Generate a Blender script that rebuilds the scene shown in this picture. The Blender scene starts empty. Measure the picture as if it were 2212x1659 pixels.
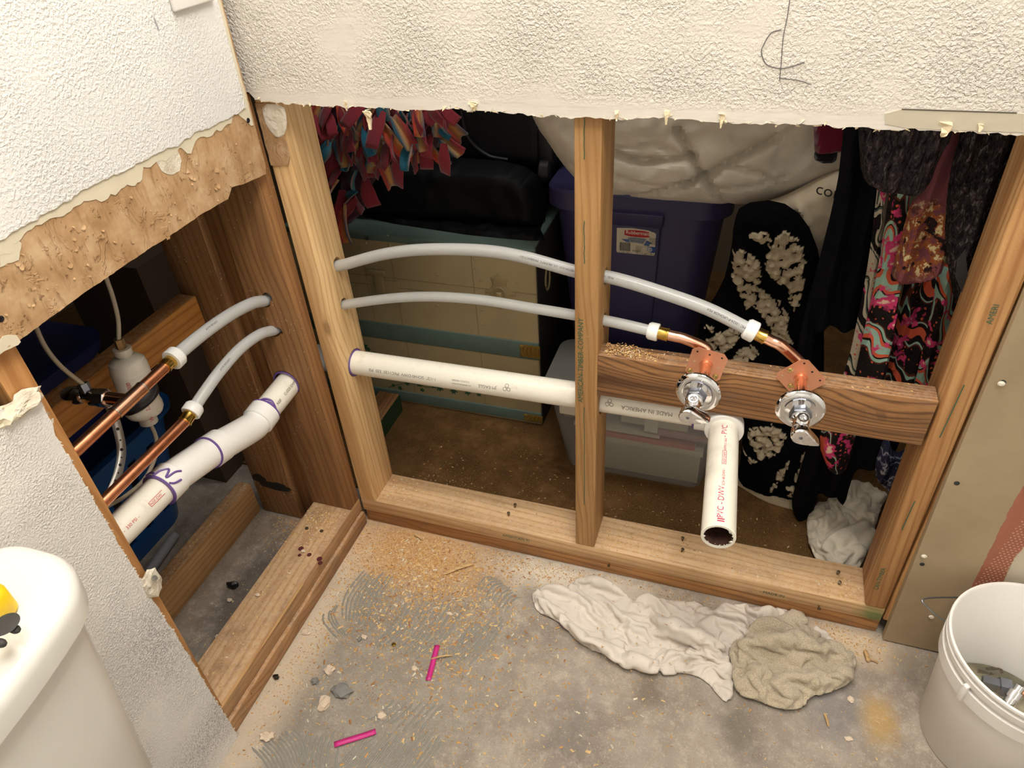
import bpy, bmesh, math, random
import numpy as np
from mathutils import Vector, Matrix, Euler, noise as mnoise
C = bpy.context.scene.collection
PI = math.pi
R = math.radians
rnd = random.Random(7)

# ------------------------------------------------------------------ camera, world, lights, exposure
CAM_LOC = Vector((0.7366, -0.9430, 1.2376))
CAM_ROT = Euler((0.91775, 0.05667, 0.31424), 'XYZ')
FOCAL = 1544.77
cam_d = bpy.data.cameras.new('camera')
cam = bpy.data.objects.new('camera', cam_d)
C.objects.link(cam)
cam.location = CAM_LOC
cam.rotation_euler = CAM_ROT
cam_d.sensor_fit = 'HORIZONTAL'
cam_d.sensor_width = 36.0
cam_d.lens = FOCAL * 36.0 / 2212.0
cam_d.clip_start = 0.02
bpy.context.scene.camera = cam
CAM_M = CAM_ROT.to_matrix()

world = bpy.data.worlds.new('world')
bpy.context.scene.world = world
world.use_nodes = True
world.node_tree.nodes['Background'].inputs[0].default_value = (1.0, .82, .62, 1)
world.node_tree.nodes['Background'].inputs[1].default_value = 0.02

def light(name, kind, loc, power, col, size=.1, size_y=None, rot=(0, 0, 0), spread=None):
    d = bpy.data.lights.new(name, kind)
    d.energy = power
    d.color = col
    if kind == 'AREA':
        d.shape = 'RECTANGLE'; d.size = size; d.size_y = size_y or size
        if spread: d.spread = spread
    else:
        d.shadow_soft_size = size
    o = bpy.data.objects.new(name, d)
    C.objects.link(o)
    o.location = loc; o.rotation_euler = rot
    return o
WARM = (1.0, .972, .925)
for lx in (.25, .5, .75):
    light('vanity_bulb_light', 'POINT', (lx, -.165, 2.06), 11.2, WARM, .035)
light('ceiling_fill', 'AREA', (.9, -.9, 2.36), 18, WARM, .5, .5)  # unseen soft fill added overhead, besides the vanity bulbs
light('closet_fill', 'AREA', (.45, .28, 2.1), 7.0, WARM, .5, .3)  # dim fill added to lift the closet, not a known lamp

vs = bpy.context.scene.view_settings
vs.view_transform = 'Standard'; vs.look = 'None'; vs.gamma = 1; vs.exposure = 0.03
vs.use_curve_mapping = False

# ------------------------------------------------------------------ helpers: photo pixel -> point on a real plane
def ray(u, v):
    return CAM_M @ Vector(((u - 1106) / FOCAL, -(v - 829.5) / FOCAL, -1.0))
def at(ax, val, u, v):
    d = ray(u, v); t = (val - CAM_LOC[ax]) / d[ax]
    return CAM_LOC + d * t
def at_x(x, u, v): return at(0, x, u, v)
def at_y(y, u, v): return at(1, y, u, v)
def at_z(z, u, v): return at(2, z, u, v)

# ------------------------------------------------------------------ helpers: objects
def meta(o, label=None, cat=None, group=None, kind=None):
    if label: o['label'] = label
    if cat: o['category'] = cat
    if group: o['group'] = group
    if kind: o['kind'] = kind
    return o
def wloc(o):
    v = Vector((0, 0, 0))
    while o is not None:
        v = v + Vector(o.location); o = o.parent
    return v
def thing(name, label, cat, loc=(0, 0, 0), group=None, kind=None):
    o = bpy.data.objects.new(name, None); C.objects.link(o)
    o.location = loc; o.empty_display_size = .02
    return meta(o, label, cat, group, kind)

class MB:
    def __init__(s): s.v = []; s.f = []; s.m = []; s.mi = 0
    def add(s, vs_, fs_):
        n = len(s.v); s.v += [Vector(p) for p in vs_]
        for f in fs_: s.f.append([n + i for i in f]); s.m.append(s.mi)
        return s
    def box(s, x0, x1, y0, y1, z0, z1):
        vs_ = [(x, y, z) for z in (z0, z1) for y in (y0, y1) for x in (x0, x1)]
        return s.add(vs_, [(0, 2, 3, 1), (4, 5, 7, 6), (0, 1, 5, 4), (2, 6, 7, 3), (0, 4, 6, 2), (1, 3, 7, 5)])
    def beam(s, a, b, w, h, up=(0, 0, 1), ext=0):
        """box from a to b, w across, h along up"""
        a = Vector(a); b = Vector(b); d = (b - a).normalized(); a = a - d * ext; b = b + d * ext
        u = Vector(up); u = (u - d * u.dot(d)).normalized(); r = d.cross(u)
        vs_ = []
        for p in (a, b):
            for su in (-1, 1):
                for sr in (-1, 1): vs_.append(p + u * su * h / 2 + r * sr * w / 2)
        return s.add(vs_, [(0, 1, 3, 2), (4, 6, 7, 5), (0, 4, 5, 1), (2, 3, 7, 6), (0, 2, 6, 4), (1, 5, 7, 3)])
    def hexa(s, pts):
        """8 points: bottom 4 ccw, top 4 ccw"""
        return s.add(pts, [(3, 2, 1, 0), (4, 5, 6, 7), (0, 1, 5, 4), (1, 2, 6, 5), (2, 3, 7, 6), (3, 0, 4, 7)])
    def tube(s, pts, r, seg=20, cap=True, flat=1.0, ref=(0.1, -.5, 1)):
        pts = [Vector(p) for p in pts]; n = len(pts)
        rs = r if isinstance(r, (list, tuple)) else [r] * n
        base = len(s.v); ref = Vector(ref)
        for i in range(n):
            d = (pts[min(i + 1, n - 1)] - pts[max(i - 1, 0)])
            if d.length < 1e-9: d = pts[-1] - pts[0]
            d.normalize()
            u = (ref - d * ref.dot(d)).normalized(); w = d.cross(u)
            for k in range(seg):
                a = 2 * PI * k / seg
                s.v.append(pts[i] + (u * math.cos(a) * flat + w * math.sin(a)) * rs[i])
        for i in range(n - 1):
            for k in range(seg):
                a = base + i * seg + k; b = base + i * seg + (k + 1) % seg
                s.f.append([a, b, b + seg, a + seg]); s.m.append(s.mi)
        if cap:
            s.f.append([base + k for k in range(seg)][::-1]); s.m.append(s.mi)
            s.f.append([base + (n - 1) * seg + k for k in range(seg)]); s.m.append(s.mi)
        return s
    def lathe(s, o, axis, prof, seg=32, close=False, ref=(0.13, -.5, 1), sq=None):
        """prof = [(t along axis, radius)]"""
        o = Vector(o); d = Vector(axis).normalized(); ref = Vector(ref)
        u = (ref - d * ref.dot(d)).normalized(); w = d.cross(u); base = len(s.v); n = len(prof)
        for t, r_ in prof:
            for k in range(seg):
                a = 2 * PI * k / seg
                s.v.append(o + d * t + (u * math.cos(a) + w * math.sin(a)) * max(r_, 1e-5))
        rng = n if close else n - 1
        for i in range(rng):
            for k in range(seg):
                a = base + i * seg + k; b = base + i * seg + (k + 1) % seg
                c = base + ((i + 1) % n) * seg + (k + 1) % seg; e = base + ((i + 1) % n) * seg + k
                s.f.append([a, b, c, e]); s.m.append(s.mi)
        return s
    def grid(s, nu, nv, fn, wu=False):
        base = len(s.v)
        for i in range(nu):
            for j in range(nv): s.v.append(Vector(fn(i / (nu if wu else nu - 1), j / (nv - 1))))
        for i in range(nu if wu else nu - 1):
            for j in range(nv - 1):
                i2 = (i + 1) % nu
                s.f.append([base + i * nv + j, base + i2 * nv + j, base + i2 * nv + j + 1, base + i * nv + j + 1]); s.m.append(s.mi)
        return s
    def prism(s, pts, off):
        """flat outline pts (3D), extruded by off"""
        off = Vector(off); n = len(pts); base = len(s.v)
        s.v += [Vector(p) for p in pts] + [Vector(p) + off for p in pts]
        s.f.append([base + i for i in range(n)]); s.m.append(s.mi)
        s.f.append([base + n + i for i in range(n)][::-1]); s.m.append(s.mi)
        for i in range(n):
            j = (i + 1) % n
            s.f.append([base + i, base + n + i, base + n + j, base + j]); s.m.append(s.mi)
        return s
    def ellipsoid(s, c, r, seg=20, rings=12, rot=None):
        c = Vector(c)
        def fn(a, b):
            th = a * 2 * PI; ph = (b - .5) * PI * .998
            p = Vector((r[0] * math.cos(ph) * math.cos(th), r[1] * math.cos(ph) * math.sin(th), r[2] * math.sin(ph)))
            if rot is not None: p = rot @ p
            return c + p
        return s.grid(seg, rings, fn, True)
    def build(s, name, mats, parent=None, smooth=True, bevel=0, bseg=2, sub=0, solid=0, ang=35, attr=None, local=False, fixn=True, origin=None, recalc=True):
        me = bpy.data.meshes.new(name)
        if parent is not None: org = Vector((0, 0, 0)) if local else wloc(parent)
        elif origin is not None: org = Vector(origin)
        else:
            xs = [p.x for p in s.v]; ys = [p.y for p in s.v]; zs = [p.z for p in s.v]
            org = Vector(((min(xs) + max(xs)) / 2, (min(ys) + max(ys)) / 2, min(zs)))
        me.from_pydata([tuple(p - org) for p in s.v], [], s.f)
        for m_ in (mats if isinstance(mats, (list, tuple)) else [mats]): me.materials.append(m_)
        me.polygons.foreach_set('material_index', s.m)
        if recalc:
            bm = bmesh.new(); bm.from_mesh(me)
            bmesh.ops.remove_doubles(bm, verts=bm.verts, dist=1e-7) if attr is None else None
            bmesh.ops.recalc_face_normals(bm, faces=bm.faces); bm.to_mesh(me); bm.free()
        if smooth:
            me.polygons.foreach_set('use_smooth', [True] * len(me.polygons))
            if not (bevel or sub): me.set_sharp_from_angle(angle=R(ang))
        if attr is not None:
            for an, vals in attr.items():
                a = me.attributes.new(an, 'FLOAT', 'POINT'); a.data.foreach_set('value', [float(x) for x in vals])
        o = bpy.data.objects.new(name, me); C.objects.link(o)
        if parent is not None: o.parent = parent
        else: o.location = org
        if solid:
            md = o.modifiers.new('solid', 'SOLIDIFY'); md.thickness = solid; md.offset = 0
        if bevel:
            md = o.modifiers.new('bevel', 'BEVEL'); md.width = bevel; md.segments = bseg; md.limit_method = 'ANGLE'; md.angle_limit = R(40)
            md.harden_normals = False
        if sub:
            md = o.modifiers.new('sub', 'SUBSURF'); md.levels = sub; md.render_levels = sub
        return o

def cut(o, cutter):
    """boolean the cutter (an MB in world space) out of o and bake it"""
    c = cutter.build('cutter', [], None, smooth=False)
    md = o.modifiers.new('cut', 'BOOLEAN'); md.operation = 'DIFFERENCE'; md.object = c; md.solver = 'EXACT'
    bpy.context.view_layer.update()
    dg = bpy.context.evaluated_depsgraph_get()
    me = bpy.data.meshes.new_from_object(o.evaluated_get(dg))
    o.modifiers.clear(); o.data = me
    bpy.data.objects.remove(c)
    me.polygons.foreach_set('use_smooth', [True] * len(me.polygons)); me.set_sharp_from_angle(angle=R(30))

def text(s_, size, fn, m_, parent, name='printed_lettering', bold=0.0, label=None, align='LEFT', sx=1.0):
    cu = bpy.data.curves.new('t', 'FONT'); cu.body = s_; cu.size = size; cu.offset = bold; cu.resolution_u = 3
    cu.align_x = align
    to = bpy.data.objects.new('t', cu); C.objects.link(to)
    bpy.context.view_layer.update()
    me = bpy.data.meshes.new_from_object(to.evaluated_get(bpy.context.evaluated_depsgraph_get()))
    bpy.data.objects.remove(to)
    org = wloc(parent)
    for v in me.vertices: v.co = Vector(fn(v.co.x * sx, v.co.y)) - org
    me.materials.clear(); me.materials.append(m_)
    o = bpy.data.objects.new(name, me); C.objects.link(o); o.parent = parent
    if label: o['label'] = label
    return o

def catmull(pts, n=12):
    pts = [Vector(p) for p in pts]; P = [pts[0] * 2 - pts[1]] + pts + [pts[-1] * 2 - pts[-2]]; out = []
    for i in range(1, len(P) - 2):
        for k in range(n):
            t = k / n
            out.append(.5 * ((2 * P[i]) + (P[i + 1] - P[i - 1]) * t + (2 * P[i - 1] - 5 * P[i] + 4 * P[i + 1] - P[i + 2]) * t * t + (3 * P[i] - P[i - 1] - 3 * P[i + 1] + P[i + 2]) * t ** 3))
    out.append(pts[-1]); return out
class Path:
    def __init__(s, pts, r, ref=(0, -.6, .8)):
        s.p = [Vector(p) for p in pts]; s.r = r; s.ref = Vector(ref)
        s.d = [0]
        for i in range(1, len(s.p)): s.d.append(s.d[-1] + (s.p[i] - s.p[i - 1]).length)
    def on(s, t, a, off=.0003):
        t = max(0, min(t, s.d[-1] - 1e-6)); i = 0
        while i < len(s.d) - 2 and s.d[i + 1] < t: i += 1
        k = (t - s.d[i]) / (s.d[i + 1] - s.d[i]); c = s.p[i].lerp(s.p[i + 1], k); d = (s.p[i + 1] - s.p[i]).normalized()
        u = (s.ref - d * s.ref.dot(d)).normalized(); w = d.cross(u)
        return c + (u * math.cos(a) + w * math.sin(a)) * (s.r + off)
    def text(s, st, size, t0, a0, m_, parent, flip=False, **kw):
        def fn(x, y):
            if flip: return s.on(t0 - x, a0 + y / s.r)
            return s.on(t0 + x, a0 - y / s.r)
        return text(st, size, fn, m_, parent, **kw)

# ------------------------------------------------------------------ helpers: materials
def lin(r, g, b):
    f = lambda c: (c / 255 / 12.92) if c / 255 <= .04045 else ((c / 255 + .055) / 1.055) ** 2.4
    return (f(r), f(g), f(b), 1)
class NT:
    def __init__(s, name, rough=.6, metal=0.0, spec=.5):
        s.mat = bpy.data.materials.new(name); s.mat.use_nodes = True; s.nt = s.mat.node_tree
        s.b = s.nt.nodes['Principled BSDF']; s.b.inputs['Roughness'].default_value = rough; s.b.inputs['Metallic'].default_value = metal
        s.b.inputs['Specular IOR Level'].default_value = spec; s._h = None
    def n(s, t, **kw):
        nd = s.nt.nodes.new(t)
        for k, v in kw.items(): setattr(nd, k, v)
        return nd
    def link(s, a, b): s.nt.links.new(a, b)
    def val(s, sock, v):
        if hasattr(v, 'is_output') or isinstance(v, bpy.types.NodeSocket): s.link(v, sock)
        else: sock.default_value = v
    def pos(s): return s.n('ShaderNodeNewGeometry').outputs['Position']
    def obj(s): return s.n('ShaderNodeTexCoord').outputs['Object']
    def map(s, vec, scale=(1, 1, 1), loc=(0, 0, 0), rot=(0, 0, 0)):
        m = s.n('ShaderNodeMapping'); s.link(vec, m.inputs[0]); m.inputs['Scale'].default_value = scale; m.inputs['Location'].default_value = loc; m.inputs['Rotation'].default_value = rot
        return m.outputs[0]
    def noise(s, vec, scale, detail=3, rough=.5, dist=0.0):
        m = s.n('ShaderNodeTexNoise'); s.link(vec, m.inputs['Vector']); m.inputs['Scale'].default_value = scale; m.inputs['Detail'].default_value = detail
        m.inputs['Roughness'].default_value = rough; m.inputs['Distortion'].default_value = dist; return m.outputs['Fac']
    def voro(s, vec, scale, feat='F1', rand=1.0, out='Distance'):
        m = s.n('ShaderNodeTexVoronoi'); m.feature = feat; s.link(vec, m.inputs['Vector']); m.inputs['Scale'].default_value = scale; m.inputs['Randomness'].default_value = rand
        return m.outputs[out]
    def wave(s, vec, scale, dist=0, detail=2, kind='BANDS', dire='X', dscale=1.0, prof='SIN'):
        m = s.n('ShaderNodeTexWave'); m.wave_type = kind; m.wave_profile = prof
        if kind == 'BANDS': m.bands_direction = dire
        else: m.rings_direction = dire
        s.link(vec, m.inputs['Vector']); m.inputs['Scale'].default_value = scale; m.inputs['Distortion'].default_value = dist; m.inputs['Detail'].default_value = detail
        m.inputs['Detail Scale'].default_value = dscale; return m.outputs['Fac']
    def ramp(s, fac, stops, mode='LINEAR'):
        m = s.n('ShaderNodeValToRGB'); s.link(fac, m.inputs[0]); cr = m.color_ramp; cr.interpolation = mode
        while len(cr.elements) < len(stops): cr.elements.new(.5)
        for e, (p, c) in zip(cr.elements, stops):
            e.position = p; e.color = c if len(c) == 4 else (*c, 1)
        return m.outputs[0]
    def step(s, fac, a, b):
        m = s.n('ShaderNodeMapRange'); s.link(fac, m.inputs[0]); m.inputs[1].default_value = a; m.inputs[2].default_value = b; return m.outputs[0]
    def math(s, op, a, b=None):
        m = s.n('ShaderNodeMath'); m.operation = op; s.val(m.inputs[0], a)
        if b is not None: s.val(m.inputs[1], b)
        return m.outputs[0]
    def mix(s, fac, a, b, mode='MIX'):
        m = s.n('ShaderNodeMix'); m.data_type = 'RGBA'; m.blend_type = mode; s.val(m.inputs[0], fac); s.val(m.inputs[6], a); s.val(m.inputs[7], b); return m.outputs[2]
    def blob(s, vec, c, r, soft=.5, nz=None, amt=.5, rad=(1, 1, 1)):
        """mask: 1 inside an ellipsoid spot with a noisy edge"""
        m = s.n('ShaderNodeVectorMath'); m.operation = 'SUBTRACT'; s.link(vec, m.inputs[0]); m.inputs[1].default_value = c
        m2 = s.n('ShaderNodeVectorMath'); m2.operation = 'DIVIDE'; s.link(m.outputs[0], m2.inputs[0]); m2.inputs[1].default_value = (r * rad[0], r * rad[1], r * rad[2])
        m3 = s.n('ShaderNodeVectorMath'); m3.operation = 'LENGTH'; s.link(m2.outputs[0], m3.inputs[0]); d = m3.outputs['Value']
        if nz is not None: d = s.math('ADD', d, s.math('MULTIPLY', s.math('SUBTRACT', nz, .5), amt))
        return s.step(d, 1.0, 1.0 - soft)
    def color(s, c): s.val(s.b.inputs['Base Color'], c)
    def bump(s, h, dist=.001, strength=1.0):
        m = s.n('ShaderNodeBump'); s.link(h, m.inputs['Height']); m.inputs['Distance'].default_value = dist; m.inputs['Strength'].default_value = strength
        if s._h is not None: s.link(s._h, m.inputs['Normal'])
        s._h = m.outputs[0]; s.link(s._h, s.b.inputs['Normal'])
_mc = {}
def flat(name, col, rough=.5, metal=0.0, spec=.5, nz=0.0, nscale=30, bump=0.0, bscale=200, emis=None, trans=0.0, sss=0.0, coat=0.0, ior=None):
    if name in _mc: return _mc[name]
    k = NT(name, rough, metal, spec); c = lin(*col)
    if nz:
        d = tuple(x * (1 - nz) for x in c[:3]) + (1,)
        k.color(k.ramp(k.noise(k.pos(), nscale, 4), [(.3, d), (.7, c)]))
    else: k.color(c)
    if bump: k.bump(k.noise(k.pos(), bscale, 3), .001, bump)
    if trans: k.b.inputs['Transmission Weight'].default_value = trans
    if ior: k.b.inputs['IOR'].default_value = ior
    if sss:
        k.b.inputs['Subsurface Weight'].default_value = sss; k.b.inputs['Subsurface Radius'].default_value = (.01, .008, .006)
    if coat: k.b.inputs['Coat Weight'].default_value = coat
    _mc[name] = k.mat; return k.mat

_ws = [0]
def wood(name, axis, light_=(206, 164, 112), dark=(172, 126, 78), knots=.5, grain=1.0, dirt=0.0, dust=0.0, rough=.62, black=None, green=None, spots=0.0, ringdist=2.2):
    """procedural softwood; axis = index of the grain direction"""
    _ws[0] += 1; seed = _ws[0] * 3.7
    k = NT(name, rough); p = k.pos()
    sc = [1, 1, 1]; sc[axis] = .045
    q = k.map(p, sc, (seed, seed * .7, seed * 1.3))
    oth = 'XYZ'[(axis + 1) % 3]
    ksc = [1, 1, 1]; ksc[axis] = .42
    kq = k.map(p, ksc, (seed * 2, seed, seed * .37))
    kd = k.voro(kq, 8.5, rand=1.0)
    kw = k.step(kd, .42, .0)
    warp = k.math('MULTIPLY', kw, .016 * knots)
    cx = k.n('ShaderNodeCombineXYZ'); [k.link(warp, cx.inputs[i]) for i in range(3) if i != axis]
    ad = k.n('ShaderNodeVectorMath'); k.link(q, ad.inputs[0]); k.link(cx.outputs[0], ad.inputs[1]); q2 = ad.outputs[0]
    ring = k.wave(q2, 44 * grain, ringdist * 2.2, 3, 'BANDS', 'DIAGONAL', .9)
    fine = k.noise(q2, 520, 3, .6)
    mid = k.noise(q2, 34, 3, .5)
    L = lin(*light_); D = lin(*dark); M_ = tuple((a * .65 + b * .35) for a, b in zip(L, D))
    col = k.ramp(ring, [(.0, L), (.5, L), (.85, M_), (1, tuple(a * .8 + b * .2 for a, b in zip(D, L)))])
    col = k.mix(k.step(mid, .42, .72), col, D)
    col = k.mix(k.math('MULTIPLY', k.step(fine, .5, .75), .35), col, D)
    if knots > 0:
        dk = lin(96, 54, 26)
        col = k.mix(k.math('MULTIPLY', k.step(kd, .085, .045), min(1, knots * 1.2)), col, dk)
        col = k.mix(k.math('MULTIPLY', k.math('MULTIPLY', k.step(kd, .15, .09), k.step(k.wave(kq, 30, 0, 0, 'RINGS', 'SPHERICAL'), .4, .6)), .4), col, D)
    if dirt:
        col = k.mix(k.math('MULTIPLY', k.step(k.noise(p, 22, 6, .65), .5, .68), dirt), col, lin(112, 96, 82))
    if dust:
        up = k.n('ShaderNodeSeparateXYZ'); g = k.n('ShaderNodeNewGeometry'); k.link(g.outputs['Normal'], up.inputs[0])
        dn = k.math('MULTIPLY', k.step(k.noise(p, 110, 8, .8), .42, .66), k.step(up.outputs['Z'], .6, .9))
        col = k.mix(k.math('MULTIPLY', dn, dust), col, lin(226, 204, 176))
    if spots:
        sp = k.math('MULTIPLY', k.step(k.voro(p, 120), .16, .1), k.step(k.noise(p, 10, 2), .5, .62))
        col = k.mix(k.math('MULTIPLY', sp, spots), col, lin(225, 215, 200))
    col = k.mix(k.math('MULTIPLY', k.step(k.voro(p, 15), .030, .022), .8), col, lin(52, 34, 20))
    col = k.mix(k.math('MULTIPLY', k.step(k.noise(k.map(p, (1, 1, 1), (seed, 1, 2)), 300, 4, .8), .62, .7), .3), col, lin(236, 212, 170))
    nzb = k.noise(p, 60, 4, .6)
    if black:
        for c, r_, rad in black: col = k.mix(k.blob(p, c, r_, .15, nzb, 1.0, rad), col, lin(24, 22, 22))
    if green:
        for c, r_, rad in green: col = k.mix(k.math('MULTIPLY', k.blob(p, c, r_, .8, nzb, .4, rad), .75), col, lin(70, 120, 60))
    k.color(col)
    k.bump(k.math('ADD', k.math('MULTIPLY', ring, -.3), fine), .0006, .5)
    return k.mat

# ------------------------------------------------------------------ materials of the room
def plaster(name, col, bscale=150, bstr=.8, dist=.0022, blobs=True, band=False, speck=False, col2=None, rough=.75):
    k = NT(name, rough, spec=.3); p = k.pos(); c = lin(*col)
    n1 = k.noise(p, bscale, 3, .55); n2 = k.noise(p, bscale * 3.2, 2, .5)
    if blobs:
        h = k.math('ADD', k.step(k.noise(k.map(p, (1, 1, 1), (3, 1, 2)), bscale * .75, 2, .5, .4), .40, .68), k.math('MULTIPLY', n2, .35))
        h = k.math('MULTIPLY', h, k.step(k.noise(p, 9, 3), .3, .6))
        if band:
            sx = k.n('ShaderNodeSeparateXYZ'); k.link(p, sx.inputs[0]); bm_ = k.step(k.math('ADD', sx.outputs['Z'], k.math('MULTIPLY', k.noise(p, 30, 3), .02)), .965, .992)
            h = k.math('ADD', k.math('MULTIPLY', h, bm_), k.math('MULTIPLY', k.noise(k.map(p, (.08, 1, 1)), 120, 3), .3))
    else: h = n1
    base = k.mix(k.step(k.noise(p, 5, 3), .35, .7), c, lin(*(col2 or tuple(int(x * .96) for x in col))))
    if speck:
        sn = k.noise(p, 420, 3, .7)
        m1 = k.blob(p, (.0127, -.55, .33), .14, .9, k.noise(p, 14, 3), .6, (1, .6, 1.25))
        m2 = k.blob(p, (.0127, -.55, .08), .11, .7, k.noise(p, 14, 3), .5, (1, 1.2, .8))
        m = k.math('MAXIMUM', m1, m2)
        sp = k.math('MULTIPLY', k.step(sn, .47, .56), m)
        base = k.mix(k.math('MULTIPLY', sp, .6), base, lin(120, 112, 118))
    k.color(base); k.bump(h, dist, bstr)
    return k.mat
M_white = plaster('white_textured_paint', (228, 225, 220), 350, .6, .0014)
M_cream = plaster('cream_textured_paint', (226, 218, 206), 350, 1.0, .0016, band=True)
M_low = plaster('white_textured_paint_worn', (234, 229, 222), 440, .9, .0011, speck=True)
M_smooth = flat('cream_smooth_paint', (219, 208, 182), .7, nz=.06, bump=.3, bscale=300)
M_plain = flat('plain_white_paint', (230, 229, 226), .8)
k = NT('torn_brown_paper', .9, spec=.2); p = k.pos()
c = k.ramp(k.noise(p, 26, 5, .6), [(.3, lin(162, 126, 86)), (.5, lin(186, 150, 110)), (.7, lin(204, 174, 136))])
c = k.mix(k.step(k.noise(k.map(p, (1, 1, .25)), 90, 4, .6), .55, .8), c, lin(140, 102, 64))
k.color(c); k.bump(k.noise(k.map(p, (1, 1, .4)), 130, 5, .7), .0012, .8); k.bump(k.step(k.noise(k.map(p, (1, 1, .6)), 34, 4, .7, .8), .56, .585), .0012, .7); M_paper = k.mat
k = NT('gypsum_core', .95, spec=.1); p = k.pos(); k.color(k.ramp(k.noise(p, 60, 4), [(.3, lin(196, 182, 158)), (.7, lin(238, 230, 212))])); k.bump(k.noise(p, 240, 4, .7), .002, 1); M_gyp = k.mat
k = NT('tan_drywall_face', .62); p = k.pos(); k.color(k.ramp(k.noise(p, 7, 5, .6), [(.3, lin(158, 138, 108)), (.7, lin(176, 157, 126))])); k.bump(k.noise(p, 30, 3), .0008, .3); M_tan = k.mat

# concrete floor with adhesive, dust, stains and darker spots
k = NT('concrete_floor', .72, spec=.35); p = k.pos()
nA = k.noise(p, 7, 6, .65); nB = k.noise(p, 42, 6, .7); nC = k.noise(p, 3.2, 4, .6, .8)
c = k.ramp(nA, [(.32, lin(132, 120, 108)), (.5, lin(158, 146, 132)), (.68, lin(178, 167, 153))])
c = k.mix(k.math('MULTIPLY', k.step(nB, .5, .66), .5), c, lin(196, 184, 166))
c = k.mix(k.math('MULTIPLY', k.step(nC, .55, .66), .45), c, lin(128, 120, 112))
grey = k.math('MAXIMUM', k.blob(p, (.22, -.3, 0), .27, .35, nB, 1.0), k.blob(p, (.26, -.58, 0), .20, .35, nB, 1.0))
c = k.mix(k.math('MULTIPLY', grey, .6), c, k.ramp(nB, [(.3, lin(128, 122, 113)), (.7, lin(156, 149, 138))]))
gr = k.step(k.noise(p, 300, 4, .75), .5, .7); c = k.mix(k.math('MULTIPLY', gr, .35), c, lin(112, 102, 92)); c = k.mix(k.math('MULTIPLY', k.step(k.noise(k.map(p, (1, 1, 1), (3, 2, 0)), 240, 4, .8), .56, .68), .5), c, lin(222, 206, 180))
# darker grey patch on the floor of the plumbing wall cavity
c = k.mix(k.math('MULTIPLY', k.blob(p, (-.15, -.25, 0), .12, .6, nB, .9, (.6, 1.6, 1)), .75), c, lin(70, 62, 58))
# orange saw dust stain by the corner, white plaster dust along the plate
c = k.mix(k.math('MULTIPLY', k.blob(p, (.14, -.05, 0), .20, .7, nB, 1.1, (1.3, .62, 1)), .8), c, lin(214, 166, 112))
c = k.mix(k.math('MULTIPLY', k.blob(p, (.5, -.035, 0), .16, .7, nB, 1.2, (1.5, .35, 1)), .8), c, lin(228, 216, 196))
c = k.mix(k.math('MULTIPLY', k.blob(p, (1.0, -.04, 0), .14, .7, nB, 1.2, (1.2, .4, 1)), .8), c, lin(222, 198, 166))
c = k.mix(k.math('MULTIPLY', k.blob(p, (.03, -.33, 0), .2, .8, nB, 1.2, (.35, 2.0, 1)), .65), c, lin(226, 206, 178))
c = k.mix(k.math('MULTIPLY', k.blob(p, (-.09, -.02, 0), .1, .7, nB, 1.0, (1, .8, 1)), .7), c, lin(190, 130, 84))
# one yellow paint stain, the rest noisy darker spots
for (u, v, r_, col_, a_) in ((1900, 1555, .05, (198, 158, 84), .55), (1400, 1492, .05, (100, 86, 70), .6), (1600, 1570, .06, (92, 84, 72), .55), (1800, 1530, .07, (124, 122, 124), .5), (1230, 1570, .09, (112, 106, 104), .4), (1960, 1440, .05, (104, 98, 88), .5)):
    q = at_z(0, u, v); c = k.mix(k.math('MULTIPLY', k.blob(p, (q.x, q.y, 0), r_, .7, nB, 1.0, (.8, 1.3, 1)), a_), c, lin(*col_))
q = at_z(0, 1650, 1255); c = k.mix(k.math('MULTIPLY', k.step(k.voro(p, 260), .12, .06), k.step(k.noise(p, 8, 2), .4, .6)), c, lin(232, 220, 198))
k.color(c)
q = k.map(p, (1, 1, 1), (0, 0, 0), (0, 0, .5)); k.bump(k.math('ADD', k.noise(p, 90, 6, .7), k.math('MULTIPLY', nB, .8)), .0015, .6)
M_floor = k.mat
k = NT('brown_carpet', 1.0, spec=.05); p = k.pos(); nB = k.noise(p, 260, 4, .8)
c = k.ramp(nB, [(.35, lin(88, 62, 34)), (.65, lin(134, 102, 64))])
c = k.mix(k.math('MULTIPLY', k.step(k.noise(p, 16, 5, .7), .45, .65), k.step(k.noise(p, 3, 2), .35, .6)), c, lin(150, 112, 70))
k.color(c); k.bump(nB, .004, 1); M_carpet = k.mat

# ------------------------------------------------------------------ the setting
def ragged(pts, amp, step=.012, seed=0, ax=2, ax2=None):
    """3D polyline with jitter along axis ax"""
    out = []; rr = random.Random(seed)
    for a, b in zip(pts[:-1], pts[1:]):
        a = Vector(a); b = Vector(b); n = max(1, int((b - a).length / step))
        for i in range(n):
            q = a.lerp(b, i / n)
            j = (mnoise.noise(q * 60 + Vector((seed, 0, 0))) * 1.2 + rr.uniform(-.5, .5)) * amp
            q[ax] += j
            if ax2 is not None: q[ax2] += rr.uniform(-.3, .3) * amp
            out.append(q)
    out.append(Vector(pts[-1])); return out
def struct(name, mb, m, **kw):
    o = mb.build(name, m, **kw); o['kind'] = 'structure'; return o

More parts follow.
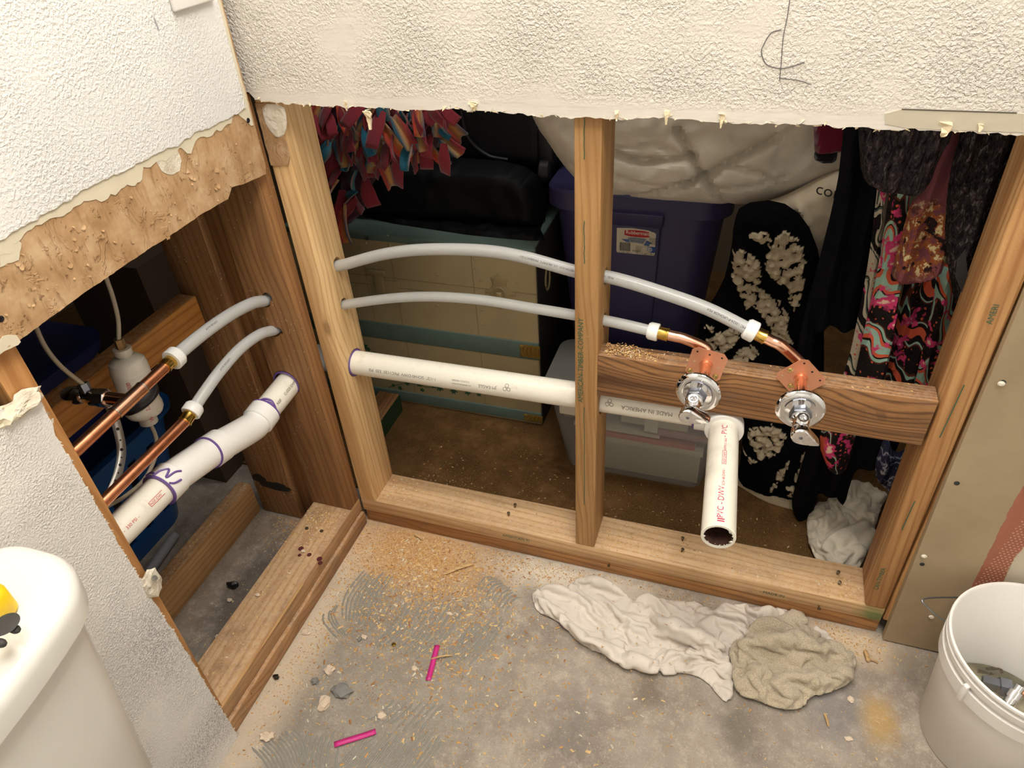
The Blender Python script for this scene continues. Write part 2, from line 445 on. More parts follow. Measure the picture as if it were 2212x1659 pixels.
ROOM_X1, ROOM_Y0, ROOM_Z = 2.25, -2.1, 2.42
b = MB().box(-1.5, ROOM_X1, ROOM_Y0, .089, -.05, 0); struct('floor', b, M_floor, smooth=False)
b = MB().box(-1.5, ROOM_X1, .0895, 1.35, -.05, .004); struct('floor_carpet', b, M_carpet, smooth=False)
b = MB().box(-1.5, ROOM_X1, ROOM_Y0, 1.35, ROOM_Z, ROOM_Z + .05); struct('ceiling', b, M_plain, smooth=False)
struct('wall_right', MB().box(ROOM_X1, ROOM_X1 + .05, ROOM_Y0, 1.35, 0, ROOM_Z), M_plain, smooth=False)
struct('wall_front', MB().box(-1.5, ROOM_X1, ROOM_Y0 - .05, ROOM_Y0, 0, ROOM_Z), M_plain, smooth=False)
struct('wall_closet_back', MB().box(-1.5, ROOM_X1, 1.35, 1.4, 0, ROOM_Z), flat('closet_wall_paint', (120, 105, 84), .9), smooth=False)
struct('wall_closet_left', MB().box(-1.55, -1.5, ROOM_Y0, 1.4, 0, ROOM_Z), flat('closet_wall_paint', (120, 105, 84), .9), smooth=False)

# back wall drywall over the opening: ragged lower edge
Y0 = -.0127
edge = [at_y(Y0, u, v) for u, v in ((541, 216), (600, 222), (680, 228), (760, 232), (880, 238), (960, 236), (1060, 240), (1150, 250), (1243, 254), (1330, 256), (1400, 252), (1460, 258), (1560, 263), (1620, 266), (1720, 268), (1850, 275), (1960, 282), (2100, 286), (2212, 291))]
edge[0].x = .0127
low = ragged(edge, .0026, .006, 3)
low += [Vector((1.3, Y0, .945)), Vector((ROOM_X1, Y0, .945))]
b = MB(); b.prism(low + [Vector((ROOM_X1, Y0, ROOM_Z)), Vector((-.1, Y0, ROOM_Z)), Vector((-.1, Y0, .962)), Vector((.004, Y0, .958))], (0, .0122, 0))
wb = struct('wall_back', b, M_cream, smooth=False)
# exposed gypsum and paper shreds on the cut edge
b = MB()
for i, q in enumerate(low[:-2]):
    if rnd.random() < .8:
        s_ = rnd.uniform(.002, .0075); dz = rnd.uniform(0, .003)
        pts = [q + Vector((rnd.uniform(-s_, s_), rnd.uniform(.0, .006), rnd.uniform(-s_ * .7, s_ * .5) + dz)) for _ in range(4)]
        for t_ in pts: t_.y -= .002
        b.add(pts + [pts[0] + Vector((0, .003, .001))], [(0, 1, 2), (0, 2, 3), (0, 1, 4), (2, 3, 4)])
for (u, v, L_, w_) in ((793, 262, .030, .009), (1332, 262, .014, .006), (1560, 268, .02, .006), (2044, 286, .02, .012), (745, 240, .016, .003), (1020, 243, .012, .01), (1440, 262, .02, .006), (2120, 290, .012, .005)):
    q = at_y(Y0 - .002, u, v - 22)
    n = 7; pl = [q + Vector((w_ * (1 - abs(i / n - .2)) * rnd.uniform(.6, 1.2) * .7, rnd.uniform(-.003, .001), -L_ * i / n)) for i in range(n)]
    pr_ = [q + Vector((-w_ * (1 - i / n) * rnd.uniform(.5, 1.1) * .7, rnd.uniform(-.003, .002), -L_ * i / n)) for i in range(n)][::-1]
    b.prism(pl + pr_, (0, .003, 0))
b.build('torn_edge', flat('torn_plaster', (226, 208, 172), .9, bump=.8, bscale=400), wb, smooth=False)
# repaired strip: smooth rectangle near the lower right edge
q = [at_y(Y0 - .0008, u, v) for u, v in ((1945, 237), (2100, 240), (2212, 246), (2212, 286), (2150, 284), (1960, 277), (1912, 268), (1912, 246))]
b = MB().prism(q, (0, .001, 0)); b.build('smooth_patch', flat('beige_patch', (196, 186, 164), .6), wb, smooth=False)
q0 = at_y(Y0 - .0006, 1948, 236); q1 = at_y(Y0 - .0006, 2196, 244)
MB().beam(q0, q1, .001, .0012).build('patch_seam', flat('dark_seam', (90, 82, 70), .8), wb, smooth=False)
# smooth band where the old cove was
# pencil marks
M_pencil = flat('pencil_graphite', (92, 90, 92), .6)
def mark(pts, r_, m_, parent, Y=Y0, name='pencil_mark', n=6, jit=0):
    P = catmull([at_y(Y - .0004, u, v) for u, v in pts], n)
    if jit: P = [q + Vector((rnd.uniform(-jit, jit), 0, rnd.uniform(-jit, jit))) for q in P]
    MB().tube(P, r_, 6, flat=1).build(name, m_, parent)
mark(((1706, 0), (1700, 40), (1692, 80), (1688, 130), (1684, 175)), .00045, M_pencil, wb)
mark(((1688, 64), (1665, 72), (1648, 100), (1645, 115), (1655, 138), (1680, 147), (1705, 145), (1738, 134)), .0005, M_pencil, wb)
mark(((1684, 168), (1715, 172), (1752, 182)), .0004, M_pencil, wb, n=10, jit=.0006)

# right lower drywall sheet of the back wall
P = [at_y(Y0, 1905, 1385), Vector((ROOM_X1, Y0, .004)), Vector((ROOM_X1, Y0, .94)), Vector((1.079, Y0, .94)), at_y(Y0, 2212, 640), at_y(Y0, 2060, 1000)]
P[0].z = .004
wl = struct('wall_back_lower', MB().prism(P, (0, .0122, 0)), M_tan, smooth=False)
_t = at_y(Y0 - .0004, 2240, 1010); q = [Vector((_t.x + .052, _t.y, .938)), Vector((_t.x + .006, _t.y, .938))] + [at_y(Y0 - .0004, u, v) for u, v in ((2240, 1010), (2212, 1049), (2180, 1105), (2150, 1165), (2120, 1225), (2101, 1265), (2085, 1300), (2140, 1310), (2165, 1262), (2176, 1235), (2190, 1205), (2215, 1178), (2240, 1165))]
b = MB(); b.prism(ragged(q + [q[0]], .0012, .006, 9, 0)[:-1], (0, .0008, 0)); 
wp = b.build('wallpaper_strip', flat('dusty_red_wallpaper', (170, 106, 82), .8, nz=.1, nscale=60), wl, smooth=False)
wp['label'] = 'dusty red wallpaper strip with small pale stars'
b = MB(); o0 = at_y(Y0 - .0009, 2101, 1265)
for i in range(-4, 26):
    for j in range(-6, 165):
        x = o0.x + i * .0062 + (j % 2) * .0031; z = o0.z - .02 + j * .0054
        # inside the strip: between two slanted lines
        f = (z - o0.z)
        xl = o0.x + min(f, .2) * .09; xr = xl + .034
        if xl + .002 < x < xr - .003 and z < .93:
            for a in range(3):
                d = Vector((math.cos(a * PI / 3), 0, math.sin(a * PI / 3))) * .0014
                c_ = Vector((x, Y0 - .0010, z)); b.beam(c_ - d, c_ + d, .0003, .00035, (0, 1, 0))
if b.v: b.build('star_pattern', flat('pale_star_print', (218, 176, 150), .8), wp, smooth=False)
q = [at_y(Y0 - .0003, u, v) for u, v in ((2176, 1238), (2190, 1208), (2212, 1182), (2300, 1150), (2300, 1500), (2140, 1500), (2165, 1270))]
MB().prism(ragged(q + [q[0]], .001, .01, 5, 0)[:-1], (0, .0006, 0)).build('pale_paper_patch', flat('pale_beige_paper', (206, 194, 172), .8), wl, smooth=False)
for u, v in ((2067, 1044), (1992, 1219), (2193, 1345), (2166, 826)):
    q = at_y(Y0 - .0006, u, v); MB().lathe(q, (0, -1, 0), [(0, .004), (.0005, .0038), (.0006, .0001)], 14).build('screw_hole', flat('dark_hole', (46, 52, 46), .8), wl)
for u, v in ((2163, 829), (1996, 1202), (2012, 1333)):
    q = at_y(Y0 - .003, u, v); MB().ellipsoid(q, (.005, .003, .004), 8, 6).build('plaster_crumb', M_gyp, wl, smooth=False)

# left wall: white painted sheet, with the torn brown strip and the cut edge below
XW = .0127
top_edge = [at_x(XW, u, v) for u, v in ((530, 232), (520, 240), (490, 256), (430, 283), (380, 313), (330, 335), (280, 362), (230, 385), (180, 410), (120, 448), (60, 482), (0, 520), (-120, 585))]
brown_edge = [at_x(XW, u, v) for u, v in ((548, 268), (535, 262), (512, 245), (500, 265), (480, 278), (455, 295), (435, 300), (418, 318), (405, 330), (388, 318), (372, 345), (345, 350), (312, 365), (300, 400), (255, 410), (225, 430), (200, 432), (165, 440), (130, 468), (100, 480), (66, 490), (50, 520), (20, 545), (0, 555), (-120, 640))]
bot_edge = [at_x(XW - .002, u, v) for u, v in ((573, 356), (574, 375), (540, 392), (500, 405), (492, 430), (480, 436), (440, 460), (380, 500), (300, 552), (230, 600), (160, 648), (90, 700), (40, 735), (0, 766), (-160, 880))]
def band(top_z, edge_, x, th, m_, name, parent=None, far=ROOM_Y0, seed=1, amp=.001):
    e = ragged(edge_, amp, .005, seed)
    e += [Vector((x, far, e[-1].z))]
    pts = [Vector((x, q.y, q.z)) for q in e]
    pts += [Vector((x, far, top_z)), Vector((x, pts[0].y, top_z))]
    b = MB(); b.prism(pts, (-th, 0, 0)); return b
b = band(ROOM_Z, bot_edge, .0112, .0112, M_paper, 'x', seed=2, amp=.0008)
b.v = [Vector((q.x, -.0135, q.z)) if (q.z > 1.0 and q.y > -.2) else q for q in b.v]
wl2 = struct('wall_left', b, M_paper, smooth=False)
b = band(ROOM_Z, brown_edge, .0121, .0012, M_smooth, 'x', seed=4, amp=.0045)
b.v = [Vector((q.x, -.0135, q.z)) if (q.z > 1.3 and q.y > -.3) else q for q in b.v]
b.build('cream_paint_layer', M_smooth, wl2, smooth=False)
b = band(ROOM_Z, top_edge, .0138, .0022, M_white, 'x', seed=6, amp=.0022)
b.v = [Vector((q.x, -.0135, q.z)) if (q.z > 1.3 and q.y > -.3) else q for q in b.v]
b.build('white_texture_layer', M_white, wl2, smooth=False)
# curled paper flakes on the torn strip
b = MB(); rr = random.Random(11)
for i in range(150):
    u = rr.uniform(0, 560); t_ = rr.uniform(.12, .95)
    vt = 545 - u * .53; vb = 760 - u * .68
    q = at_x(.0113, u, vt + (vb - vt) * t_)
    s_ = rr.choice((.002, .003, .004, .007)) ; a = rr.uniform(0, 2 * PI)
    e1 = Vector((0, math.cos(a), math.sin(a))) * s_; e2 = Vector((0, -math.sin(a), math.cos(a))) * s_ * rr.uniform(.3, .8)
    lift = rr.uniform(.0004, .0022)
    b.add([q, q + e1, q + e1 * .9 + e2 + Vector((lift, 0, 0)), q + e1 * .5 + e2 * 1.3 + Vector((lift * 1.3, 0, 0)), q + e2 * .8 + Vector((lift * .5, 0, 0))], [(0, 1, 2, 3, 4)])
fl = b.build('paper_flake', M_paper, wl2, smooth=False); fl['kind'] = 'stuff'
# gouge down to white gypsum
q = [at_x(.0118, u, v) for u, v in ((335, 345), (355, 330), (383, 322), (392, 345), (388, 368), (370, 378), (350, 370))]
MB().prism(ragged(q + [q[0]], .0015, .004, 8)[:-1], (-.001, 0, 0)).build('gypsum_gouge', M_gyp, wl2, smooth=False)
for pts in (((0, 530), (30, 512), (48, 528), (40, 560), (0, 575)), ((0, 735), (14, 722), (35, 722), (46, 740), (0, 765))):
    q = [at_x(.0119, u, v) for u, v in pts]
    MB().prism(ragged(q + [q[0]], .0015, .004, 8)[:-1], (-.001, 0, 0)).build('gypsum_gouge', M_smooth, wl2, smooth=False)
M_screw = flat('dark_screw_steel', (64, 62, 66), .35, .9)
def drywall_screw(q, n_, parent, r_=.0036):
    MB().lathe(q, n_, [(-.001, r_), (.0005, r_), (.001, r_ * .8), (.0005, r_ * .4), (.0004, .0001)], 14).build('screw', M_screw, parent)
drywall_screw(at_x(.0122, 536, 260), (1, 0, 0), wl2); drywall_screw(at_x(.0112, 2, 689), (1, 0, 0), wl2)
q0 = at_x(.0144, 333, 38); MB().beam(q0, q0 + Vector((0, .001, -.014)), .002, .0006, (1, 0, 0)).build('grey_scuff', flat('grey_scuff', (170, 168, 172), .8), wl2, smooth=False)
# cover plate at the top edge
pl = [at_x(.016, u, v) for u, v in ((365, -15), (383, 24), (462, -4), (445, -50))]
cp = thing('outlet_cover_plate', 'white plastic outlet cover plate on the white wall at the top of the picture', 'cover plate', at_x(.016, 383, 24))
y1, y0_ = at_x(.016, 455, 2).y, at_x(.016, 376, 22).y; zz = (at_x(.016, 383, 24).z)
MB().box(.0139, .0205, y0_ - .002, y1 + .004, zz, zz + .115).build('plate', flat('white_plastic_plate', (232, 228, 222), .3), cp, bevel=.0025, bseg=3)

# left wall: lower piece beside the toilet, with ragged cut edges
pc = [(518, 1596), (455, 1494), (380, 1372), (322, 1283), (255, 1172), (200, 1075), (157, 1000), (120, 940), (108, 905), (92, 872)]
tp = [(88, 868), (70, 865), (62, 880), (40, 877), (25, 890), (14, 885), (0, 890), (-60, 925)]
e = [at_x(XW, u, v) for u, v in pc]; e[0].z = .0; e = ragged(e, .0012, .005, 21, 1)
e2 = ragged([at_x(XW, u, v) for u, v in tp], .003, .005, 22, 2)
pts = [Vector((XW, q.y, q.z)) for q in e + e2] + [Vector((XW, -.585, .80)), Vector((XW, -.60, .838)), Vector((XW, ROOM_Y0, .838)), Vector((XW, ROOM_Y0, 0))]
wlow = struct('wall_left_lower', MB().prism(pts, (-.0122, 0, 0)), M_low, smooth=False)
b = MB(); 
for q in e + e2[:-1]:
    for _ in range(2):
        s_ = rnd.uniform(.0015, .004); g = Vector((XW - .003, q.y, q.z))
        pts_ = [g + Vector((rnd.uniform(-.003, .004), rnd.uniform(-s_, s_), rnd.uniform(-s_, s_))) for _ in range(4)]
        b.add(pts_, [(0, 1, 2), (0, 2, 3), (0, 1, 3)])
b.build('crumbled_edge', M_gyp, wlow, smooth=False)
# broken corner chunk with a nail on the edge, and crumbled top
def chunk(name, c, r_, m_, parent=None, seed=0, n=3, meta_=None, jag=.5):
    rr = random.Random(seed); bm = bmesh.new(); bmesh.ops.create_icosphere(bm, subdivisions=n, radius=1)
    for v in bm.verts:
        v.co *= 1 + jag * mnoise.noise(v.co * 1.7 + Vector((seed, 0, 0))) + jag * .5 * mnoise.noise(v.co * 4 + Vector((0, seed, 0)))
    b = MB(); bm.verts.index_update(); b.add([Vector(c) + Vector((v.co.x * r_[0], v.co.y * r_[1], v.co.z * r_[2])) for v in bm.verts], [[v.index for v in f.verts] for f in bm.faces]); bm.free()
    o = b.build(name, m_, parent, smooth=False)
    if meta_: meta(o, *meta_)
    return o
chunk('broken_gypsum', at_x(.010, 326, 1262), (.008, .017, .022), M_gyp, wlow, 3)
q = at_x(.02, 334, 1249); MB().lathe(q, (.6, .2, .6), [(-.01, .0012), (0, .0012), (.0002, .004), (.0012, .004), (.0014, .0001)], 14).build('nail', flat('bright_nail', (190, 190, 190), .3, .9), wlow)
chunk('broken_gypsum', at_x(.008, 50, 872), (.012, .026, .01), M_gyp, wlow, 5)
chunk('broken_gypsum', at_x(.008, 18, 896), (.012, .02, .01), M_smooth, wlow, 8)
# base of the lower piece: cove strip bottom edge near the floor
pts = [at_x(.0135, u, v) for u, v in ((520, 1592), (490, 1545), (430, 1659), (470, 1680))]

# ------------------------------------------------------------------ framing lumber
S = .038; D = .089; T = .076
def board(name, label, m_, box=None, hexa=None, group=None, bevel=.0022, cat='lumber'):
    b = MB()
    if box: b.box(*box)
    else: b.hexa(hexa)
    o = b.build(name, m_, bevel=bevel, bseg=2); return meta(o, label, cat, group)
def stud_hex(x0a, x1a, x0b, x1b, y0, y1, z0, z1, ya=0, yb=0):
    return [(x0a, y0 + ya, z0), (x1a, y0 + ya, z0), (x1a, y1 + ya, z0), (x0a, y1 + ya, z0), (x0b, y0 + yb, z1), (x1b, y0 + yb, z1), (x1b, y1 + yb, z1), (x0b, y1 + yb, z1)]
ZT = 1.25
# plates
w1 = wood('pine_back_plate', 0, (216, 178, 132), (182, 140, 94), .35, dirt=.2, dust=.35, green=[((1.07, 0, .05), .035, (1.2, 1, 1))])
board('bottom_plate', 'pale pine bottom plate across the closet opening, studs standing on it', w1, (0.001, 1.082, 0, D, .038, T))
w2 = wood('pine_back_lower_plate', 0, (186, 134, 82), (140, 92, 48), .5, dirt=.3)
board('bottom_plate', 'darker brown lower plate lying on the concrete under the closet opening plate', w2, (0.004, 1.083, .004, D, 0.0, .0375))
w3 = wood('pine_left_plate', 1, (196, 158, 114), (166, 124, 84), .4, dirt=.35, dust=.35)
w3b = wood('pine_left_plate_front', 1, (206, 164, 112), (170, 122, 74), .2)
lp = board('bottom_plate', 'dusty pine bottom plate under the left wall opening, heading to the toilet', w3, (-.098, -.001, -2.0, -.001, .038, T))
# raised sliver left on the plate's front edge
q0 = at_z(T, 655, 1262)
b = MB().hexa([(-.014, -2.0, T - .001), (.0015, -2.0, T - .001), (.0015, q0.y, T - .001), (-.006, q0.y, T - .001), (-.010, -2.0, T + .002), (.0015, -2.0, T + .002), (.0015, q0.y, T + .002), (-.004, q0.y, T + .002)])
b.build('split_edge', w3b, lp, smooth=False)
w4 = wood('pine_left_lower_plate', 1, (186, 142, 98), (140, 98, 60), .9, dirt=.5, dust=.4)
board('bottom_plate', 'knotty lower plate on the concrete below the left wall opening', w4, (-.095, .006, -2.0, -.004, 0, .0372))
w5 = wood('pine_cavity_plate', 1, (200, 156, 104), (166, 120, 74), .25, dirt=.2, dust=.5)
board('edge_beam', 'two by four lying on edge on the concrete behind the left wall, top dusted with sawdust', w5, hexa=stud_hex(-.262 - .034, -.262, -.262 - .034, -.262, -1.2, -.036, 0, .088))
# studs
w6 = wood('pine_corner_stud', 2, (238, 200, 144), (206, 160, 106), .5, grain=1.1)
st1 = board('wall_stud', 'corner stud of the closet opening with torn drywall patch near its top', w6, hexa=stud_hex(.0015, .0395, .0, .0385, 0, D, T, ZT))
w7 = wood('pine_middle_stud', 2, (194, 152, 98), (158, 114, 66), .3, grain=1.4)
x2 = .4985
st2 = board('wall_stud', 'middle stud with green lumber stamp between the two closet bays', w7, hexa=stud_hex(x2, x2 + .0395, x2 + .0005, x2 + .0395, -.001, D, T, ZT), bevel=.003)
w8 = wood('pine_right_stud', 2, (204, 158, 104), (160, 108, 60), .35)
st3 = board('wall_stud', 'right end stud beside the tan drywall sheet, block nailed to it', w8, hexa=stud_hex(1.0465, 1.082, 1.0330, 1.077, -.002, D, T, ZT), bevel=.005)
w9 = wood('pine_sister_stud', 2, (202, 154, 98), (164, 112, 64), .2)
board('wall_stud', 'narrow strip of lumber between the right stud and the tan drywall', w9, (1.0845, 1.122, .0, D, .045, ZT))
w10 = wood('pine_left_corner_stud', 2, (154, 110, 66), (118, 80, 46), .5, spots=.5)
ZA = .955
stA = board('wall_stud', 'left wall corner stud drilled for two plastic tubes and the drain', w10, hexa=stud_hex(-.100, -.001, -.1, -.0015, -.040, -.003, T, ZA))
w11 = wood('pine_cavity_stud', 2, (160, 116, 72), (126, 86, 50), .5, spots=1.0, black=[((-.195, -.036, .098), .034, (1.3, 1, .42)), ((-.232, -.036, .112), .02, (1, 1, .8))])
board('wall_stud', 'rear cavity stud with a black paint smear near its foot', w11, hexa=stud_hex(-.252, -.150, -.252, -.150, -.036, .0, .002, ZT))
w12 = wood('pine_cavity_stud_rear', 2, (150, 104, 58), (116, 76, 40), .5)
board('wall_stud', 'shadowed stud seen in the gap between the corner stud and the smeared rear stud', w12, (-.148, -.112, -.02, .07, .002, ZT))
w13 = wood('pine_left_end_stud', 2, (206, 152, 94), (168, 114, 62), .4, grain=.8)
b = MB().hexa(stud_hex(-.098, -.0008, -.098, -.0008, -.541, -.5065, T, ZT, 0, .004))
stL = b.build('wall_stud', w13, bevel=.0018); meta(stL, 'orange pine stud at the left end of the cavity beside the cut white drywall', 'lumber')
# blocks
w14 = wood('rough_pine_block', 0, (160, 114, 70), (82, 52, 27), .8, grain=1.6, rough=.85, dirt=.25, dust=.2)
bk = [Vector((x2 + .0385, 0, .474)), Vector((1.0375, 0, .470)), Vector((1.0375, .038, .474)), Vector((x2 + .0385, .038, .478)), Vector((x2 + .0385, 0, .557)), Vector((1.0385, 0, .5565)), Vector((1.0385, .038, .5565)), Vector((x2 + .0385, .038, .557))]
board('cross_block', 'rough brown cross block nailed between studs, carrying both copper brackets', w14, hexa=bk, bevel=.0015)
w15 = wood('pine_cavity_block', 1, (214, 150, 78), (170, 108, 46), .5, dirt=.2, dust=.5, grain=.8)
pa = at_x(-.2, 403, 654); pb = at_x(-.2, 428, 713)
board('cross_block', 'golden two by four rail behind the copper pipes and water filter', w15, (-.238, -.2, -.9, -.052, pb.z - .0, pa.z))
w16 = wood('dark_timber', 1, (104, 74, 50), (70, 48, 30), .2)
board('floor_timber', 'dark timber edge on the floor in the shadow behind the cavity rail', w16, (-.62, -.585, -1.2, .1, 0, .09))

# drywall remnant and spackle on the corner stud
q = [at_y(-.0004, u, v) for u, v in ((552, 222), (646, 226), (650, 262), (653, 300), (645, 340), (625, 356), (600, 357), (580, 356), (565, 300))]
q = [Vector((max(.001, p_.x), p_.y, p_.z)) for p_ in q]; q = [Vector((min(.039, p_.x), p_.y, p_.z)) for p_ in q]
rem = MB().prism(ragged(q + [q[0]], .001, .006, 4, 0)[:-1], (0, -.0022, 0)).build('paper_remnant', M_paper, st1, smooth=False)
q = [at_y(-.003, u, v) for u, v in ((565, 224), (612, 226), (620, 255), (618, 288), (600, 300), (584, 285), (570, 262))]
# nails / screws in the plates
M_nail = flat('nail_steel', (120, 104, 80), .4, .8)
def nail(q, n_, label, r_=.0034, h=.008, m_=M_nail):
    b = MB().lathe(q, n_, [(-.002, .0015), (h, .0015), (h, r_), (h + .0015, r_), (h + .002, .0001)], 12)
    meta(b.build('nail', m_), label, 'nail')
nail(at_z(T, 1112, 1096), (.1, .1, 1), 'nail standing in the closet plate, rear one of the pair by the middle bay'); nail(at_z(T, 1099, 1114), (0, 0, 1), 'nail in a dust ring, front one of the pair on the closet plate')
nail(at_z(T, 1474, 1168), (0, 0, 1), 'rusty nail on the plate left of the drain stub, rear one'); nail(at_z(T, 1472, 1192), (.2, 0, 1), 'rusty nail on the plate left of the drain stub, front one')
nail(at_z(T, 1808, 1240), (.1, -.2, 1), 'dark nail on the plate in front of the crumpled white cloth'); nail(at_z(T, 1812, 1262), (0, -.2, 1), 'bent nail in white dust near the right stud')
nail(at_y(0, 1316, 1212) + Vector((0, 0, -.012)), (0, -1, .1), 'nail head sticking out of the plate front below the middle bay', .003, .003); 
nail(at_y(0, 1769, 1309), (0, -1, .1), 'nail head sticking out of the plate front near the towel', .0035, .006)
nail(at_z(T, 695, 1148), (0, 0, 1), 'round nail head on the left plate by the sawdust heap, right one', .004, .0005); nail(at_z(T, 663, 1142), (0, 0, 1), 'round nail head on the left plate by the sawdust heap, left one', .004, .0005)

# ------------------------------------------------------------------ plumbing
k = NT('pvc_white', .28, spec=.5); p = k.pos()
c = k.mix(k.math('MULTIPLY', k.step(k.noise(k.map(p, (1, 1, 1)), 38, 6, .75), .56, .7), .35), lin(236, 230, 214), lin(186, 170, 146)); k.color(c); M_pvc = k.mat
M_fit = flat('pvc_fitting_white', (240, 237, 230), .25)
M_primer = flat('purple_primer', (112, 82, 150), .35)
k = NT('pex_milky', .3, spec=.5); k.color(lin(218, 218, 214)); k.b.inputs['Transmission Weight'].default_value = .3; k.b.inputs['Subsurface Weight'].default_value = .3; k.b.inputs['Subsurface Radius'].default_value = (.01, .01, .011); M_pex = k.mat
M_collar = flat('white_nylon_collar', (236, 234, 228), .35)
M_brass = flat('brass', (214, 176, 88), .2, 1.0)
k = NT('copper', .22, 1.0); p = k.pos(); k.color(k.ramp(k.noise(p, 30, 4), [(.35, lin(234, 176, 146)), (.65, lin(246, 200, 174))])); M_copper = k.mat
k = NT('copper_aged', .3, 1.0); p = k.pos(); k.color(k.ramp(k.noise(p, 22, 5, .6), [(.35, lin(190, 124, 84)), (.6, lin(232, 160, 124)), (.7, lin(176, 150, 116))])); k.b.inputs['Roughness'].default_value = .28; M_copper2 = k.mat
M_plate = flat('copper_sheet', (232, 168, 134), .38, .7)
M_solder = flat('solder', (196, 190, 180), .25, 1.0)
M_chrome = flat('chrome', (226, 226, 228), .06, 1.0)
M_chrome_s = flat('chrome_satin', (134, 137, 146), .3, 1.0)
M_gold = flat('zinc_yellow_screw', (196, 176, 112), .3, .9)
M_black_ink = flat('grey_print', (122, 116, 108), .7)
M_ink = flat('dark_print', (84, 80, 78), .7)
M_pink_ink = flat('magenta_print', (196, 52, 92), .6)
M_red_ink = flat('red_print', (190, 44, 44), .6)
M_green_ink = flat('green_stamp', (44, 96, 74), .8)
M_hole = flat('hole_dark', (26, 20, 14), .9)

RP = .0242
drain = thing('drain_pipe', 'white plastic drain line crossing both openings, with offset bends and an open stub', 'pipe', (.4, .045, .425))
XD = -.068
LP = [at_x(XD, u, v) for u, v in ((620, 826), (548, 921), (456, 974), (372, 1032), (255, 1148))]
for q in LP: q.x = XD
LP[0].y = -.02
d_end = (LP[4] - LP[3]).normalized(); LP[4] = LP[4] + d_end * .11
hubs = []
def straight(a, b, name, m_, r_, parent, ri=None, **kw):
    a = Vector(a); b = Vector(b); L_ = (b - a).length
    prof = [(0, r_), (L_, r_)] if ri is None else [(0, ri), (0, r_), (L_, r_), (L_, ri)]
    mb = MB()
    if ri is None: mb.tube([a, b], r_, 36)
    else: mb.lathe(a, b - a, prof, 40, close=True)
    return mb.build(name, m_, parent, **kw)
def hub(c, d, name='hub_ring', L_=.026, r_=.0295, parent=drain, m_=None):
    return MB().lathe(Vector(c) - Vector(d).normalized() * L_ / 2, d, [(0, .024), (0, r_ - .0012), (.001, r_), (L_ - .001, r_), (L_, r_ - .0012), (L_, .024)], 40).build(name, m_ or M_fit, parent)
pA, pB, pC, pD, pE = LP
dAB = (pB - pA).normalized(); dBC = (pC - pB).normalized(); dCD = (pD - pC).normalized(); dDE = (pE - pD).normalized()
seg1 = straight(pA + Vector((0, .05, 0)), pB - dAB * .012, 'pipe', M_pvc, RP, drain)
el = catmull([pB - dAB * .036, pB - dAB * .01, pB + dBC * .012, pC - dBC * .008], 8)
MB().tube(el, .0268, 36).build('elbow_fitting', M_fit, drain)
el = catmull([pC + dBC * .002, pC + dCD * .03, pD - dCD * .012, pD + dDE * .008, pD + dDE * .020], 8)
MB().tube(el, .0268, 36).build('elbow_fitting', M_fit, drain)
for c_, d_, l_ in ((pB - dAB * .026, dAB, .028), (pC - dBC * .014 + dBC * .004, (pC + dCD * .03) - pC, .03), (pD + dDE * .012, dDE, .03)):
    hub(c_, d_, L_=l_)
for c_, d_ in ((pB - dAB * .041, dAB), (pC + dCD * .007, dCD), (pD + dDE * .0285, dDE)):
    MB().lathe(c_ - d_ * .0015, d_, [(0, .0240), (0, .0292), (.003, .0296), (.003, .0240)], 40).build('primer_ring', M_primer, drain)
straight(pD + dDE * .01, pE, 'pipe', M_pvc, RP + .0004, drain)
# purple drips on the fittings
def patch_on(pth, t0, a0, pts, m_, parent, name, off=.0004, bold=.0):
    P = catmull([pth.on(t0 + x, a0 + y, off) for x, y in pts], 6)
    return MB().tube(P, .0018, 6, ref=(0, 0, 1)).build(name, m_, parent)
pt = Path([pD + dDE * .030, pD - dDE * .02], .0296, (.6, -.3, .9))
for pts in (((0, -.6), (.012, -.5), (.02, -.2), (.006, .0), (.022, .12), (.03, .3)), ((.002, .3), (.008, .5), (.02, .62)), ((0, -1.2), (.006, -1.0), (.004, -.7))):
    patch_on(pt, .002, 0, pts, M_primer, drain, 'primer_drip')
pt = Path([pB - dAB * .042, pB - dAB * .08], .0244, (.6, -.3, .9))
for pts in (((0, -.9), (.007, -.5), (.009, 0), (.004, .5), (0, .8)), ((0, -.7), (.004, -.3), (.006, .2), (.002, .6))):
    patch_on(pt, .0, 0, pts, M_primer, drain, 'primer_drip')
pt = Path([pC + dCD * .006, pB], .027, (.6, -.3, .9)); patch_on(pt, .004, 0, ((0, -.2), (.008, .1), (.012, .5), (.006, .2), (0, .1)), M_primer, drain, 'primer_drip')
# elbow behind the corner and the run across the opening
run0 = Vector((.0, .045, .427)); run1 = Vector((.72, .045, .432))
MB().tube(catmull([pA + Vector((0, .03, 0)), Vector((XD, .02, .420)), Vector((-.055, .042, .424)), Vector((-.02, .045, .427)), run0], 6), .0268, 30).build('elbow_fitting', M_fit, drain)
run = straight(run0, run1, 'pipe', M_pvc, RP, drain)
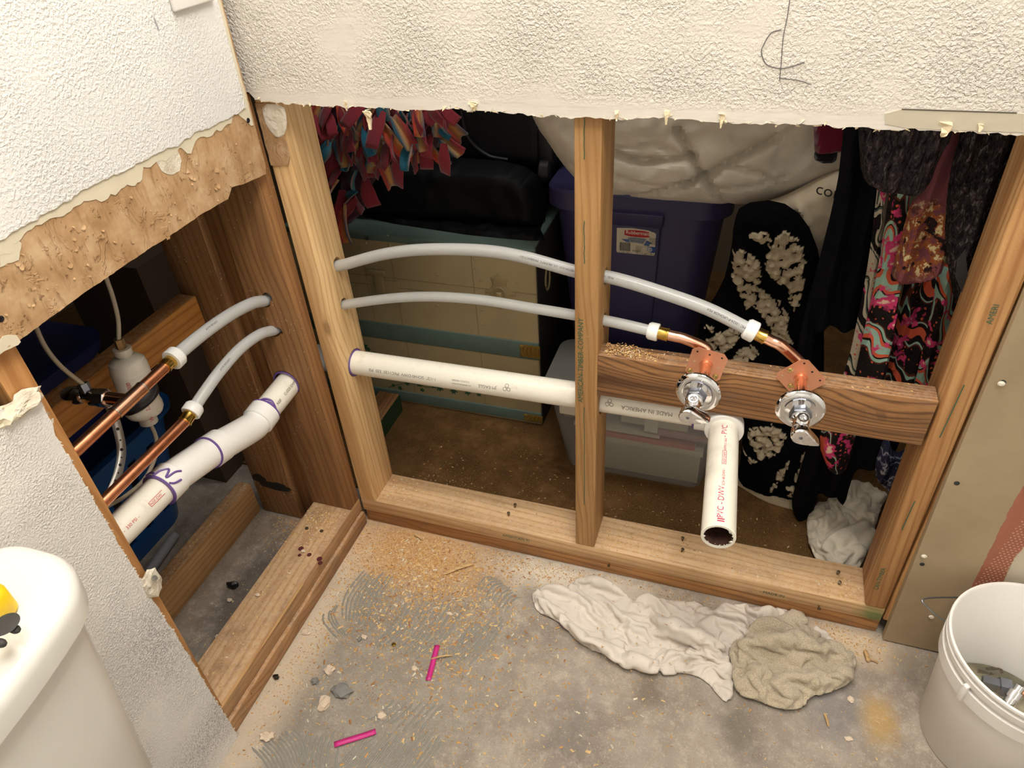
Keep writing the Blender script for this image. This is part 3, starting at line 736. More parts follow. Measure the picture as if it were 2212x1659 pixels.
# end elbow and stub
sc_ = Vector((.7505, .018, .4385)); se = Vector((.7635, -.232, .4405)); sd = (se - sc_).normalized()
MB().tube(catmull([run1 - Vector((.012, 0, 0)), Vector((.735, .044, .433)), Vector((.7495, .035, .436)), sc_ + sd * .005], 8), .0275, 36).build('elbow_fitting', M_fit, drain)
MB().lathe(run1 - Vector((.018, 0, 0)), (1, 0, 0), [(0, .024), (0, .0294), (.022, .0294), (.022, .024)], 36).build('hub_ring', M_fit, drain)
MB().lathe(run1 - Vector((.022, 0, 0)), (1, 0, 0), [(0, .024), (0, .0262), (.004, .0290), (.004, .024)], 36).build('primer_ring', M_primer, drain)
MB().lathe(sc_ + sd * -.004, sd, [(0, .0255), (0, .0305), (.0015, .032), (.021, .032), (.0225, .031), (.0225, .0242)], 44).build('hub_ring', M_fit, drain)
stub = MB().lathe(sc_, sd, [(0, .0202), (0, RP), ((se - sc_).length - .001, RP), ((se - sc_).length, RP - .0008), ((se - sc_).length, .0202)], 44, close=True).build('stub_pipe', M_pvc, drain)
MB().lathe(se - sd * .06, sd, [(0, .0001), (0, .0200)], 24).build('dark_bore', flat('bore_shade', (40, 26, 22), .4), drain)  # dark disc paints in the shade deep inside the open pipe
MB().lathe(se - sd * .002, -sd, [(0, .0200), (.058, .0200)], 32).build('shaded_bore', flat('brown_bore_shade', (92, 62, 50), .5, nz=.6, nscale=90), drain)  # brown liner, darkened to put the bore's shade into its colour
# burrs at the stub mouth
b = MB()
for i in range(46):
    a = rnd.uniform(0, 2 * PI); u_ = Vector((math.cos(a), 0, math.sin(a))); q = se + u_ * rnd.uniform(.0185, .0205) - sd * rnd.uniform(0, .004)
    s_ = rnd.uniform(.0008, .0026); b.add([q + Vector((rnd.uniform(-s_, s_), rnd.uniform(-s_, s_ * .4), rnd.uniform(-s_, s_))) for _ in range(4)], [(0, 1, 2), (0, 2, 3), (1, 2, 3)])
bu = b.build('plastic_burr', M_pvc, drain, smooth=False)
# print on the pipes
prun = Path([run0, run1], RP, (0, -.45, .9))
L0 = .055
prun.text('1-1/2"  SCH40 DWV  PVC1120  330  PSI', .0085, .225, -.62 if False else .75, M_black_ink, drain, flip=True, label='grey upside-down printing along the pipe')
prun.text('JM EAGLE', .0085, .345, .72, M_black_ink, drain, flip=True)
prun.text('US GREENBUILDING', .0042, .295, .9, M_black_ink, drain, flip=True); prun.text('COUNCIL MEMBER', .0042, .292, .62, M_black_ink, drain, flip=True)
prun.text('MADE IN AMERICA', .0105, .665, .70, M_black_ink, drain, flip=True, sx=1.0)
def trefoil(t0, a0, size):
    P = []
    for j in range(3):
        a = PI / 2 + j * 2 * PI / 3 + PI
        for k_ in range(9):
            th = k_ / 8 * 2 * PI; x = size * (.55 * math.cos(a) + .42 * math.cos(a + PI + th) * 1); y = size * (.55 * math.sin(a) + .42 * math.sin(a + PI + th))
            P.append(prun.on(t0 + x, a0 + y / RP))
        MB().tube(P[-9:], .0004, 5).build('printed_emblem', M_black_ink, drain)
trefoil(.365, .68, .008); trefoil(.555, .68, .008)
ps = Path([sc_, se], RP, (0, .2, .95))
def stub_text(s_, size, t0, a0=-.12, m_=M_pink_ink, **kw):
    # letters run along the stub, starting at the mouth side
    return ps.text(s_, size, t0, a0, m_, drain, flip=True, **kw)
stub_text('- PVC', .0125, .062, label='magenta lettering reading PVC near the hub')
stub_text('ASTM D 2665', .0050, .093)
stub_text('NSF-DWV', .0058, .122)
stub_text('SCH 40 DWV -', .0058, .171)
stub_text('PVC - DWV', .0125, .236)
for a, b_ in (((.124, -.10), (.094, -.10)), ((.124, -.35), (.094, -.35)), ((.124, -.10), (.124, -.35)), ((.094, -.10), (.094, -.35))):
    MB().tube([ps.on(a[0] + (b_[0] - a[0]) * i / 6, a[1] + .20 - .12 * 0 + (b_[1] - a[1]) * i / 6) for i in range(7)], .0003, 5).build('print_frame', M_pink_ink, drain)
for i in (0, 1): MB().tube([ps.on(.238 + i * .004, -.2 + .1 * j) for j in range(5)], .0009, 5).build('print_bar', M_pink_ink, drain)
pl_ = Path([pD + dDE * .034, pE], RP + .0004, (.6, -.45, .7))
pl_.text('40 -  PVC-1120 -  330 PSI -  NSF-DW', .0092, .092 + .02, -.35, M_red_ink, drain, flip=True, label='red lettering along the thick pipe') if False else None
pl_.text('40 -  PVC-1120 -  330 PSI - ', .0070, .136, -.42, M_red_ink, drain, flip=True, label='red lettering along the left pipe')
pl_.text('NSF-DW', .0062, .034, -.42, M_red_ink, drain, flip=True)
for a, b_ in (((.035, -.13), (.006, -.13)), ((.035, -.42), (.006, -.42)), ((.035, -.13), (.035, -.42))):
    MB().tube([pl_.on(a[0] + (b_[0] - a[0]) * i / 6, -.47 + .42 + a[1] + (b_[1] - a[1]) * i / 6) for i in range(7)], .0004, 5).build('print_frame', M_red_ink, drain)
pu = Path([pA, pB], RP, (.6, -.45, .7)); pu.text('NSF.     C-020 DWV', .008, .085, -.55, M_black_ink, drain, flip=True)
# purple rings in the stud holes and the holes themselves
cut(stA, MB().tube([(XD, -.08, pA.z - .000), (XD, .02, pA.z)], .0285, 32))
cut(st1, MB().tube([(-.02, .045, .427), (.06, .045, .427)], .0285, 32))
cut(st2, MB().tube([(.45, .045, .430), (.58, .045, .431)], .0285, 32))
cut(stL, MB().tube([pE - d_end * .16, pE + d_end * .05], .0275, 32))
MB().lathe((XD, -.0408, pA.z), (0, -1, 0), [(0, .0245), (0, .0278), (.0012, .0278), (.0012, .0245)], 32, close=True).build('primer_ring', M_primer, drain)
MB().lathe((.0398, .045, .427), (1, 0, 0), [(0, .0245), (0, .0275), (.0014, .0275), (.0014, .0245)], 32, close=True).build('primer_ring', M_primer, drain)

# ---- water lines
RX = .0079
def pexline(name, label, pts, ends, texts=(), r_=RX):
    t = thing(name, label, 'tube', pts[0])
    P = catmull(pts, 10)
    MB().tube(P, r_, 20).build('tube_wall', M_pex, t); g_ = r_ / .0079
    pth = Path(P, r_, (0, -.35, .95))
    for (s_, size, t0, a0) in texts: pth.text(s_, size, t0, a0, M_ink, t, flip=True)
    for c_, d_ in ends:
        d_ = Vector(d_).normalized(); c_ = Vector(c_)
        MB().lathe(c_ - d_ * .016, d_, [(0, r_), (.0005, .0105 * g_), (.004, .0126 * g_), (.0165, .0128 * g_), (.018, .0120 * g_), (.018, .006)], 28).build('collar', M_collar, t)
        MB().lathe(c_ + d_ * .002, d_, [(0, .0086), (0, .0106), (.0135, .0106), (.0145, .0112), (.016, .0112), (.0165, .0096), (.0165, .007)], 28).build('brass_adapter', M_brass, t)
    return t, pth
UP = [Vector((.004, .062, .622)), at_y(.060, 745, 571), at_y(.06, 830, 549), at_y(.06, 920, 539), at_y(.06, 1040, 541), at_y(.055, 1130, 555), at_y(.048, 1243, 586), at_y(.045, 1330, 602), at_y(.042, 1430, 632), at_y(.036, 1530, 668), at_y(.028, 1630, 718)]
upd = (UP[-1] - UP[-2]).normalized()
LO = [Vector((.004, .055, .540)), at_y(.052, 752, 657), at_y(.054, 850, 644), at_y(.054, 940, 641), at_y(.054, 1040, 648), at_y(.05, 1140, 664), at_y(.045, 1243, 681), at_y(.04, 1330, 697), at_y(.034, 1420, 718)]
lod = (LO[-1] - LO[-2]).normalized()
pxu, _ = pexline('pex_tube', 'upper milky plastic water tube arching across both bays', UP, [(UP[-1], upd)], [('M-ES  100  PSI ASTM F876/F877  1B572A12121  U.S. 300°F/93°C  PW00E4/CT1011', .0046, .56, .55), ('PST 180°/ 80PSI 200°  TAPAID UPS ER253 105-ES MPTRONK HUD MPI38A A7MC 13524-P UPONOR PEX', .0055, .955, .5)], .0103)
pxl, _ = pexline('pex_tube', 'lower milky plastic water tube crossing below the upper arch', LO, [(LO[-1], lod)], [('17218  14072  PEX-AL-7  USP', .0045, .70, .5)], .0090)
def holecut(stud, x, q, r_=.0092):
    cut(stud, MB().tube([(x - .04, q.y, q.z - .0), (x + .06, q.y, q.z)], r_, 20))
holecut(st1, .0, UP[1], .0122); holecut(st1, .0, LO[1], .0112)
def yz_at(P, x):
    Q = catmull(P, 10)
    for a, b_ in zip(Q[:-1], Q[1:]):
        if a.x <= x <= b_.x: return a.lerp(b_, (x - a.x) / (b_.x - a.x))
holecut(st2, x2, yz_at(UP, x2 + .019), .0145); holecut(st2, x2, yz_at(LO, x2 + .019), .0125)
# left cavity tubes
XP = -.062
PL = [Vector((XP, .0, .600)), Vector((XP, -.036, .604)), at_x(XP, 545, 655), at_x(XP, 500, 678), at_x(XP, 450, 712), at_x(XP, 400, 752), at_x(XP, 372, 778)]
QL = [Vector((XP, .0, .535)), Vector((XP, -.034, .540)), at_x(XP, 562, 722), at_x(XP, 520, 752), at_x(XP, 475, 802), at_x(XP, 440, 850), at_x(XP, 412, 892)]
e1 = (PL[-1] - PL[-2]).normalized(); e2 = (QL[-1] - QL[-2]).normalized()
pexline('pex_tube', 'milky tube from the upper drilled hole down to the upper copper pipe', PL, [(PL[-1], e1)], [('ASTM F876/877', .0045, .2, -.9)], .0104)
pexline('pex_tube', 'milky tube from the lower drilled hole down to the lower copper pipe', QL, [(QL[-1], e2)], [('ASTM F876/877', .0045, .2, -.9)], .0096)
for (u, v) in ((577, 642), (601, 716)):
    q = at_y(-.040, u, v); cut(stA, MB().tube([q + Vector((0, -.02, 0)), q + Vector((0, .030, 0))], .0095, 24))
for q in (PL[1], QL[1]): cut(stA, MB().tube([(q.x, -.08, q.z - .003), (q.x, .02, q.z + .003)], .0122, 24))

def copper_elbow(name, label, s_, d_in, cx, cz, yb, rot, screws, srcz):
    t = thing(name, label, 'pipe bracket', (cx, -.002, cz))
    P = catmull([s_ + d_in * .012, s_ + d_in * .028, s_ + d_in * .044, Vector((cx - .007, yb + .006, cz + .012)), Vector((cx - .001, yb + .001, cz + .006)), Vector((cx, yb - .010, cz + .001)), Vector((cx, .0, cz)), Vector((cx, -.03, cz)), Vector((cx, -.075, cz))], 8)
    MB().tube(P, .0088, 24).build('copper_tube', M_copper, t)
    Rm = Matrix.Rotation(R(rot), 3, 'Y'); h = .0275; c_ = .007
    oc = [(-h, -h + c_), (-h + c_, -h), (h - c_, -h), (h, -h + c_), (h, h - c_), (h - c_, h), (-h + c_, h), (-h, h - c_)]
    pts = [Vector((cx, -.0022, cz + .001)) + Rm @ Vector((x, 0, z)) for x, z in oc]
    pl = MB().prism(pts, (0, -.0012, 0)).build('mounting_plate', M_plate, t, smooth=False)
    MB().lathe((cx, -.0034, cz), (0, -1, 0), [(0, .0105), (.004, .0102), (.0055, .0098), (.0055, .0080)], 28).build('flange', M_copper, t)
    for x, z in ((-.019, -.019), (.019, -.019), (.019, .019), (-.019, .019), (0, .019), (-.019, 0), (.019, 0)):
        q = Vector((cx, -.0036, cz + .002)) + Rm @ Vector((x, 0, z))
        MB().lathe(q, (0, -1, 0), [(0, .0016), (.0001, .0015), (.0001, .0001)], 10).build('fixing_hole', flat('pale_hole', (206, 170, 146), .6) if z <= 0 and x != 0 else M_hole, pl)
    for x, z in screws:
        q = Vector((cx, -.0036, cz + .002)) + Rm @ Vector((x, 0, z))
        sw = MB().lathe(q, (0, -1, 0), [(0, .0042), (.0012, .0040), (.002, .003), (.0012, .0016), (.0008, .0001)], 16).build('screw', M_gold, t)
    return t
copper_elbow('stub_out_elbow', 'copper elbow with square copper plate on the cross block, above the drain stub', LO[-1], lod, .7095, .5680, .022, 10, ((-.0205, -.0195), (.0195, -.0175)), 0)
copper_elbow('stub_out_elbow', 'copper elbow with plate turned to a diamond, nearer the right end of the cross block', UP[-1], upd, .8485, .5665, .022, 45, ((-.0205, -.004), (.004, -.0205)), 0)

def stop_valve(label, x, z, yo, lever, ax=(0, -1, 0)):
    t = thing('stop_valve', label, 'valve', (x, yo, z)); A = Vector(ax).normalized(); o = Vector((x, yo, z))
    MB().lathe(o, A, [(0, .0090), (0, .0325), (.0016, .0340), (.0045, .0338), (.0085, .0305), (.0100, .0262), (.0095, .0235), (.0086, .0215), (.0100, .0150), (.012, .0110), (.012, .0082)], 56).build('escutcheon', M_chrome, t)
    b = MB(); b.lathe(o + A * .010, A, [(-.004, .008), (-.004, .0135), (-.003, .0155), (.0115, .0155), (.013, .0140), (.013, .010)], 6, ref=(.3, 0, 1)); b.build('hex_nut', M_chrome_s, t, ang=20, bevel=.0006)
    b = MB(); b.lathe(o + A * .022, A, [(0, .0100), (0, .0118), (.001, .0128), (.007, .0128), (.0085, .0116), (.010, .0106), (.026, .0106), (.028, .0112), (.034, .0112), (.035, .008)], 6 if False else 28); b.build('valve_body', M_chrome, t)
    b = MB(); oo = o + A * .037; D2 = Vector((.02, -.30, 1)).normalized(); pr_ = [(0, .0078)]
    for i in range(7): pr_ += [(.0095 + i * .0011, .0080), (.0095 + i * .0011 + .00055, .0074)]
    pr_ += [(.0182, .0074), (.0182, .0052), (.004, .0052), (.004, .0001)]
    b.lathe(oo, D2, pr_, 24); b.build('outlet', M_chrome, t)
    # oval lever handle
    c_ = o + A * .056; lv = Vector((lever[0], 0, lever[1])).normalized(); up = A.cross(lv)
    b = MB(); n = 36; ring = []
    for i in range(n):
        a = 2 * PI * i / n; ca, sa = math.cos(a), math.sin(a)
        rx = .0135; x_ = ca * rx; y_ = sa * .0132
        if ca > 0: x_ = ca * .031; y_ = sa * (.0132 - .0090 * ca ** 1.1)
        ring.append((x_, y_))
    def lay(t_, s_): return [c_ + A * (t_ - .004 * max(0, x_ / .0265) ** 2) + lv * x_ * s_ + up * y_ * s_ for x_, y_ in ring]
    lays = [lay(-.009, .80), lay(-.004, .97), lay(.006, 1.0), lay(.009, .96), lay(.0105, .86)]
    vs_ = [q for l_ in lays for q in l_] + [c_ + A * .0108, c_ - A * .009]; fs = []
    for i in range(4):
        for j in range(n): fs.append((i * n + j, i * n + (j + 1) % n, (i + 1) * n + (j + 1) % n, (i + 1) * n + j))
    for j in range(n): fs.append((4 * n + j, 4 * n + (j + 1) % n, 5 * n)); fs.append(((j + 1) % n, j, 5 * n + 1))
    h_ = b.add(vs_, fs).build('lever_handle', M_chrome, t)
    MB().lathe(c_ + A * .0106, A, [(0, .0026), (.0006, .0024), (.0003, .0012), (.0002, .0001)], 16).build('centre_screw', M_chrome_s, h_)
    return t
stop_valve('chrome stop valve on the square copper plate, right above the white drain stub', .7055, .5675, -.070, (1, -.30), (-.12, -1, 0))
stop_valve('chrome stop valve on the diamond copper plate, further right than the drain stub', .8485, .5665, -.074, (1, -.55), (.02, -1, 0))

# ---- copper in the left cavity
def rings(t, c_, d_, r_=.0106):
    MB().lathe(Vector(c_) - Vector(d_) * .0012, d_, [(0, .0078), (0, r_), (.0024, r_), (.0024, .0078)], 24).build('solder_ring', M_solder, t)
c1s = PL[-1] + e1 * .016; c1e = at_x(XP, 190, 948); c1e = c1e + (c1e - c1s).normalized() * .06; dd = (c1e - c1s).normalized()
t1 = thing('copper_pipe', 'upper copper pipe with a soldered tee, running behind the cut white drywall', 'pipe', c1s)
MB().tube([c1s - dd * .004, c1e], .0090, 24).build('pipe_run', M_copper2, t1)
tc = at_x(XP, 275, 858); k_ = (tc - c1s).dot(dd); tc = c1s + dd * k_
MB().tube([tc - dd * .028, tc + dd * .028], .0102, 24).build('tee_body', M_copper, t1)
MB().tube([tc, tc + Vector((-.048, .0, -.004))], .0098, 24).build('tee_branch', M_copper, t1)
rings(t1, tc - dd * .028, dd); rings(t1, tc + dd * .028, dd); rings(t1, c1s, dd, .0102)
c2s = QL[-1] + e2 * .016; c2e = at_x(XP, 262, 1046); dd2 = (c2e - c2s).normalized(); c2e = c2s + dd2 * .27
t2 = thing('copper_pipe', 'lower copper pipe without a tee, running behind the cut white drywall', 'pipe', c2s)
MB().tube([c2s - dd2 * .004, c2e], .0088, 24).build('pipe_run', M_copper2, t2); rings(t2, c2s, dd2, .0102)
for e_, d_ in ((c1e, dd), (c2e, dd2)): cut(stL, MB().tube([e_ - d_ * .25, e_ + d_ * .06], .0098, 20))
# small chrome valve on the tee
vb = tc + Vector((-.040, 0, -.004)); tv = thing('supply_valve', 'small dark chrome valve on the copper tee, feeding a thin tube', 'valve', vb); A = Vector((-1, -.12, 0)).normalized()
MB().lathe(vb, A, [(0, .009), (0, .0125), (.001, .0138), (.016, .0138), (.018, .012)], 6).build('hex_nut', M_chrome, tv, ang=20)
MB().lathe(vb + A * .016, A, [(0, .012), (.002, .0128), (.010, .0128), (.012, .0095), (.030, .0095), (.032, .011)], 24).build('valve_body', M_chrome, tv)
MB().ellipsoid(vb + A * .056, (.022, .015, .013), 28, 14).build('oval_handle', M_chrome, tv)
od = Vector((-.25, .15, 1)).normalized(); ob = vb + A * .030
MB().lathe(ob, od, [(0, .0055), (.008, .0055), (.008, .0080), (.022, .0080), (.022, .0035)], 6).build('outlet_nut', M_chrome_s, tv, ang=20)
M_thin = flat('thin_tube_plastic', (176, 164, 142), .4)
def thin(name, label, pts, r_=.0033): 
    o = MB().tube(catmull(pts, 8), r_, 12).build(name, M_thin); meta(o, label, 'tube'); return o
oe = ob + od * .020
thin('thin_tube', 'thin tube rising from the small chrome valve to the far left', [oe, at_x(-.13, 130, 790), at_x(-.14, 95, 745), at_x(-.15, 70, 690), at_x(-.16, 40, 640)])
# inline water filter with tape
XF = -.135; f0 = at_x(XF, 263, 752); f1 = at_x(XF, 322, 912); fd = (f1 - f0).normalized(); FL = (f1 - f0).length
tf = thing('inline_water_filter', 'white cylindrical inline water filter with red print and black tape', 'water filter', f1)
M_filt = flat('filter_plastic', (214, 206, 190), .35, nz=.12, nscale=50)
MB().lathe(f0, fd, [(0, .004), (0, .013), (.010, .013), (.010, .010), (.014, .010), (.017, .019), (.022, .0255), (.030, .0275), (FL - .040, .0275), (FL - .034, .0292), (FL - .026, .0292), (FL - .020, .0265), (FL - .014, .018), (FL - .012, .014), (FL, .014), (FL, .004)], 40).build('filter_body', M_filt, tf)
MB().lathe(f0 - fd * .016, fd, [(0, .004), (0, .0075), (.018, .0075), (.018, .004)], 6).build('brass_nut', flat('dull_brass', (150, 128, 88), .4, .8), tf, ang=20)
MB().lathe(f0 + fd * .040, fd, [(0, .0276), (0, .0279), (FL - .09, .0279), (FL - .09, .0276)], 40).build('paper_label', flat('filter_label', (206, 200, 186), .5), tf)
b = MB(); tp0 = FL - .050
def tapefn(i, j):
    a = i * 2 * PI; t_ = tp0 - .012 + j * .02 + .012 * math.sin(a + .8)
    u_ = Vector((0, 0, 1)); u_ = (u_ - fd * u_.dot(fd)).normalized(); w_ = fd.cross(u_)
    return f0 + fd * t_ + (u_ * math.cos(a) + w_ * math.sin(a)) * .0300
b.grid(40, 3, tapefn, True); b.build('black_tape', flat('black_tape', (34, 34, 36), .3), tf, solid=.0006)
pf = Path([f0 + fd * .04, f1], .0280, (.85, -.5, .2)); 
def filt_text(s_, size, t0, a0): 
    text(s_, size, lambda x, y: pf.on(t0 + y, a0 - x / .0315), M_red_ink, tf)
pf.text('T1-200', .0085, .030, .35, M_red_ink, tf, flip=True); pf.text('THIS FILTER', .0042, .036, -.05, M_red_ink, tf, flip=True); pf.text('REPLACE', .005, .034, -.22, M_red_ink, tf, flip=True); pf.text('Wall 2.74', .009, .082, -.15, M_red_ink, tf, flip=True)
thin('thin_tube', 'thin tube entering the top of the white water filter', [f0 - fd * .014, at_x(XF, 255, 690), at_x(XF, 243, 640), at_x(XF, 226, 590), at_x(XF, 215, 540)])
thin('thin_tube', 'thin tube leaving the bottom of the water filter and curling down left', [f1 - fd * .004, at_x(XF, 337, 945), at_x(XF, 336, 985), at_x(XF, 312, 1035), at_x(-.11, 270, 1072), at_x(-.09, 235, 1092), at_x(-.09, 190, 1115)])
# perforated hanger strap
P = catmull([at_x(-.12, 232, 868), at_x(-.115, 248, 905), at_x(-.105, 262, 965), at_x(-.095, 258, 1010), at_x(-.085, 243, 1055), at_x(-.08, 228, 1085)], 8)
ts = thing('hanger_strap', 'grey perforated metal strap hanging between the copper pipes', 'strap', P[-1])
def side(i, w=.0065):
    d_ = (P[min(i + 1, len(P) - 1)] - P[max(i - 1, 0)]).normalized(); s_ = d_.cross(Vector((.9, -.45, .2))).normalized(); return s_ * w
b = MB(); b.grid(len(P), 2, lambda i, j: P[int(round(i * (len(P) - 1)))] + side(int(round(i * (len(P) - 1)))) * (j * 2 - 1))
b.build('strap_band', flat('galvanised_strap', (168, 164, 156), .35, .7), ts, solid=.0007)
L_ = 0
for i in range(2, len(P) - 1, 3):
    n_ = side(i).cross((P[i + 1] - P[i])).normalized()
    if n_.x < 0: n_ = -n_
    MB().lathe(P[i] + n_ * .0006, n_, [(0, .0024 if (i // 3) % 2 else .0013), (.0002, .0001)], 12).build('strap_hole', M_hole, ts)
o = straight(at_z(.012, 378, 1156), at_z(.012, 322, 1236), 'offcut_pipe', flat('grey_pipe_plastic', (158, 158, 160), .4), .011, None); meta(o, 'short grey pipe offcut lying on the concrete beside the blue basket', 'pipe')

# ---- lumber stamps
def stamp(s_, size, o_, du, dv, parent, m_=M_green_ink, **kw):
    o_ = Vector(o_); du = Vector(du); dv = Vector(dv)
    return text(s_, size, lambda x, y: o_ + du * x + dv * y, m_, parent, name='lumber_stamp', **kw)
q = at_y(-.0016, 1259, 870)
stamp('AMERICAN-TIMBER-COMPANY', .0125, (q.x, -.0016, q.z), (0, 0, 1), (-1, 0, 0), st2, label='green stamp reading AMERICAN TIMBER COMPANY upwards')
for v0, v1 in ((255, 345), (478, 570), (880, 1090)):
    MB().tube([at_y(-.0014, 1262 + rnd.uniform(-1, 1), v0 + (v1 - v0) * i / 8) for i in range(9)], .0006, 5).build('stamp_line', M_green_ink, st2)
a_ = at_y(-.0006, 1088, 1166); stamp('AMERICAN TI', .010, (a_.x - .002, -.0006, .050), (.999, 0, 0), (0, 0, 1), bpy.data.objects['bottom_plate'], m_=M_green_ink)
a_ = at_y(-.0006, 1640, 1280); stamp('- MADE IN', .010, (a_.x, -.0006, .048), (.999, 0, 0), (0, 0, 1), bpy.data.objects['bottom_plate'], m_=M_green_ink)
a_ = at_y(-.005, 1896, 1275); stamp('CAN-TIMBER', .0105, (a_.x, -.005, a_.z), (-.012, 0, 1), (-1, 0, -.012), st3)
a_ = at_y(-.005, 2122, 700); stamp('AMERI', .011, (1.062, -.004, a_.z), (-.012, 0, 1), (-1, 0, -.012), st3)
for (u0, v0, u1, v1) in ((2030, 945, 2083, 832), (1948, 1145, 1976, 1083)):
    q0 = at_y(-.004, u0, v0); q1 = at_y(-.004, u1, v1); MB().tube([q0, q1], .0007, 5).build('stamp_line', M_green_ink, st3)

# ------------------------------------------------------------------ cloth-like relief surfaces
def smooth_noise(x, y, f, seed=0): return mnoise.noise(Vector((x * f, y * f, seed)))
def relief(name, outline, org, U, V, N, hf, mats, step=.004, edge=.01, edge_pow=.5, parent=None, back=True, attr=None, solid=0, smooth_it=1, lift=0.0, sub=0):
    """outline: 2D polygon in (u,v) metres; a surface org + u*U + v*V + h*N with rounded rim"""
    poly = np.array(outline, float); lo = poly.min(0) - step; hi = poly.max(0) + step
    nu = int((hi[0] - lo[0]) / step) + 2; nv = int((hi[1] - lo[1]) / step) + 2
    gu, gv = np.meshgrid(lo[0] + np.arange(nu) * step, lo[1] + np.arange(nv) * step, indexing='ij')
    x, y = gu.ravel(), gv.ravel(); inside = np.zeros(len(x), bool); bd = np.full(len(x), 1e9); bx = x.copy(); by = y.copy()
    n = len(poly)
    for i in range(n):
        x1, y1 = poly[i]; x2, y2 = poly[(i + 1) % n]
        cond = ((y1 > y) != (y2 > y)); 
        with np.errstate(divide='ignore', invalid='ignore'): xi = (x2 - x1) * (y - y1) / (y2 - y1 + 1e-12) + x1
        inside ^= cond & (x < xi)
        dx, dy = x2 - x1, y2 - y1; t = np.clip(((x - x1) * dx + (y - y1) * dy) / (dx * dx + dy * dy + 1e-12), 0, 1)
        px, py = x1 + t * dx, y1 + t * dy; d = np.hypot(x - px, y - py); m = d < bd
        bd[m] = d[m]; bx[m] = px[m]; by[m] = py[m]
    idx = np.arange(nu * nv).reshape(nu, nv)
    ins = inside.reshape(nu, nv)
    cells = ins[:-1, :-1].astype(int) + ins[1:, :-1] + ins[:-1, 1:] + ins[1:, 1:]
    keep = cells >= 2
    use = np.zeros(nu * nv, bool); fs = []
    for i, j in zip(*np.nonzero(keep)):
        f = [idx[i, j], idx[i + 1, j], idx[i + 1, j + 1], idx[i, j + 1]]; fs.append(f)
        for a in f: use[a] = True
    near = (bd < step * .75)
    snap = use & (~inside | near)
    x = np.where(snap, bx, x); y = np.where(snap, by, y); bd = np.where(snap, 0, bd)
    ids = np.nonzero(use)[0]; remap = -np.ones(nu * nv, int); remap[ids] = np.arange(len(ids))
    X = x[ids]; Y = y[ids]; E_ = np.clip(bd[ids] / edge, 0, 1)
    prof = (1 - (1 - E_) ** 2) ** edge_pow
    H = hf(X, Y, bd[ids]) * prof + lift
    org = Vector(org); U = Vector(U); V = Vector(V); N = Vector(N)
    b = MB(); b.v = [org + U * float(a) + V * float(c_) + N * float(h) for a, c_, h in zip(X, Y, H)]
    b.f = [[int(remap[a]) for a in f] for f in fs]; b.m = [0] * len(b.f)
    at_ = None
    if attr is not None: at_ = {k_: fn(X, Y, H) for k_, fn in attr.items()}
    if back:
        nb = len(b.v); rim = {}
        b.v += [org + U * float(a) + V * float(c_) - N * .0006 for a, c_ in zip(X, Y)]
        b.f += [[nb + i for i in f][::-1] for f in b.f[:]]
        cnt = {}
        for f in b.f[:len(fs)]:
            for a, c_ in zip(f, f[1:] + f[:1]): cnt[(a, c_)] = 1
        for (a, c_) in list(cnt):
            if (c_, a) not in cnt: b.f.append([c_, a, nb + a, nb + c_])
        b.m = [0] * len(b.f)
        if at_: at_ = {k_: np.concatenate([v_, v_]) for k_, v_ in at_.items()}
    o = b.build(name, mats, parent, attr=at_, recalc=True, solid=solid)
    return o
def fbm(X, Y, f, seed=0, oct_=3, g=.5):
    out = np.zeros(len(X)); a = 1.0
    for k_ in range(oct_):
        out += a * np.array([mnoise.noise((float(x * f), float(y * f), seed + k_ * 7.1)) for x, y in zip(X, Y)]); f *= 2.1; a *= g
    return out
def ridges(X, Y, lines, tube=False):
    """lines: [(pts, h, w)] -> soft ridges / grooves"""
    out = np.zeros(len(X))
    for pts, h, w in lines:
        d = np.full(len(X), 1e9)
        for (x1, y1), (x2, y2) in zip(pts[:-1], pts[1:]):
            dx, dy = x2 - x1, y2 - y1; t = np.clip(((X - x1) * dx + (Y - y1) * dy) / (dx * dx + dy * dy + 1e-12), 0, 1)
            d = np.minimum(d, np.hypot(X - x1 - t * dx, Y - y1 - t * dy))
        v = h * np.exp(-(d / w) ** 2) if not tube else h * np.sqrt(np.clip(1 - (d / (w * 1.35)) ** 2, 0, 1))
        if h > 0: out = np.maximum(out, v) + np.minimum(out, v) * (.1 if tube else .25)
        else: out = out + v
    return out
def on_plane_y(Y, pts): return [(q.x, q.z) for q in (at_y(Y, u, v) for u, v in pts)]
def dense(pts, step=.01):
    out = []
    for a, b_ in zip(pts, pts[1:] + pts[:1]):
        n = max(1, int(math.hypot(b_[0] - a[0], b_[1] - a[1]) / step))
        out += [(a[0] + (b_[0] - a[0]) * i / n, a[1] + (b_[1] - a[1]) * i / n) for i in range(n)]
    return out
def rounded(pts, it=2):
    for _ in range(it):
        out = []
        for a, b_ in zip(pts, pts[1:] + pts[:1]): out += [(a[0] * .75 + b_[0] * .25, a[1] * .75 + b_[1] * .25), (a[0] * .25 + b_[0] * .75, a[1] * .25 + b_[1] * .75)]
        pts = out
    return pts
def yrelief(name, Y, px, hf, mats, rnds=1, **kw):
    """relief on the vertical plane y = Y bulging towards the room (-y)"""
    pl = on_plane_y(Y, px)
    if rnds: pl = rounded(pl, rnds)
    return relief(name, pl, (0, Y, 0), (1, 0, 0), (0, 0, 1), (0, -1, 0), hf, mats, **kw)
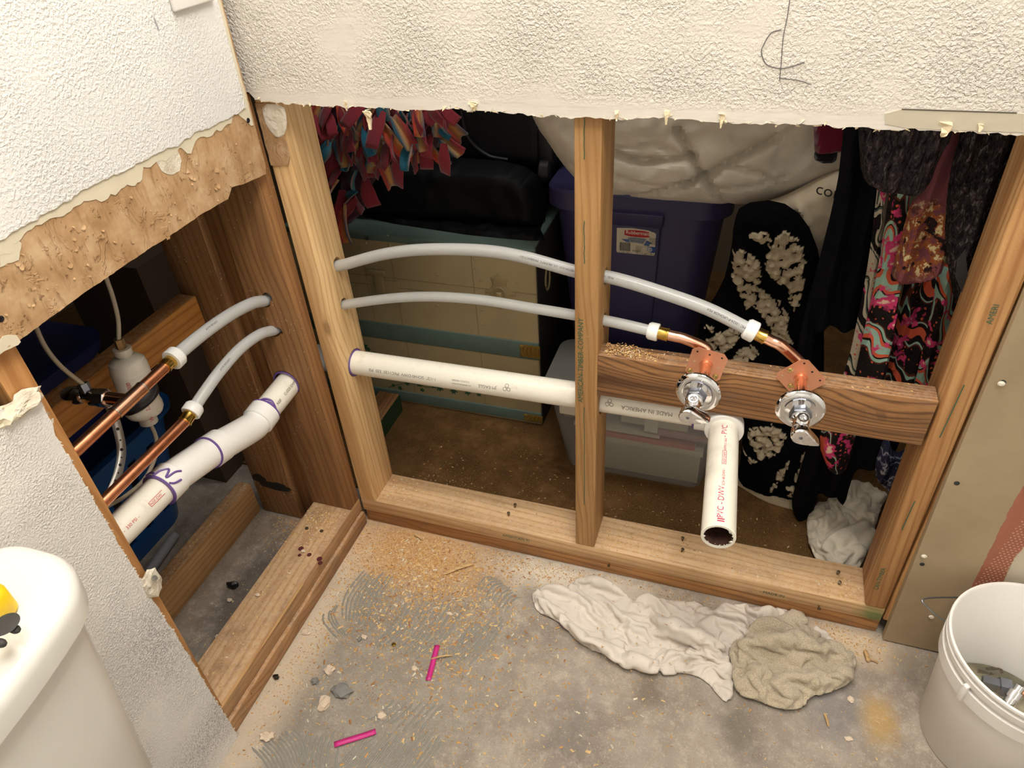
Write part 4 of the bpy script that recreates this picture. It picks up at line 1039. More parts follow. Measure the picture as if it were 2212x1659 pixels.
def fabric(name, col, rough=.9, weave=600, bump=.4, nz=.08, sheen=.2, dist=.0008):
    k = NT(name, rough, spec=.1); p = k.pos(); c = lin(*col); d = tuple(x * (1 - nz * 2) for x in c[:3]) + (1,)
    k.color(k.ramp(k.noise(p, 18, 4), [(.35, d), (.65, c)])); k.bump(k.noise(p, weave, 3, .7), dist, bump)
    k.b.inputs['Sheen Weight'].default_value = sheen
    return k.mat

# ------------------------------------------------------------------ the closet
# trunk
M_tr = flat('cream_painted_tin', (176, 158, 118), .55, nz=.1, nscale=12, bump=.15, bscale=60)
M_teal = flat('grey_teal_paint', (96, 116, 106), .6, nz=.15, nscale=25)
M_trs = flat('trunk_side_dark', (44, 38, 34), .6)
TX0, TX1, TY0, TY1, TH = -.34, .303, .42, .80, .512
tr = thing('footlocker', 'cream painted trunk with grey-teal bands, standing behind the drain pipe', 'trunk', (0, .6, .004))
MB().box(TX0, TX1, TY0, TY1, .004, TH).build('trunk_body', M_tr, tr, bevel=.004)
MB().box(TX1 - .001, TX1 + .0022, TY0 + .004, TY1 + .001, .006, TH + .003).build('end_panel', M_trs, tr, smooth=False)  # dark sheet covering the trunk's right end and its bands
def band_(z0, z1, nm='trim_band', e=.0035): MB().box(TX0 - e, TX1 + .0005, TY0 - e, TY1, z0, z1).build(nm, M_teal, tr, bevel=.002)
z1 = at_y(TY0, 1165, 742).z; z0 = at_y(TY0, 1165, 778).z
band_(z0, z1); z3 = at_y(TY0, 1165, 892).z; band_(.012, z3); band_(TH - .014, TH + .002, e=.003)
M_och = flat('ochre_brass', (150, 118, 52), .5, .4, bump=.5, bscale=120)
def corner_ornament(za, zb):
    b = MB(); y_ = TY0 - .0038
    w = .044; h = zb - za
    b.box(TX1 - w, TX1 + .0045, y_ - .002, y_, za + .004, zb - .003)
    for i in range(5):
        x_ = TX1 - w + .004 + i * .0095; b.tube([(x_ + .003, y_ - .003, za + .006), (x_ + .001 * (i - 2), y_ - .0045, za + h * .5), (x_ + .003, y_ - .003, zb - .005)], .0026, 8)
    for sgn in (0, 1): b.ellipsoid((TX1 - w + .002, y_ - .002, za + h * (.3 + .45 * sgn)), (.006, .003, h * .18), 10, 8)
    o = b.build('corner_ornament', M_och, tr); o['label'] = 'ochre metal shell corner'
corner_ornament(z0 + .004, z1 - .004); corner_ornament(.014, z3 - .004)
seam = at_y(TY0, 1000, 618).z
b = MB()
for z_ in (seam, seam - .026): b.box(TX0, TX1, TY0 - .0012, TY0, z_ - .0006, z_ + .0006)
for u in (776, 838): 
    x_ = at_y(TY0, u, 520).x; b.box(x_ - .0006, x_ + .0006, TY0 - .001, TY0, z1, TH)
for u in (1018,): 
    x_ = at_y(TY0, u, 560).x; b.box(x_ - .0006, x_ + .0006, TY0 - .001, TY0, .02, TH)
x_ = at_y(TY0, 880, 750).x; b.box(x_ - .0006, x_ + .0006, TY0 - .001, TY0, .02, z0)
b.build('panel_seam', flat('cream_seam_shadow', (146, 128, 92), .7), tr, smooth=False)
b = MB()
for u, v in [(790, 508), (790, 524), (792, 545), (838, 510), (841, 530), (812, 580), (870, 590), (945, 594), (1038, 606), (1118, 612), (1025, 560), (1027, 580), (1036, 640), (1040, 670), (1042, 700), (792, 610), (860, 615), (866, 650), (945, 660), (900, 730), (1045, 730), (790, 560)]:
    q = at_y(TY0, u, v); b.ellipsoid(q, (.0038, .0022, .0038), 10, 6)
b.build('rivet', M_tr, tr)
# star latch and hasp
M_tr2 = flat('cream_painted_hardware', (166, 148, 108), .45, .1)
q = at_y(TY0, 1080, 625); b = MB(); s_ = .034
s_ = .038
star = [(0, 1.15), (.25, .85), (.6, .75), (.42, .45), (.45, .2), (.7, -.05), (1.0, -.15), (.98, -.4), (.7, -.35), (.5, -.6), (.55, -1.0), (.35, -1.3), (0, -1.4)]
pts = [Vector((q.x + x * s_, TY0 - .003, q.z + z * s_)) for x, z in star] + [Vector((q.x - x * s_, TY0 - .003, q.z + z * s_)) for x, z in star[-2:0:-1]]
la = MB().prism(pts, (0, .0035, 0)).build('latch_plate', M_tr2, tr, bevel=.0012)
MB().lathe((q.x, TY0 - .003, q.z - .005), (0, -1, 0), [(0, .014), (.003, .014), (.004, .012), (.002, .009), (.001, .0001)], 24).build('latch_boss', M_tr2, la)
MB().box(q.x - .007, q.x + .007, TY0 - .012, TY0 - .003, q.z - .038, q.z - .004).build('latch_lever', M_tr2, la, bevel=.002)
MB().box(q.x - .0008, q.x + .0008, TY0 - .0126, TY0 - .0119, q.z - .028, q.z - .016).build('keyhole', M_hole, la, smooth=False)
q = at_y(TY0, 818, 590); MB().box(q.x - .028, q.x + .022, TY0 - .010, TY0, q.z - .004, q.z + .010).build('hasp_hinge', M_tr2, tr, bevel=.003)
MB().box(q.x - .014, q.x + .012, TY0 - .007, TY0, q.z - .05, q.z).build('hasp_strap', M_tr2, tr, bevel=.002)
MB().box(q.x - .03, q.x + .050, TY0 - .0016, TY0, q.z - .085, q.z - .018).build('hasp_plate', M_tr2, tr, bevel=.0008)
q = at_y(TY0, 790, 492); MB().lathe((q.x, TY0 - .003, TH - .008), (0, -1, 0), [(0, .005), (.002, .005), (.002, .003)], 16).build('lid_ring', flat('grey_ring', (112, 112, 100), .3, .8), tr)
# painted ivy leaves
M_ivy = flat('painted_ivy_green', (50, 84, 56), .6)
b = MB()
def leaf(x, z, s_, a):
    sh = [(0, -1), (.25, -.4), (.95, -.3), (.5, .1), (.7, .7), (.2, .5), (0, 1.1), (-.2, .5), (-.7, .7), (-.5, .1), (-.95, -.3), (-.25, -.4)]
    ca, sa = math.cos(a), math.sin(a); b.prism([Vector((x + (p_[0] * ca - p_[1] * sa) * s_, TY0 - .0009, z + (p_[0] * sa + p_[1] * ca) * s_)) for p_ in sh], (0, .0006, 0))
for u, v in ((796, 754), (808, 764), (788, 748), (865, 838), (905, 830), (912, 842), (950, 838), (980, 844), (1010, 848), (1035, 852), (1060, 846), (880, 828), (935, 832), (1020, 840), (995, 836), (850, 832)):
    q = at_y(TY0, u, v); leaf(q.x, q.z, rnd.uniform(.007, .013), rnd.uniform(0, 6))
b.build('painted_ivy', M_ivy, tr, smooth=False)
b = MB().tube([at_y(TY0 - .001, u, v) for u, v in ((840, 836), (880, 826), (920, 836), (970, 838), (1010, 846), (1060, 848))], .0008, 6); b.build('ivy_stem', M_ivy, tr)
# ring handle on the trunk end
MB().tube([Vector((TX1 + .004, .50 + .018 * math.cos(a), .40 + .03 * math.sin(a))) for a in [i * PI / 8 for i in range(17)]], .0025, 8).build('end_handle', M_tr2, tr)

# wooden offcut with green edge leaning by the corner stud
b = MB(); q = at_z(.03, 800, 930)
_g = at_z(.06, 843, 880).x; _h = at_z(.0, 838, 952).y; _h = max(_h, .1)
o = board('wood_offcut', 'brown wood offcut with a green painted edge behind the corner stud', wood('offcut_wood', 1, (150, 108, 66), (110, 74, 42), .3), (_g - .06, _g, _h, _h + .12, .004, .062)); o2 = MB().box(_g, _g + .001, _h, _h + .12, .004, .060).build('green_edge', flat('dark_green_paint', (36, 62, 36), .6), o, smooth=False)
# black bin bag on the trunk
M_bag = flat('black_bin_bag', (6, 6, 8), .6, spec=.2)
def hbag(X, Y, d): return .07 + .012 * fbm(X, Y, 6, 2) + .003 * np.abs(fbm(X, Y, 30, 5, 2)) 
_pl = rounded([(min(a, .288), max(c_, TH + .006)) for a, c_ in on_plane_y(.56, ((740, 450), (700, 380), (720, 300), (850, 330), (980, 340), (1120, 350), (1190, 390), (1205, 500), (1190, 522), (1080, 512), (960, 498), (850, 490)))], 1)
bag = relief('bin_bag', _pl, (0, .56, 0), (1, 0, 0), (0, 0, 1), (0, -1, 0), hbag, M_bag, edge=.03, step=.007)
bag.location.z += .0; meta(bag, 'shiny black plastic sack slumped on top of the cream trunk', 'bag')
# flap of the sack lying over the trunk edge
def hfl(X, Y, d): return .010 + .006 * fbm(X, Y, 25, 9, 3)
pl = [(q.x, q.y) for q in (at_z(TH + .004, u, v) for u, v in ((790, 468), (850, 482), (930, 494), (1010, 506), (1080, 513), (1150, 519), (1200, 520), (1225, 500), (1200, 400), (1100, 370), (760, 370), (760, 440)))]
pl = [(min(a, .315 if c_ < .47 else .288), max(c_, .425)) for a, c_ in pl]
fl = relief('sack_skirt', pl, (0, 0, TH + .003), (1, 0, 0), (0, 1, 0), (0, 0, 1), hfl, M_bag, edge=.012, step=.007, parent=bag)
# suitcase
MB().box(-.22, .285, .562, .79, TH + .004, .600).build('sack_back', M_bag, bag, bevel=.02)
M_case = flat('black_case_cloth', (14, 14, 17), .7, bump=.6, bscale=500)
sc = thing('suitcase', 'black fabric suitcase lying behind the sack under the cut wall edge', 'suitcase', (.22, .66, .60))
ql = at_y(.60, 960, 250); qr = at_y(.60, 1195, 400)
MB().box(ql.x + .0, qr.x + .02, .60, .84, .628, .93).build('case_shell', M_case, sc, bevel=.03, bseg=4)
b = MB()
for i in range(46):
    x_ = ql.x + .07 + i * .0045
    if x_ < qr.x - .05: b.tube([(x_, .5985, .66), (x_, .5985, .90)], .0010, 5)
b.build('ribbed_front', M_case, sc)
MB().tube(catmull([(ql.x + .05, .592, .92), (ql.x + .045, .59, .80), (ql.x + .055, .59, .70), (ql.x + .10, .592, .655), (ql.x + .15, .594, .645)], 8), .005, 10).build('edge_piping', flat('black_rubber', (12, 12, 14), .5), sc)
for xx in (ql.x + .018, qr.x - .012):
    w_ = MB(); w_.lathe((xx - .016, .590, .627), (1, 0, 0), [(0, .004), (0, .022), (.004, .026), (.024, .026), (.028, .022), (.028, .004)], 28); w_.build('wheel', flat('black_rubber', (12, 12, 14), .5), sc)
    MB().box(xx - .022, xx + .020, .588, .63, .635, .72).build('wheel_housing', flat('black_rubber', (12, 12, 14), .5), sc, bevel=.008)

# fleece fringe blanket: strips hanging in front of a dark body
def fleece(name, cols, stripes):
    k = NT(name, 1.0, spec=.05); q = k.obj()
    if stripes:
        w_ = k.n('ShaderNodeSeparateXYZ'); k.link(q, w_.inputs[0]); t_ = k.step(w_.outputs['X'], -.016, .016)
        k.color(k.ramp(t_, [(i / (len(cols) - 1), lin(*c_)) for i, c_ in enumerate(cols)]))
    else: k.color(lin(*cols[0]))
    k.bump(k.noise(k.pos(), 900, 2), .0008, .5); k.b.inputs['Sheen Weight'].default_value = .3; return k.mat
MF = [fleece('fleece_red', [(140, 50, 60)], False), fleece('fleece_rainbow', [(48, 112, 134), (44, 82, 104), (176, 140, 90), (160, 70, 54), (140, 50, 60)], True), fleece('fleece_teal', [(44, 92, 116), (40, 100, 124), (58, 124, 138), (188, 120, 96)], True), fleece('fleece_orange', [(164, 58, 66), (188, 72, 52), (212, 160, 92), (90, 84, 110)], True)]
fb = thing('fringed_fleece_blanket', 'red and rainbow fleece blanket with knotted fringe, top left of the closet opening', 'blanket', at_y(.40, 830, 300))
def hfb(X, Y, d): return .025 + .018 * fbm(X, Y, 22, 3, 3)
yrelief('blanket_body', .40, ((650, 60), (730, 330), (740, 420), (705, 470), (735, 500), (790, 455), (800, 395), (850, 360), (900, 345), (955, 330), (945, 60), (760, 60)), hfb, fleece('fleece_dark', [(74, 34, 48)], False), parent=fb, edge=.02, step=.008, rnds=1)
protos = []
for k_ in range(7):
    b = MB(); L_ = rnd.uniform(.055, .085); W_ = rnd.uniform(.013, .017); cv = rnd.uniform(-.5, .5); tw = rnd.uniform(-.7, .7)
    def sfn(i, j, L_=L_, W_=W_, cv=cv, tw=tw):
        t_ = j; a = tw * t_; w_ = W_ * (.45 + .55 * min(1, t_ * 2.2)); x_ = (i - .5) * 2 * w_
        return Vector((x_ * math.cos(a) + cv * .02 * t_ * t_, -.012 * math.sin(t_ * 2.4) - x_ * math.sin(a) * .8 - .006 * math.cos(i * PI * 2) * (k_ % 2), -L_ * t_))
    b.grid(6, 9, sfn)
    for mi, m_ in enumerate(MF[:4]): pass
    me = b.build('fringe_strip', MF[(0, 1, 0, 2, 0, 3, 0)[k_]], fb, local=True, solid=.0028)
    protos.append(me)
cnt = 0
spots = [(u_, v_ - 14) for u_, v_ in ((700, 385), (722, 380), (745, 372), (770, 385), (705, 410), (730, 405), (765, 412), (790, 402), (712, 435), (740, 428), (770, 432), (718, 460), (745, 455), (770, 448), (720, 482), (742, 478), (716, 505), (735, 500), (728, 530))]
rr = random.Random(5)
for v in range(232, 372, 19):
    for u in range(690, 965, 24):
        uu = u + rr.uniform(-9, 9); vv = v + rr.uniform(-7, 7)
        lim = 352 if uu > 800 else 400
        if vv < lim and not (uu > 900 and vv > 345): spots.append((uu, vv - 18))
for uu, vv in ((705, 400), (730, 395), (770, 405), (715, 430), (748, 420), (775, 425), (712, 455), (740, 450), (765, 440), (716, 478), (738, 470), (712, 500), (735, 490), (725, 520)): spots.append((uu, vv - 14))
for uu, vv in spots[:98]:
    pr_ = protos[cnt % 7] if cnt % 7 != 1 or uu > 690 else protos[0]
    if cnt < 7: o = pr_
    else: o = pr_.copy(); C.objects.link(o); o.parent = fb
    q = at_y(.355 - rr.uniform(0, .05), uu, vv); q.z += .004
    o.location = q - wloc(fb)
    dx = (uu - 810) / 150
    o.rotation_euler = (rr.uniform(-.7, .4), rr.uniform(-.8, .8) - dx * .5, rr.uniform(-.9, .9)); s_ = rr.uniform(.75, 1.1); o.scale = (s_, s_, s_)
    cnt += 1

# blue storage tote with label
M_tote = flat('indigo_tote_plastic', (54, 50, 88), .42, bump=.2, bscale=500)
tt = thing('storage_tote', 'large indigo plastic tote with a paper label, standing behind the middle stud', 'storage box', (.50, .68, .004))
BY = .50; bx0 = at_y(BY, 1172, 425).x; bx1 = at_y(BY, 1585, 445).x; bz = at_y(BY, 1300, 418).z
def taper(z, x0, x1, y0, y1, r_=.05, n=8):
    pts = []
    for cx_, cy_, a0 in ((x1 - r_, y0 + r_, -PI / 2), (x1 - r_, y1 - r_, 0), (x0 + r_, y1 - r_, PI / 2), (x0 + r_, y0 + r_, PI)):
        for i in range(n + 1): a = a0 + i / n * PI / 2; pts.append(Vector((cx_ + r_ * math.cos(a), cy_ + r_ * math.sin(a), z)))
    return pts
def loft(b, loops, cap0=True, cap1=True):
    n = len(loops[0]); base = len(b.v)
    for l_ in loops: b.v += l_
    for i in range(len(loops) - 1):
        for j in range(n): b.f.append([base + i * n + j, base + i * n + (j + 1) % n, base + (i + 1) * n + (j + 1) % n, base + (i + 1) * n + j]); b.m.append(b.mi)
    if cap0: b.f.append([base + j for j in range(n)][::-1]); b.m.append(b.mi)
    if cap1: b.f.append([base + (len(loops) - 1) * n + j for j in range(n)]); b.m.append(b.mi)
    return b
tp_ = .055
b = MB(); loft(b, [taper(z, bx0 + .012 + tp_ * (1 - z / bz), bx1 - .012 - tp_ * (1 - z / bz), BY + .012 + tp_ * .5 * (1 - z / bz), .86, .06) for z in (.004, .02, bz * .45, bz * .452, bz - .04)], True, True)
b.build('tote_body', M_tote, tt)
b = MB(); loft(b, [taper(bz - .046, bx0 + .004, bx1 - .004, BY + .004, .87, .06), taper(bz - .044, bx0, bx1, BY, .874, .06), taper(bz - .006, bx0, bx1, BY, .874, .06), taper(bz, bx0 + .006, bx1 - .006, BY + .006, .868, .055)]); b.build('lid', M_tote, tt)
# raised centre panel with handle lip
px0 = at_y(BY, 1300, 450).x; px1 = at_y(BY, 1430, 455).x
b = MB(); b.hexa([(px0 + .012, BY + .040, .06), (px1 - .012, BY + .040, .06), (px1 - .012, BY + .06, .06), (px0 + .012, BY + .06, .06), (px0, BY + .004, bz - .07), (px1, BY + .004, bz - .07), (px1, BY + .03, bz - .07), (px0, BY + .03, bz - .07)])
b.build('centre_panel', M_tote, tt, bevel=.004)
b = MB(); b.hexa([(px0 - .004, BY + .002, bz - .072), (px1 + .004, BY + .002, bz - .072), (px1 + .004, BY + .03, bz - .072), (px0 - .004, BY + .03, bz - .072), (px0 - .006, BY - .012, bz - .036), (px1 + .006, BY - .012, bz - .036), (px1 + .006, BY + .03, bz - .036), (px0 - .006, BY + .03, bz - .036)])
b.build('handle_lip', M_tote, tt, bevel=.003)
# label on the panel
LC = [at_y(BY + .006, u, v) for u, v in ((1332, 491), (1418, 496), (1418, 551), (1333, 546))]
zt_, zb_ = LC[0].z, LC[3].z; lx0, lx1 = LC[0].x + .001, LC[1].x
def ly(z): return BY + .0036 + (bz - .07 - z) * ((.040 - .004) / (bz - .13))
LW = lx1 - lx0; LH = zt_ - zb_
def lp_(x, y, off=0.0): z = zb_ + y * LH; return Vector((lx0 + x * LW, ly(z) - .0006 - off, z))
lab = MB().prism([lp_(x, y) for x, y in ((.03, 0), (.97, 0), (1, .04), (1, .88), (.96, .93), (.9, .95), (.8, 1.0), (.4, 1.04), (.0, 1.0), (0, .05))], (0, .0005, 0)).build('paper_label', flat('label_paper', (206, 196, 174), .6), tt, smooth=False)
def lq(pts, col, off, nm='label_print'): return MB().prism([lp_(x, y, off) for x, y in pts], (0, .0001, 0)).build(nm, flat('label_%d_%d_%d' % col, col, .6), lab, smooth=False)
lq([(.2, .74), (.35, .705), (.5, .70), (.7, .705), (.84, .73), (.84, .93), (.7, .96), (.5, .97), (.35, .96), (.2, .93)], (178, 30, 34), .0002, 'red_logo_field')
M_wtxt = flat('white_print', (226, 220, 206), .6); M_ktxt = flat('black_print', (26, 24, 24), .7)
def ltext(s_, size, x, y, m_=M_ktxt, off=.0005, **kw):
    s0 = lp_(x, y, off); return text(s_, size, lambda a, c_: Vector((s0.x + a, ly(s0.z + c_) - .0006 - off, s0.z + c_)), m_, lab, **kw)
ltext('Rubbermaid', .0125, .235, .80, M_wtxt, sx=.86, bold=.0001, label='white brand word on the red field')
lq([(.12, .57), (.3, .58), (.36, .62), (.36, .46), (.26, .46)], (70, 96, 148), .0002); lq([(.78, .6), (.92, .5), (.86, .47), (.84, .36), (.70, .40)], (70, 96, 148), .0002)
lq([(.28, .66), (.5, .69), (.76, .66), (.68, .44), (.5, .47), (.34, .46)], (140, 150, 160), .0003)
ltext('Shatter resistant', .0055, .34, .61); ltext('Materiau tres resistant', .0050, .30, .55); ltext('No se rompe', .0055, .38, .49)
for i, s_ in enumerate(('Storage Box', 'Boite de', 'rangement', 'Caja de', 'almacenaje')): ltext(s_, .0045, .845, .68 - i * .055)
b = MB(); x_ = .08; rr = random.Random(3)
while x_ < .36:
    w_ = rr.choice((.004, .007, .011)); b.prism([lp_(x_, .07 + (0 if rr.random() < .3 else .03), .0003), lp_(x_ + w_, .09, .0003), lp_(x_ + w_, .44, .0003), lp_(x_, .44, .0003)], (0, .0001, 0)); x_ += w_ + rr.choice((.004, .007))
b.build('barcode', M_ktxt, lab, smooth=False)
ltext('0  71691 14500  8', .0040, .06, .015)
lq([(.86, .12), (1.0, .12), (1.0, .36), (.86, .36), (.8, .3), (.79, .2)], (20, 70, 140), .0002)
b = MB().prism([lp_(.865 + .065 * math.cos(a), .24 + .095 * math.sin(a), .0004) for a in [i * PI / 12 for i in range(24)]], (0, .0001, 0)); b.build('round_seal', flat('seal_grey', (176, 178, 184), .5), lab, smooth=False)
ltext('18', .006, .845, .21); ltext('18 U.S. gal / 68.1 L', .0062, .50, .03)
for i in range(7): ltext('MADE IN U.S.A.  Rubbermaid', .0027, .50, .32 - i * .035) if i < 1 else lq([(.5, .32 - i * .033), (.5 + rr.uniform(.12, .2), .32 - i * .033), (.5 + .15, .332 - i * .033), (.5, .332 - i * .033)], (120, 112, 100), .0003)
ltext('OSLBV', .006, .42, .1)

# clear box with papers
k = NT('clear_box_plastic', .12, spec=.5); k.color(lin(228, 228, 222))
tb = k.n('ShaderNodeBsdfTransparent'); tb.inputs[0].default_value = (.9, .9, .88, 1); mx = k.n('ShaderNodeMixShader'); mx.inputs[0].default_value = .13
k.link(tb.outputs[0], mx.inputs[1]); k.link(k.b.outputs[0], mx.inputs[2]); k.link(mx.outputs[0], k.nt.nodes['Material Output'].inputs[0]); M_clear = k.mat
cbx0, cbx1, cby0, cby1, cbz = .362, .765, .272, .46, .245
cb = thing('clear_storage_box', 'clear plastic storage box holding papers, on the carpet behind the middle stud', 'storage box', (.56, .37, .004))
tz = lambda z: .040 * (1 - z / cbz)
b = MB(); loft(b, [taper(z, cbx0 + tz(z), cbx1 - tz(z), cby0 + tz(z) * .5, cby1 - tz(z) * .5, .03) for z in (.0045, .012, .1, cbz)], True, False); b.build('clear_wall', M_clear, cb, solid=.0018)
b = MB(); loft(b, [taper(cbz - .004, cbx0 - .008, cbx1 + .008, cby0 - .008, cby1 + .008, .035), taper(cbz + .012, cbx0 - .010, cbx1 + .010, cby0 - .010, cby1 + .010, .035), taper(cbz + .014, cbx0 - .004, cbx1 + .004, cby0 - .004, cby1 + .004, .03)]); b.build('frosted_lid', flat('frosted_lid', (120, 118, 112), .5), cb)
q = at_y(cby0 - .012, 1236, 893); MB().box(q.x - .03, q.x + .02, cby0 - .016, cby0 - .004, cbz - .05, cbz + .012).build('latch_clip', flat('pale_clip', (206, 198, 180), .4), cb, bevel=.004)
def content(name, label, cat, x0, x1, y0, y1, z0, z1, col, sk=0):
    b = MB(); b.hexa([(x0, y0, z0), (x1, y0, z0 + sk), (x1, y1, z0 + sk), (x0, y1, z0), (x0, y0, z1), (x1, y0, z1 + sk), (x1, y1, z1 + sk), (x0, y1, z1)]); meta(b.build(name, flat('paper_%d_%d_%d' % col, col, .8), smooth=False), label, cat)
content('paper_stack', 'thick roll of cream paper at the bottom of the clear box', 'paper', .425, .715, .305, .43, .008, .095, (186, 172, 150))
content('folder', 'flat cream folder lying above the paper roll in the clear box', 'folder', .43, .72, .298, .43, .098, .112, (198, 186, 164))
content('card_sheet', 'salmon pink sheet between cream folders in the clear box', 'paper', .44, .70, .300, .43, .114, .128, (186, 104, 92), -.004)
content('folder', 'narrow cream folder above the salmon sheet in the clear box', 'folder', .42, .62, .300, .43, .131, .140, (196, 184, 164))
content('card_sheet', 'dusty pink rounded sheet near the drain stub in the clear box', 'paper', .60, .73, .300, .43, .141, .158, (158, 116, 108))
content('fabric_bundle', 'pale bundle at the top of the clear box below the drain pipe', 'cloth', .53, .68, .305, .42, .160, .220, (190, 178, 156))
content('dark_case', 'dark flat case at the back right of the clear box', 'case', .69, .735, .34, .44, .160, .205, (58, 52, 54))
content('white_tag', 'small white square tag on the pale bundle in the clear box', 'tag', .585, .615, .296, .299, .150, .185, (206, 198, 182))
content('fabric_bundle', 'brownish bundle at the left end of the clear box', 'cloth', .395, .47, .31, .42, .145, .22, (134, 112, 94))

# white comforter hanging over the tote
M_comf = fabric('white_comforter', (214, 204, 186), weave=700, bump=.15)
CY = .46
cseam = [on_plane_y(CY, p_) for p_ in (((1475, 256), (1500, 312), (1545, 380), (1578, 430)), ((1680, 268), (1600, 312), (1505, 365), (1420, 390), (1330, 420)), ((1330, 300), (1400, 320), (1505, 312)))]
creases = [on_plane_y(CY, p_) for p_ in (((1330, 345), (1420, 372), (1500, 365), (1560, 345)), ((1340, 290), (1420, 285), (1470, 300)), ((1545, 380), (1640, 372), (1700, 350)), ((1250, 330), (1330, 390), (1420, 405)), ((1580, 330), (1650, 345), (1680, 370)))]
def hcomf(X, Y, d):
    return .075 + .010 * fbm(X, Y, 6, 1, 2) + ridges(X, Y, [(s_, -.020, .007) for s_ in cseam] + [(s_, -.007, .005) for s_ in creases]) + .0015 * np.sin(fbm(X, Y, 12, 6, 2) * 9)
cf = yrelief('comforter', CY, ((1100, 60), (1140, 215), (1165, 270), (1180, 290), (1215, 345), (1250, 385), (1300, 412), (1380, 422), (1480, 428), (1560, 436), (1640, 434), (1700, 410), (1770, 385), (1830, 370), (1880, 320), (1890, 60), (1500, 60)), hcomf, M_comf, edge=.06, edge_pow=.6, step=.006)
meta(cf, 'thick off-white quilted comforter slumped over the indigo tote', 'comforter')
# pillow with embroidered script beneath it
M_pil = fabric('cream_pillowcase', (206, 190, 164), weave=500, bump=.3)
PYY = .40
pls = [on_plane_y(PYY, p_) for p_ in (((1700, 400), (1730, 440), (1745, 500), (1750, 560)), ((1722, 420), (1748, 470), (1762, 530)), ((1665, 440), (1700, 470), (1740, 490)), ((1690, 470), (1725, 520), (1750, 560)))]
def hpil(X, Y, d): return .035 + .006 * fbm(X, Y, 16, 4, 3) + ridges(X, Y, [(s_, .007, .004) for s_ in pls[:2]] + [(s_, -.006, .004) for s_ in pls[2:]])
pi_ = yrelief('pillow', PYY, ((1655, 435), (1680, 480), (1720, 530), (1755, 565), (1790, 540), (1850, 420), (1850, 360), (1790, 372), (1730, 405), (1690, 425)), hpil, M_pil, edge=.03, step=.005)
meta(pi_, 'cream pillow with dark embroidered script beside the hanging navy garment', 'pillow')
q = at_y(.358, 1760, 418); text('com', .03, lambda x, y: Vector((q.x + x, .3585, q.z + y - x * .2)), flat('brown_embroidery', (64, 54, 48), .9), pi_, name='embroidered_script')

# crochet blanket, black with off-white tufts
k = NT('crochet_yarn', 1.0, spec=.05); at_n = k.n('ShaderNodeAttribute'); at_n.attribute_name = 'white'
k.color(k.mix(k.step(at_n.outputs['Fac'], .35, .6), lin(13, 12, 14), lin(184, 168, 140))); p = k.pos()
k.bump(k.noise(p, 420, 4, .8), .002, 1.0); M_cro = k.mat
CRY = .34
def polys_mask(polys):
    def fn(X, Y):
        out = np.zeros(len(X))
        for poly in polys:
            ins = np.zeros(len(X), bool); n = len(poly)
            for i in range(n):
                x1, y1 = poly[i]; x2, y2 = poly[(i + 1) % n]; c_ = (y1 > Y) != (y2 > Y)
                ins ^= c_ & (X < (x2 - x1) * (Y - y1) / (y2 - y1 + 1e-12) + x1)
            out = np.maximum(out, ins)
        return out
    return fn
def wp_(pts): return on_plane_y(CRY - .03, pts)
whites = [wp_(p_) for p_ in (
    ((1583, 545), (1600, 528), (1625, 540), (1645, 560), (1645, 585), (1640, 610), (1655, 625), (1680, 640), (1705, 668), (1700, 700), (1715, 730), (1690, 740), (1660, 725), (1670, 700), (1655, 680), (1635, 655), (1615, 655), (1600, 625), (1585, 600)),
    ((1655, 560), (1670, 520), (1690, 490), (1715, 500), (1735, 530), (1738, 590), (1730, 640), (1715, 660), (1705, 640), (1700, 600), (1680, 600), (1660, 575)),
    ((1615, 500), (1640, 490), (1665, 500), (1668, 525), (1640, 515)), ((1515, 735), (1560, 705), (1600, 700), (1600, 720), (1550, 765), (1530, 765), (1512, 750)), ((1600, 745), (1630, 740), (1640, 755), (1605, 778), (1570, 785), (1580, 765)),
    ((1615, 915), (1640, 912), (1670, 905), (1700, 930), (1690, 955), (1665, 980), (1640, 975), (1622, 950)), ((1598, 965), (1625, 978), (1640, 985), (1610, 982)), ((1735, 965), (1752, 972), (1740, 1010), (1730, 1030), (1715, 1022), (1728, 1000)), ((1700, 1035), (1718, 1030), (1715, 1060), (1700, 1060)), ((1700, 990), (1708, 980), (1690, 1020), (1670, 1045), (1660, 1050), (1680, 1015)), ((1520, 690), (1545, 695), (1540, 710), (1522, 705)))]
wm = polys_mask(whites)
def wmj(X, Y): return wm(X + .006 * fbm(X, Y, 90, 1, 2), Y + .006 * fbm(X, Y, 90, 5, 2))
def puff(X, Y, f=75):
    out = np.zeros(len(X))
    for i, (x, y) in enumerate(zip(X, Y)):
        d_, _ = mnoise.voronoi((float(x * f), float(y * f * 1.1), .3)); out[i] = max(0, 1 - d_[0] * 1.25)
    return out
def hcro(X, Y, d):
    w_ = wmj(X, Y); pf_ = puff(X, Y); return .04 + .012 * fbm(X, Y, 11, 8, 3) + w_ * (.003 + .018 * np.sqrt(pf_)) + (1 - w_) * .004 * puff(X, Y, 110)
cr = yrelief('crochet_blanket', CRY, ((1500, 700), (1560, 620), (1580, 540), (1585, 480), (1600, 440), (1680, 430), (1740, 470), (1775, 560), (1780, 700), (1780, 850), (1770, 1000), (1730, 1085), (1690, 1075), (1640, 1050), (1590, 1030), (1600, 1000), (1605, 900), (1590, 850), (1530, 770)), hcro, M_cro, edge=.03, step=.0034, attr={'white': lambda X, Y, H: wmj(X, Y) * (.15 + .85 * (puff(X, Y) > .10))})
meta(cr, 'black crochet blanket with off-white tufts bunched behind the cross block', 'blanket')
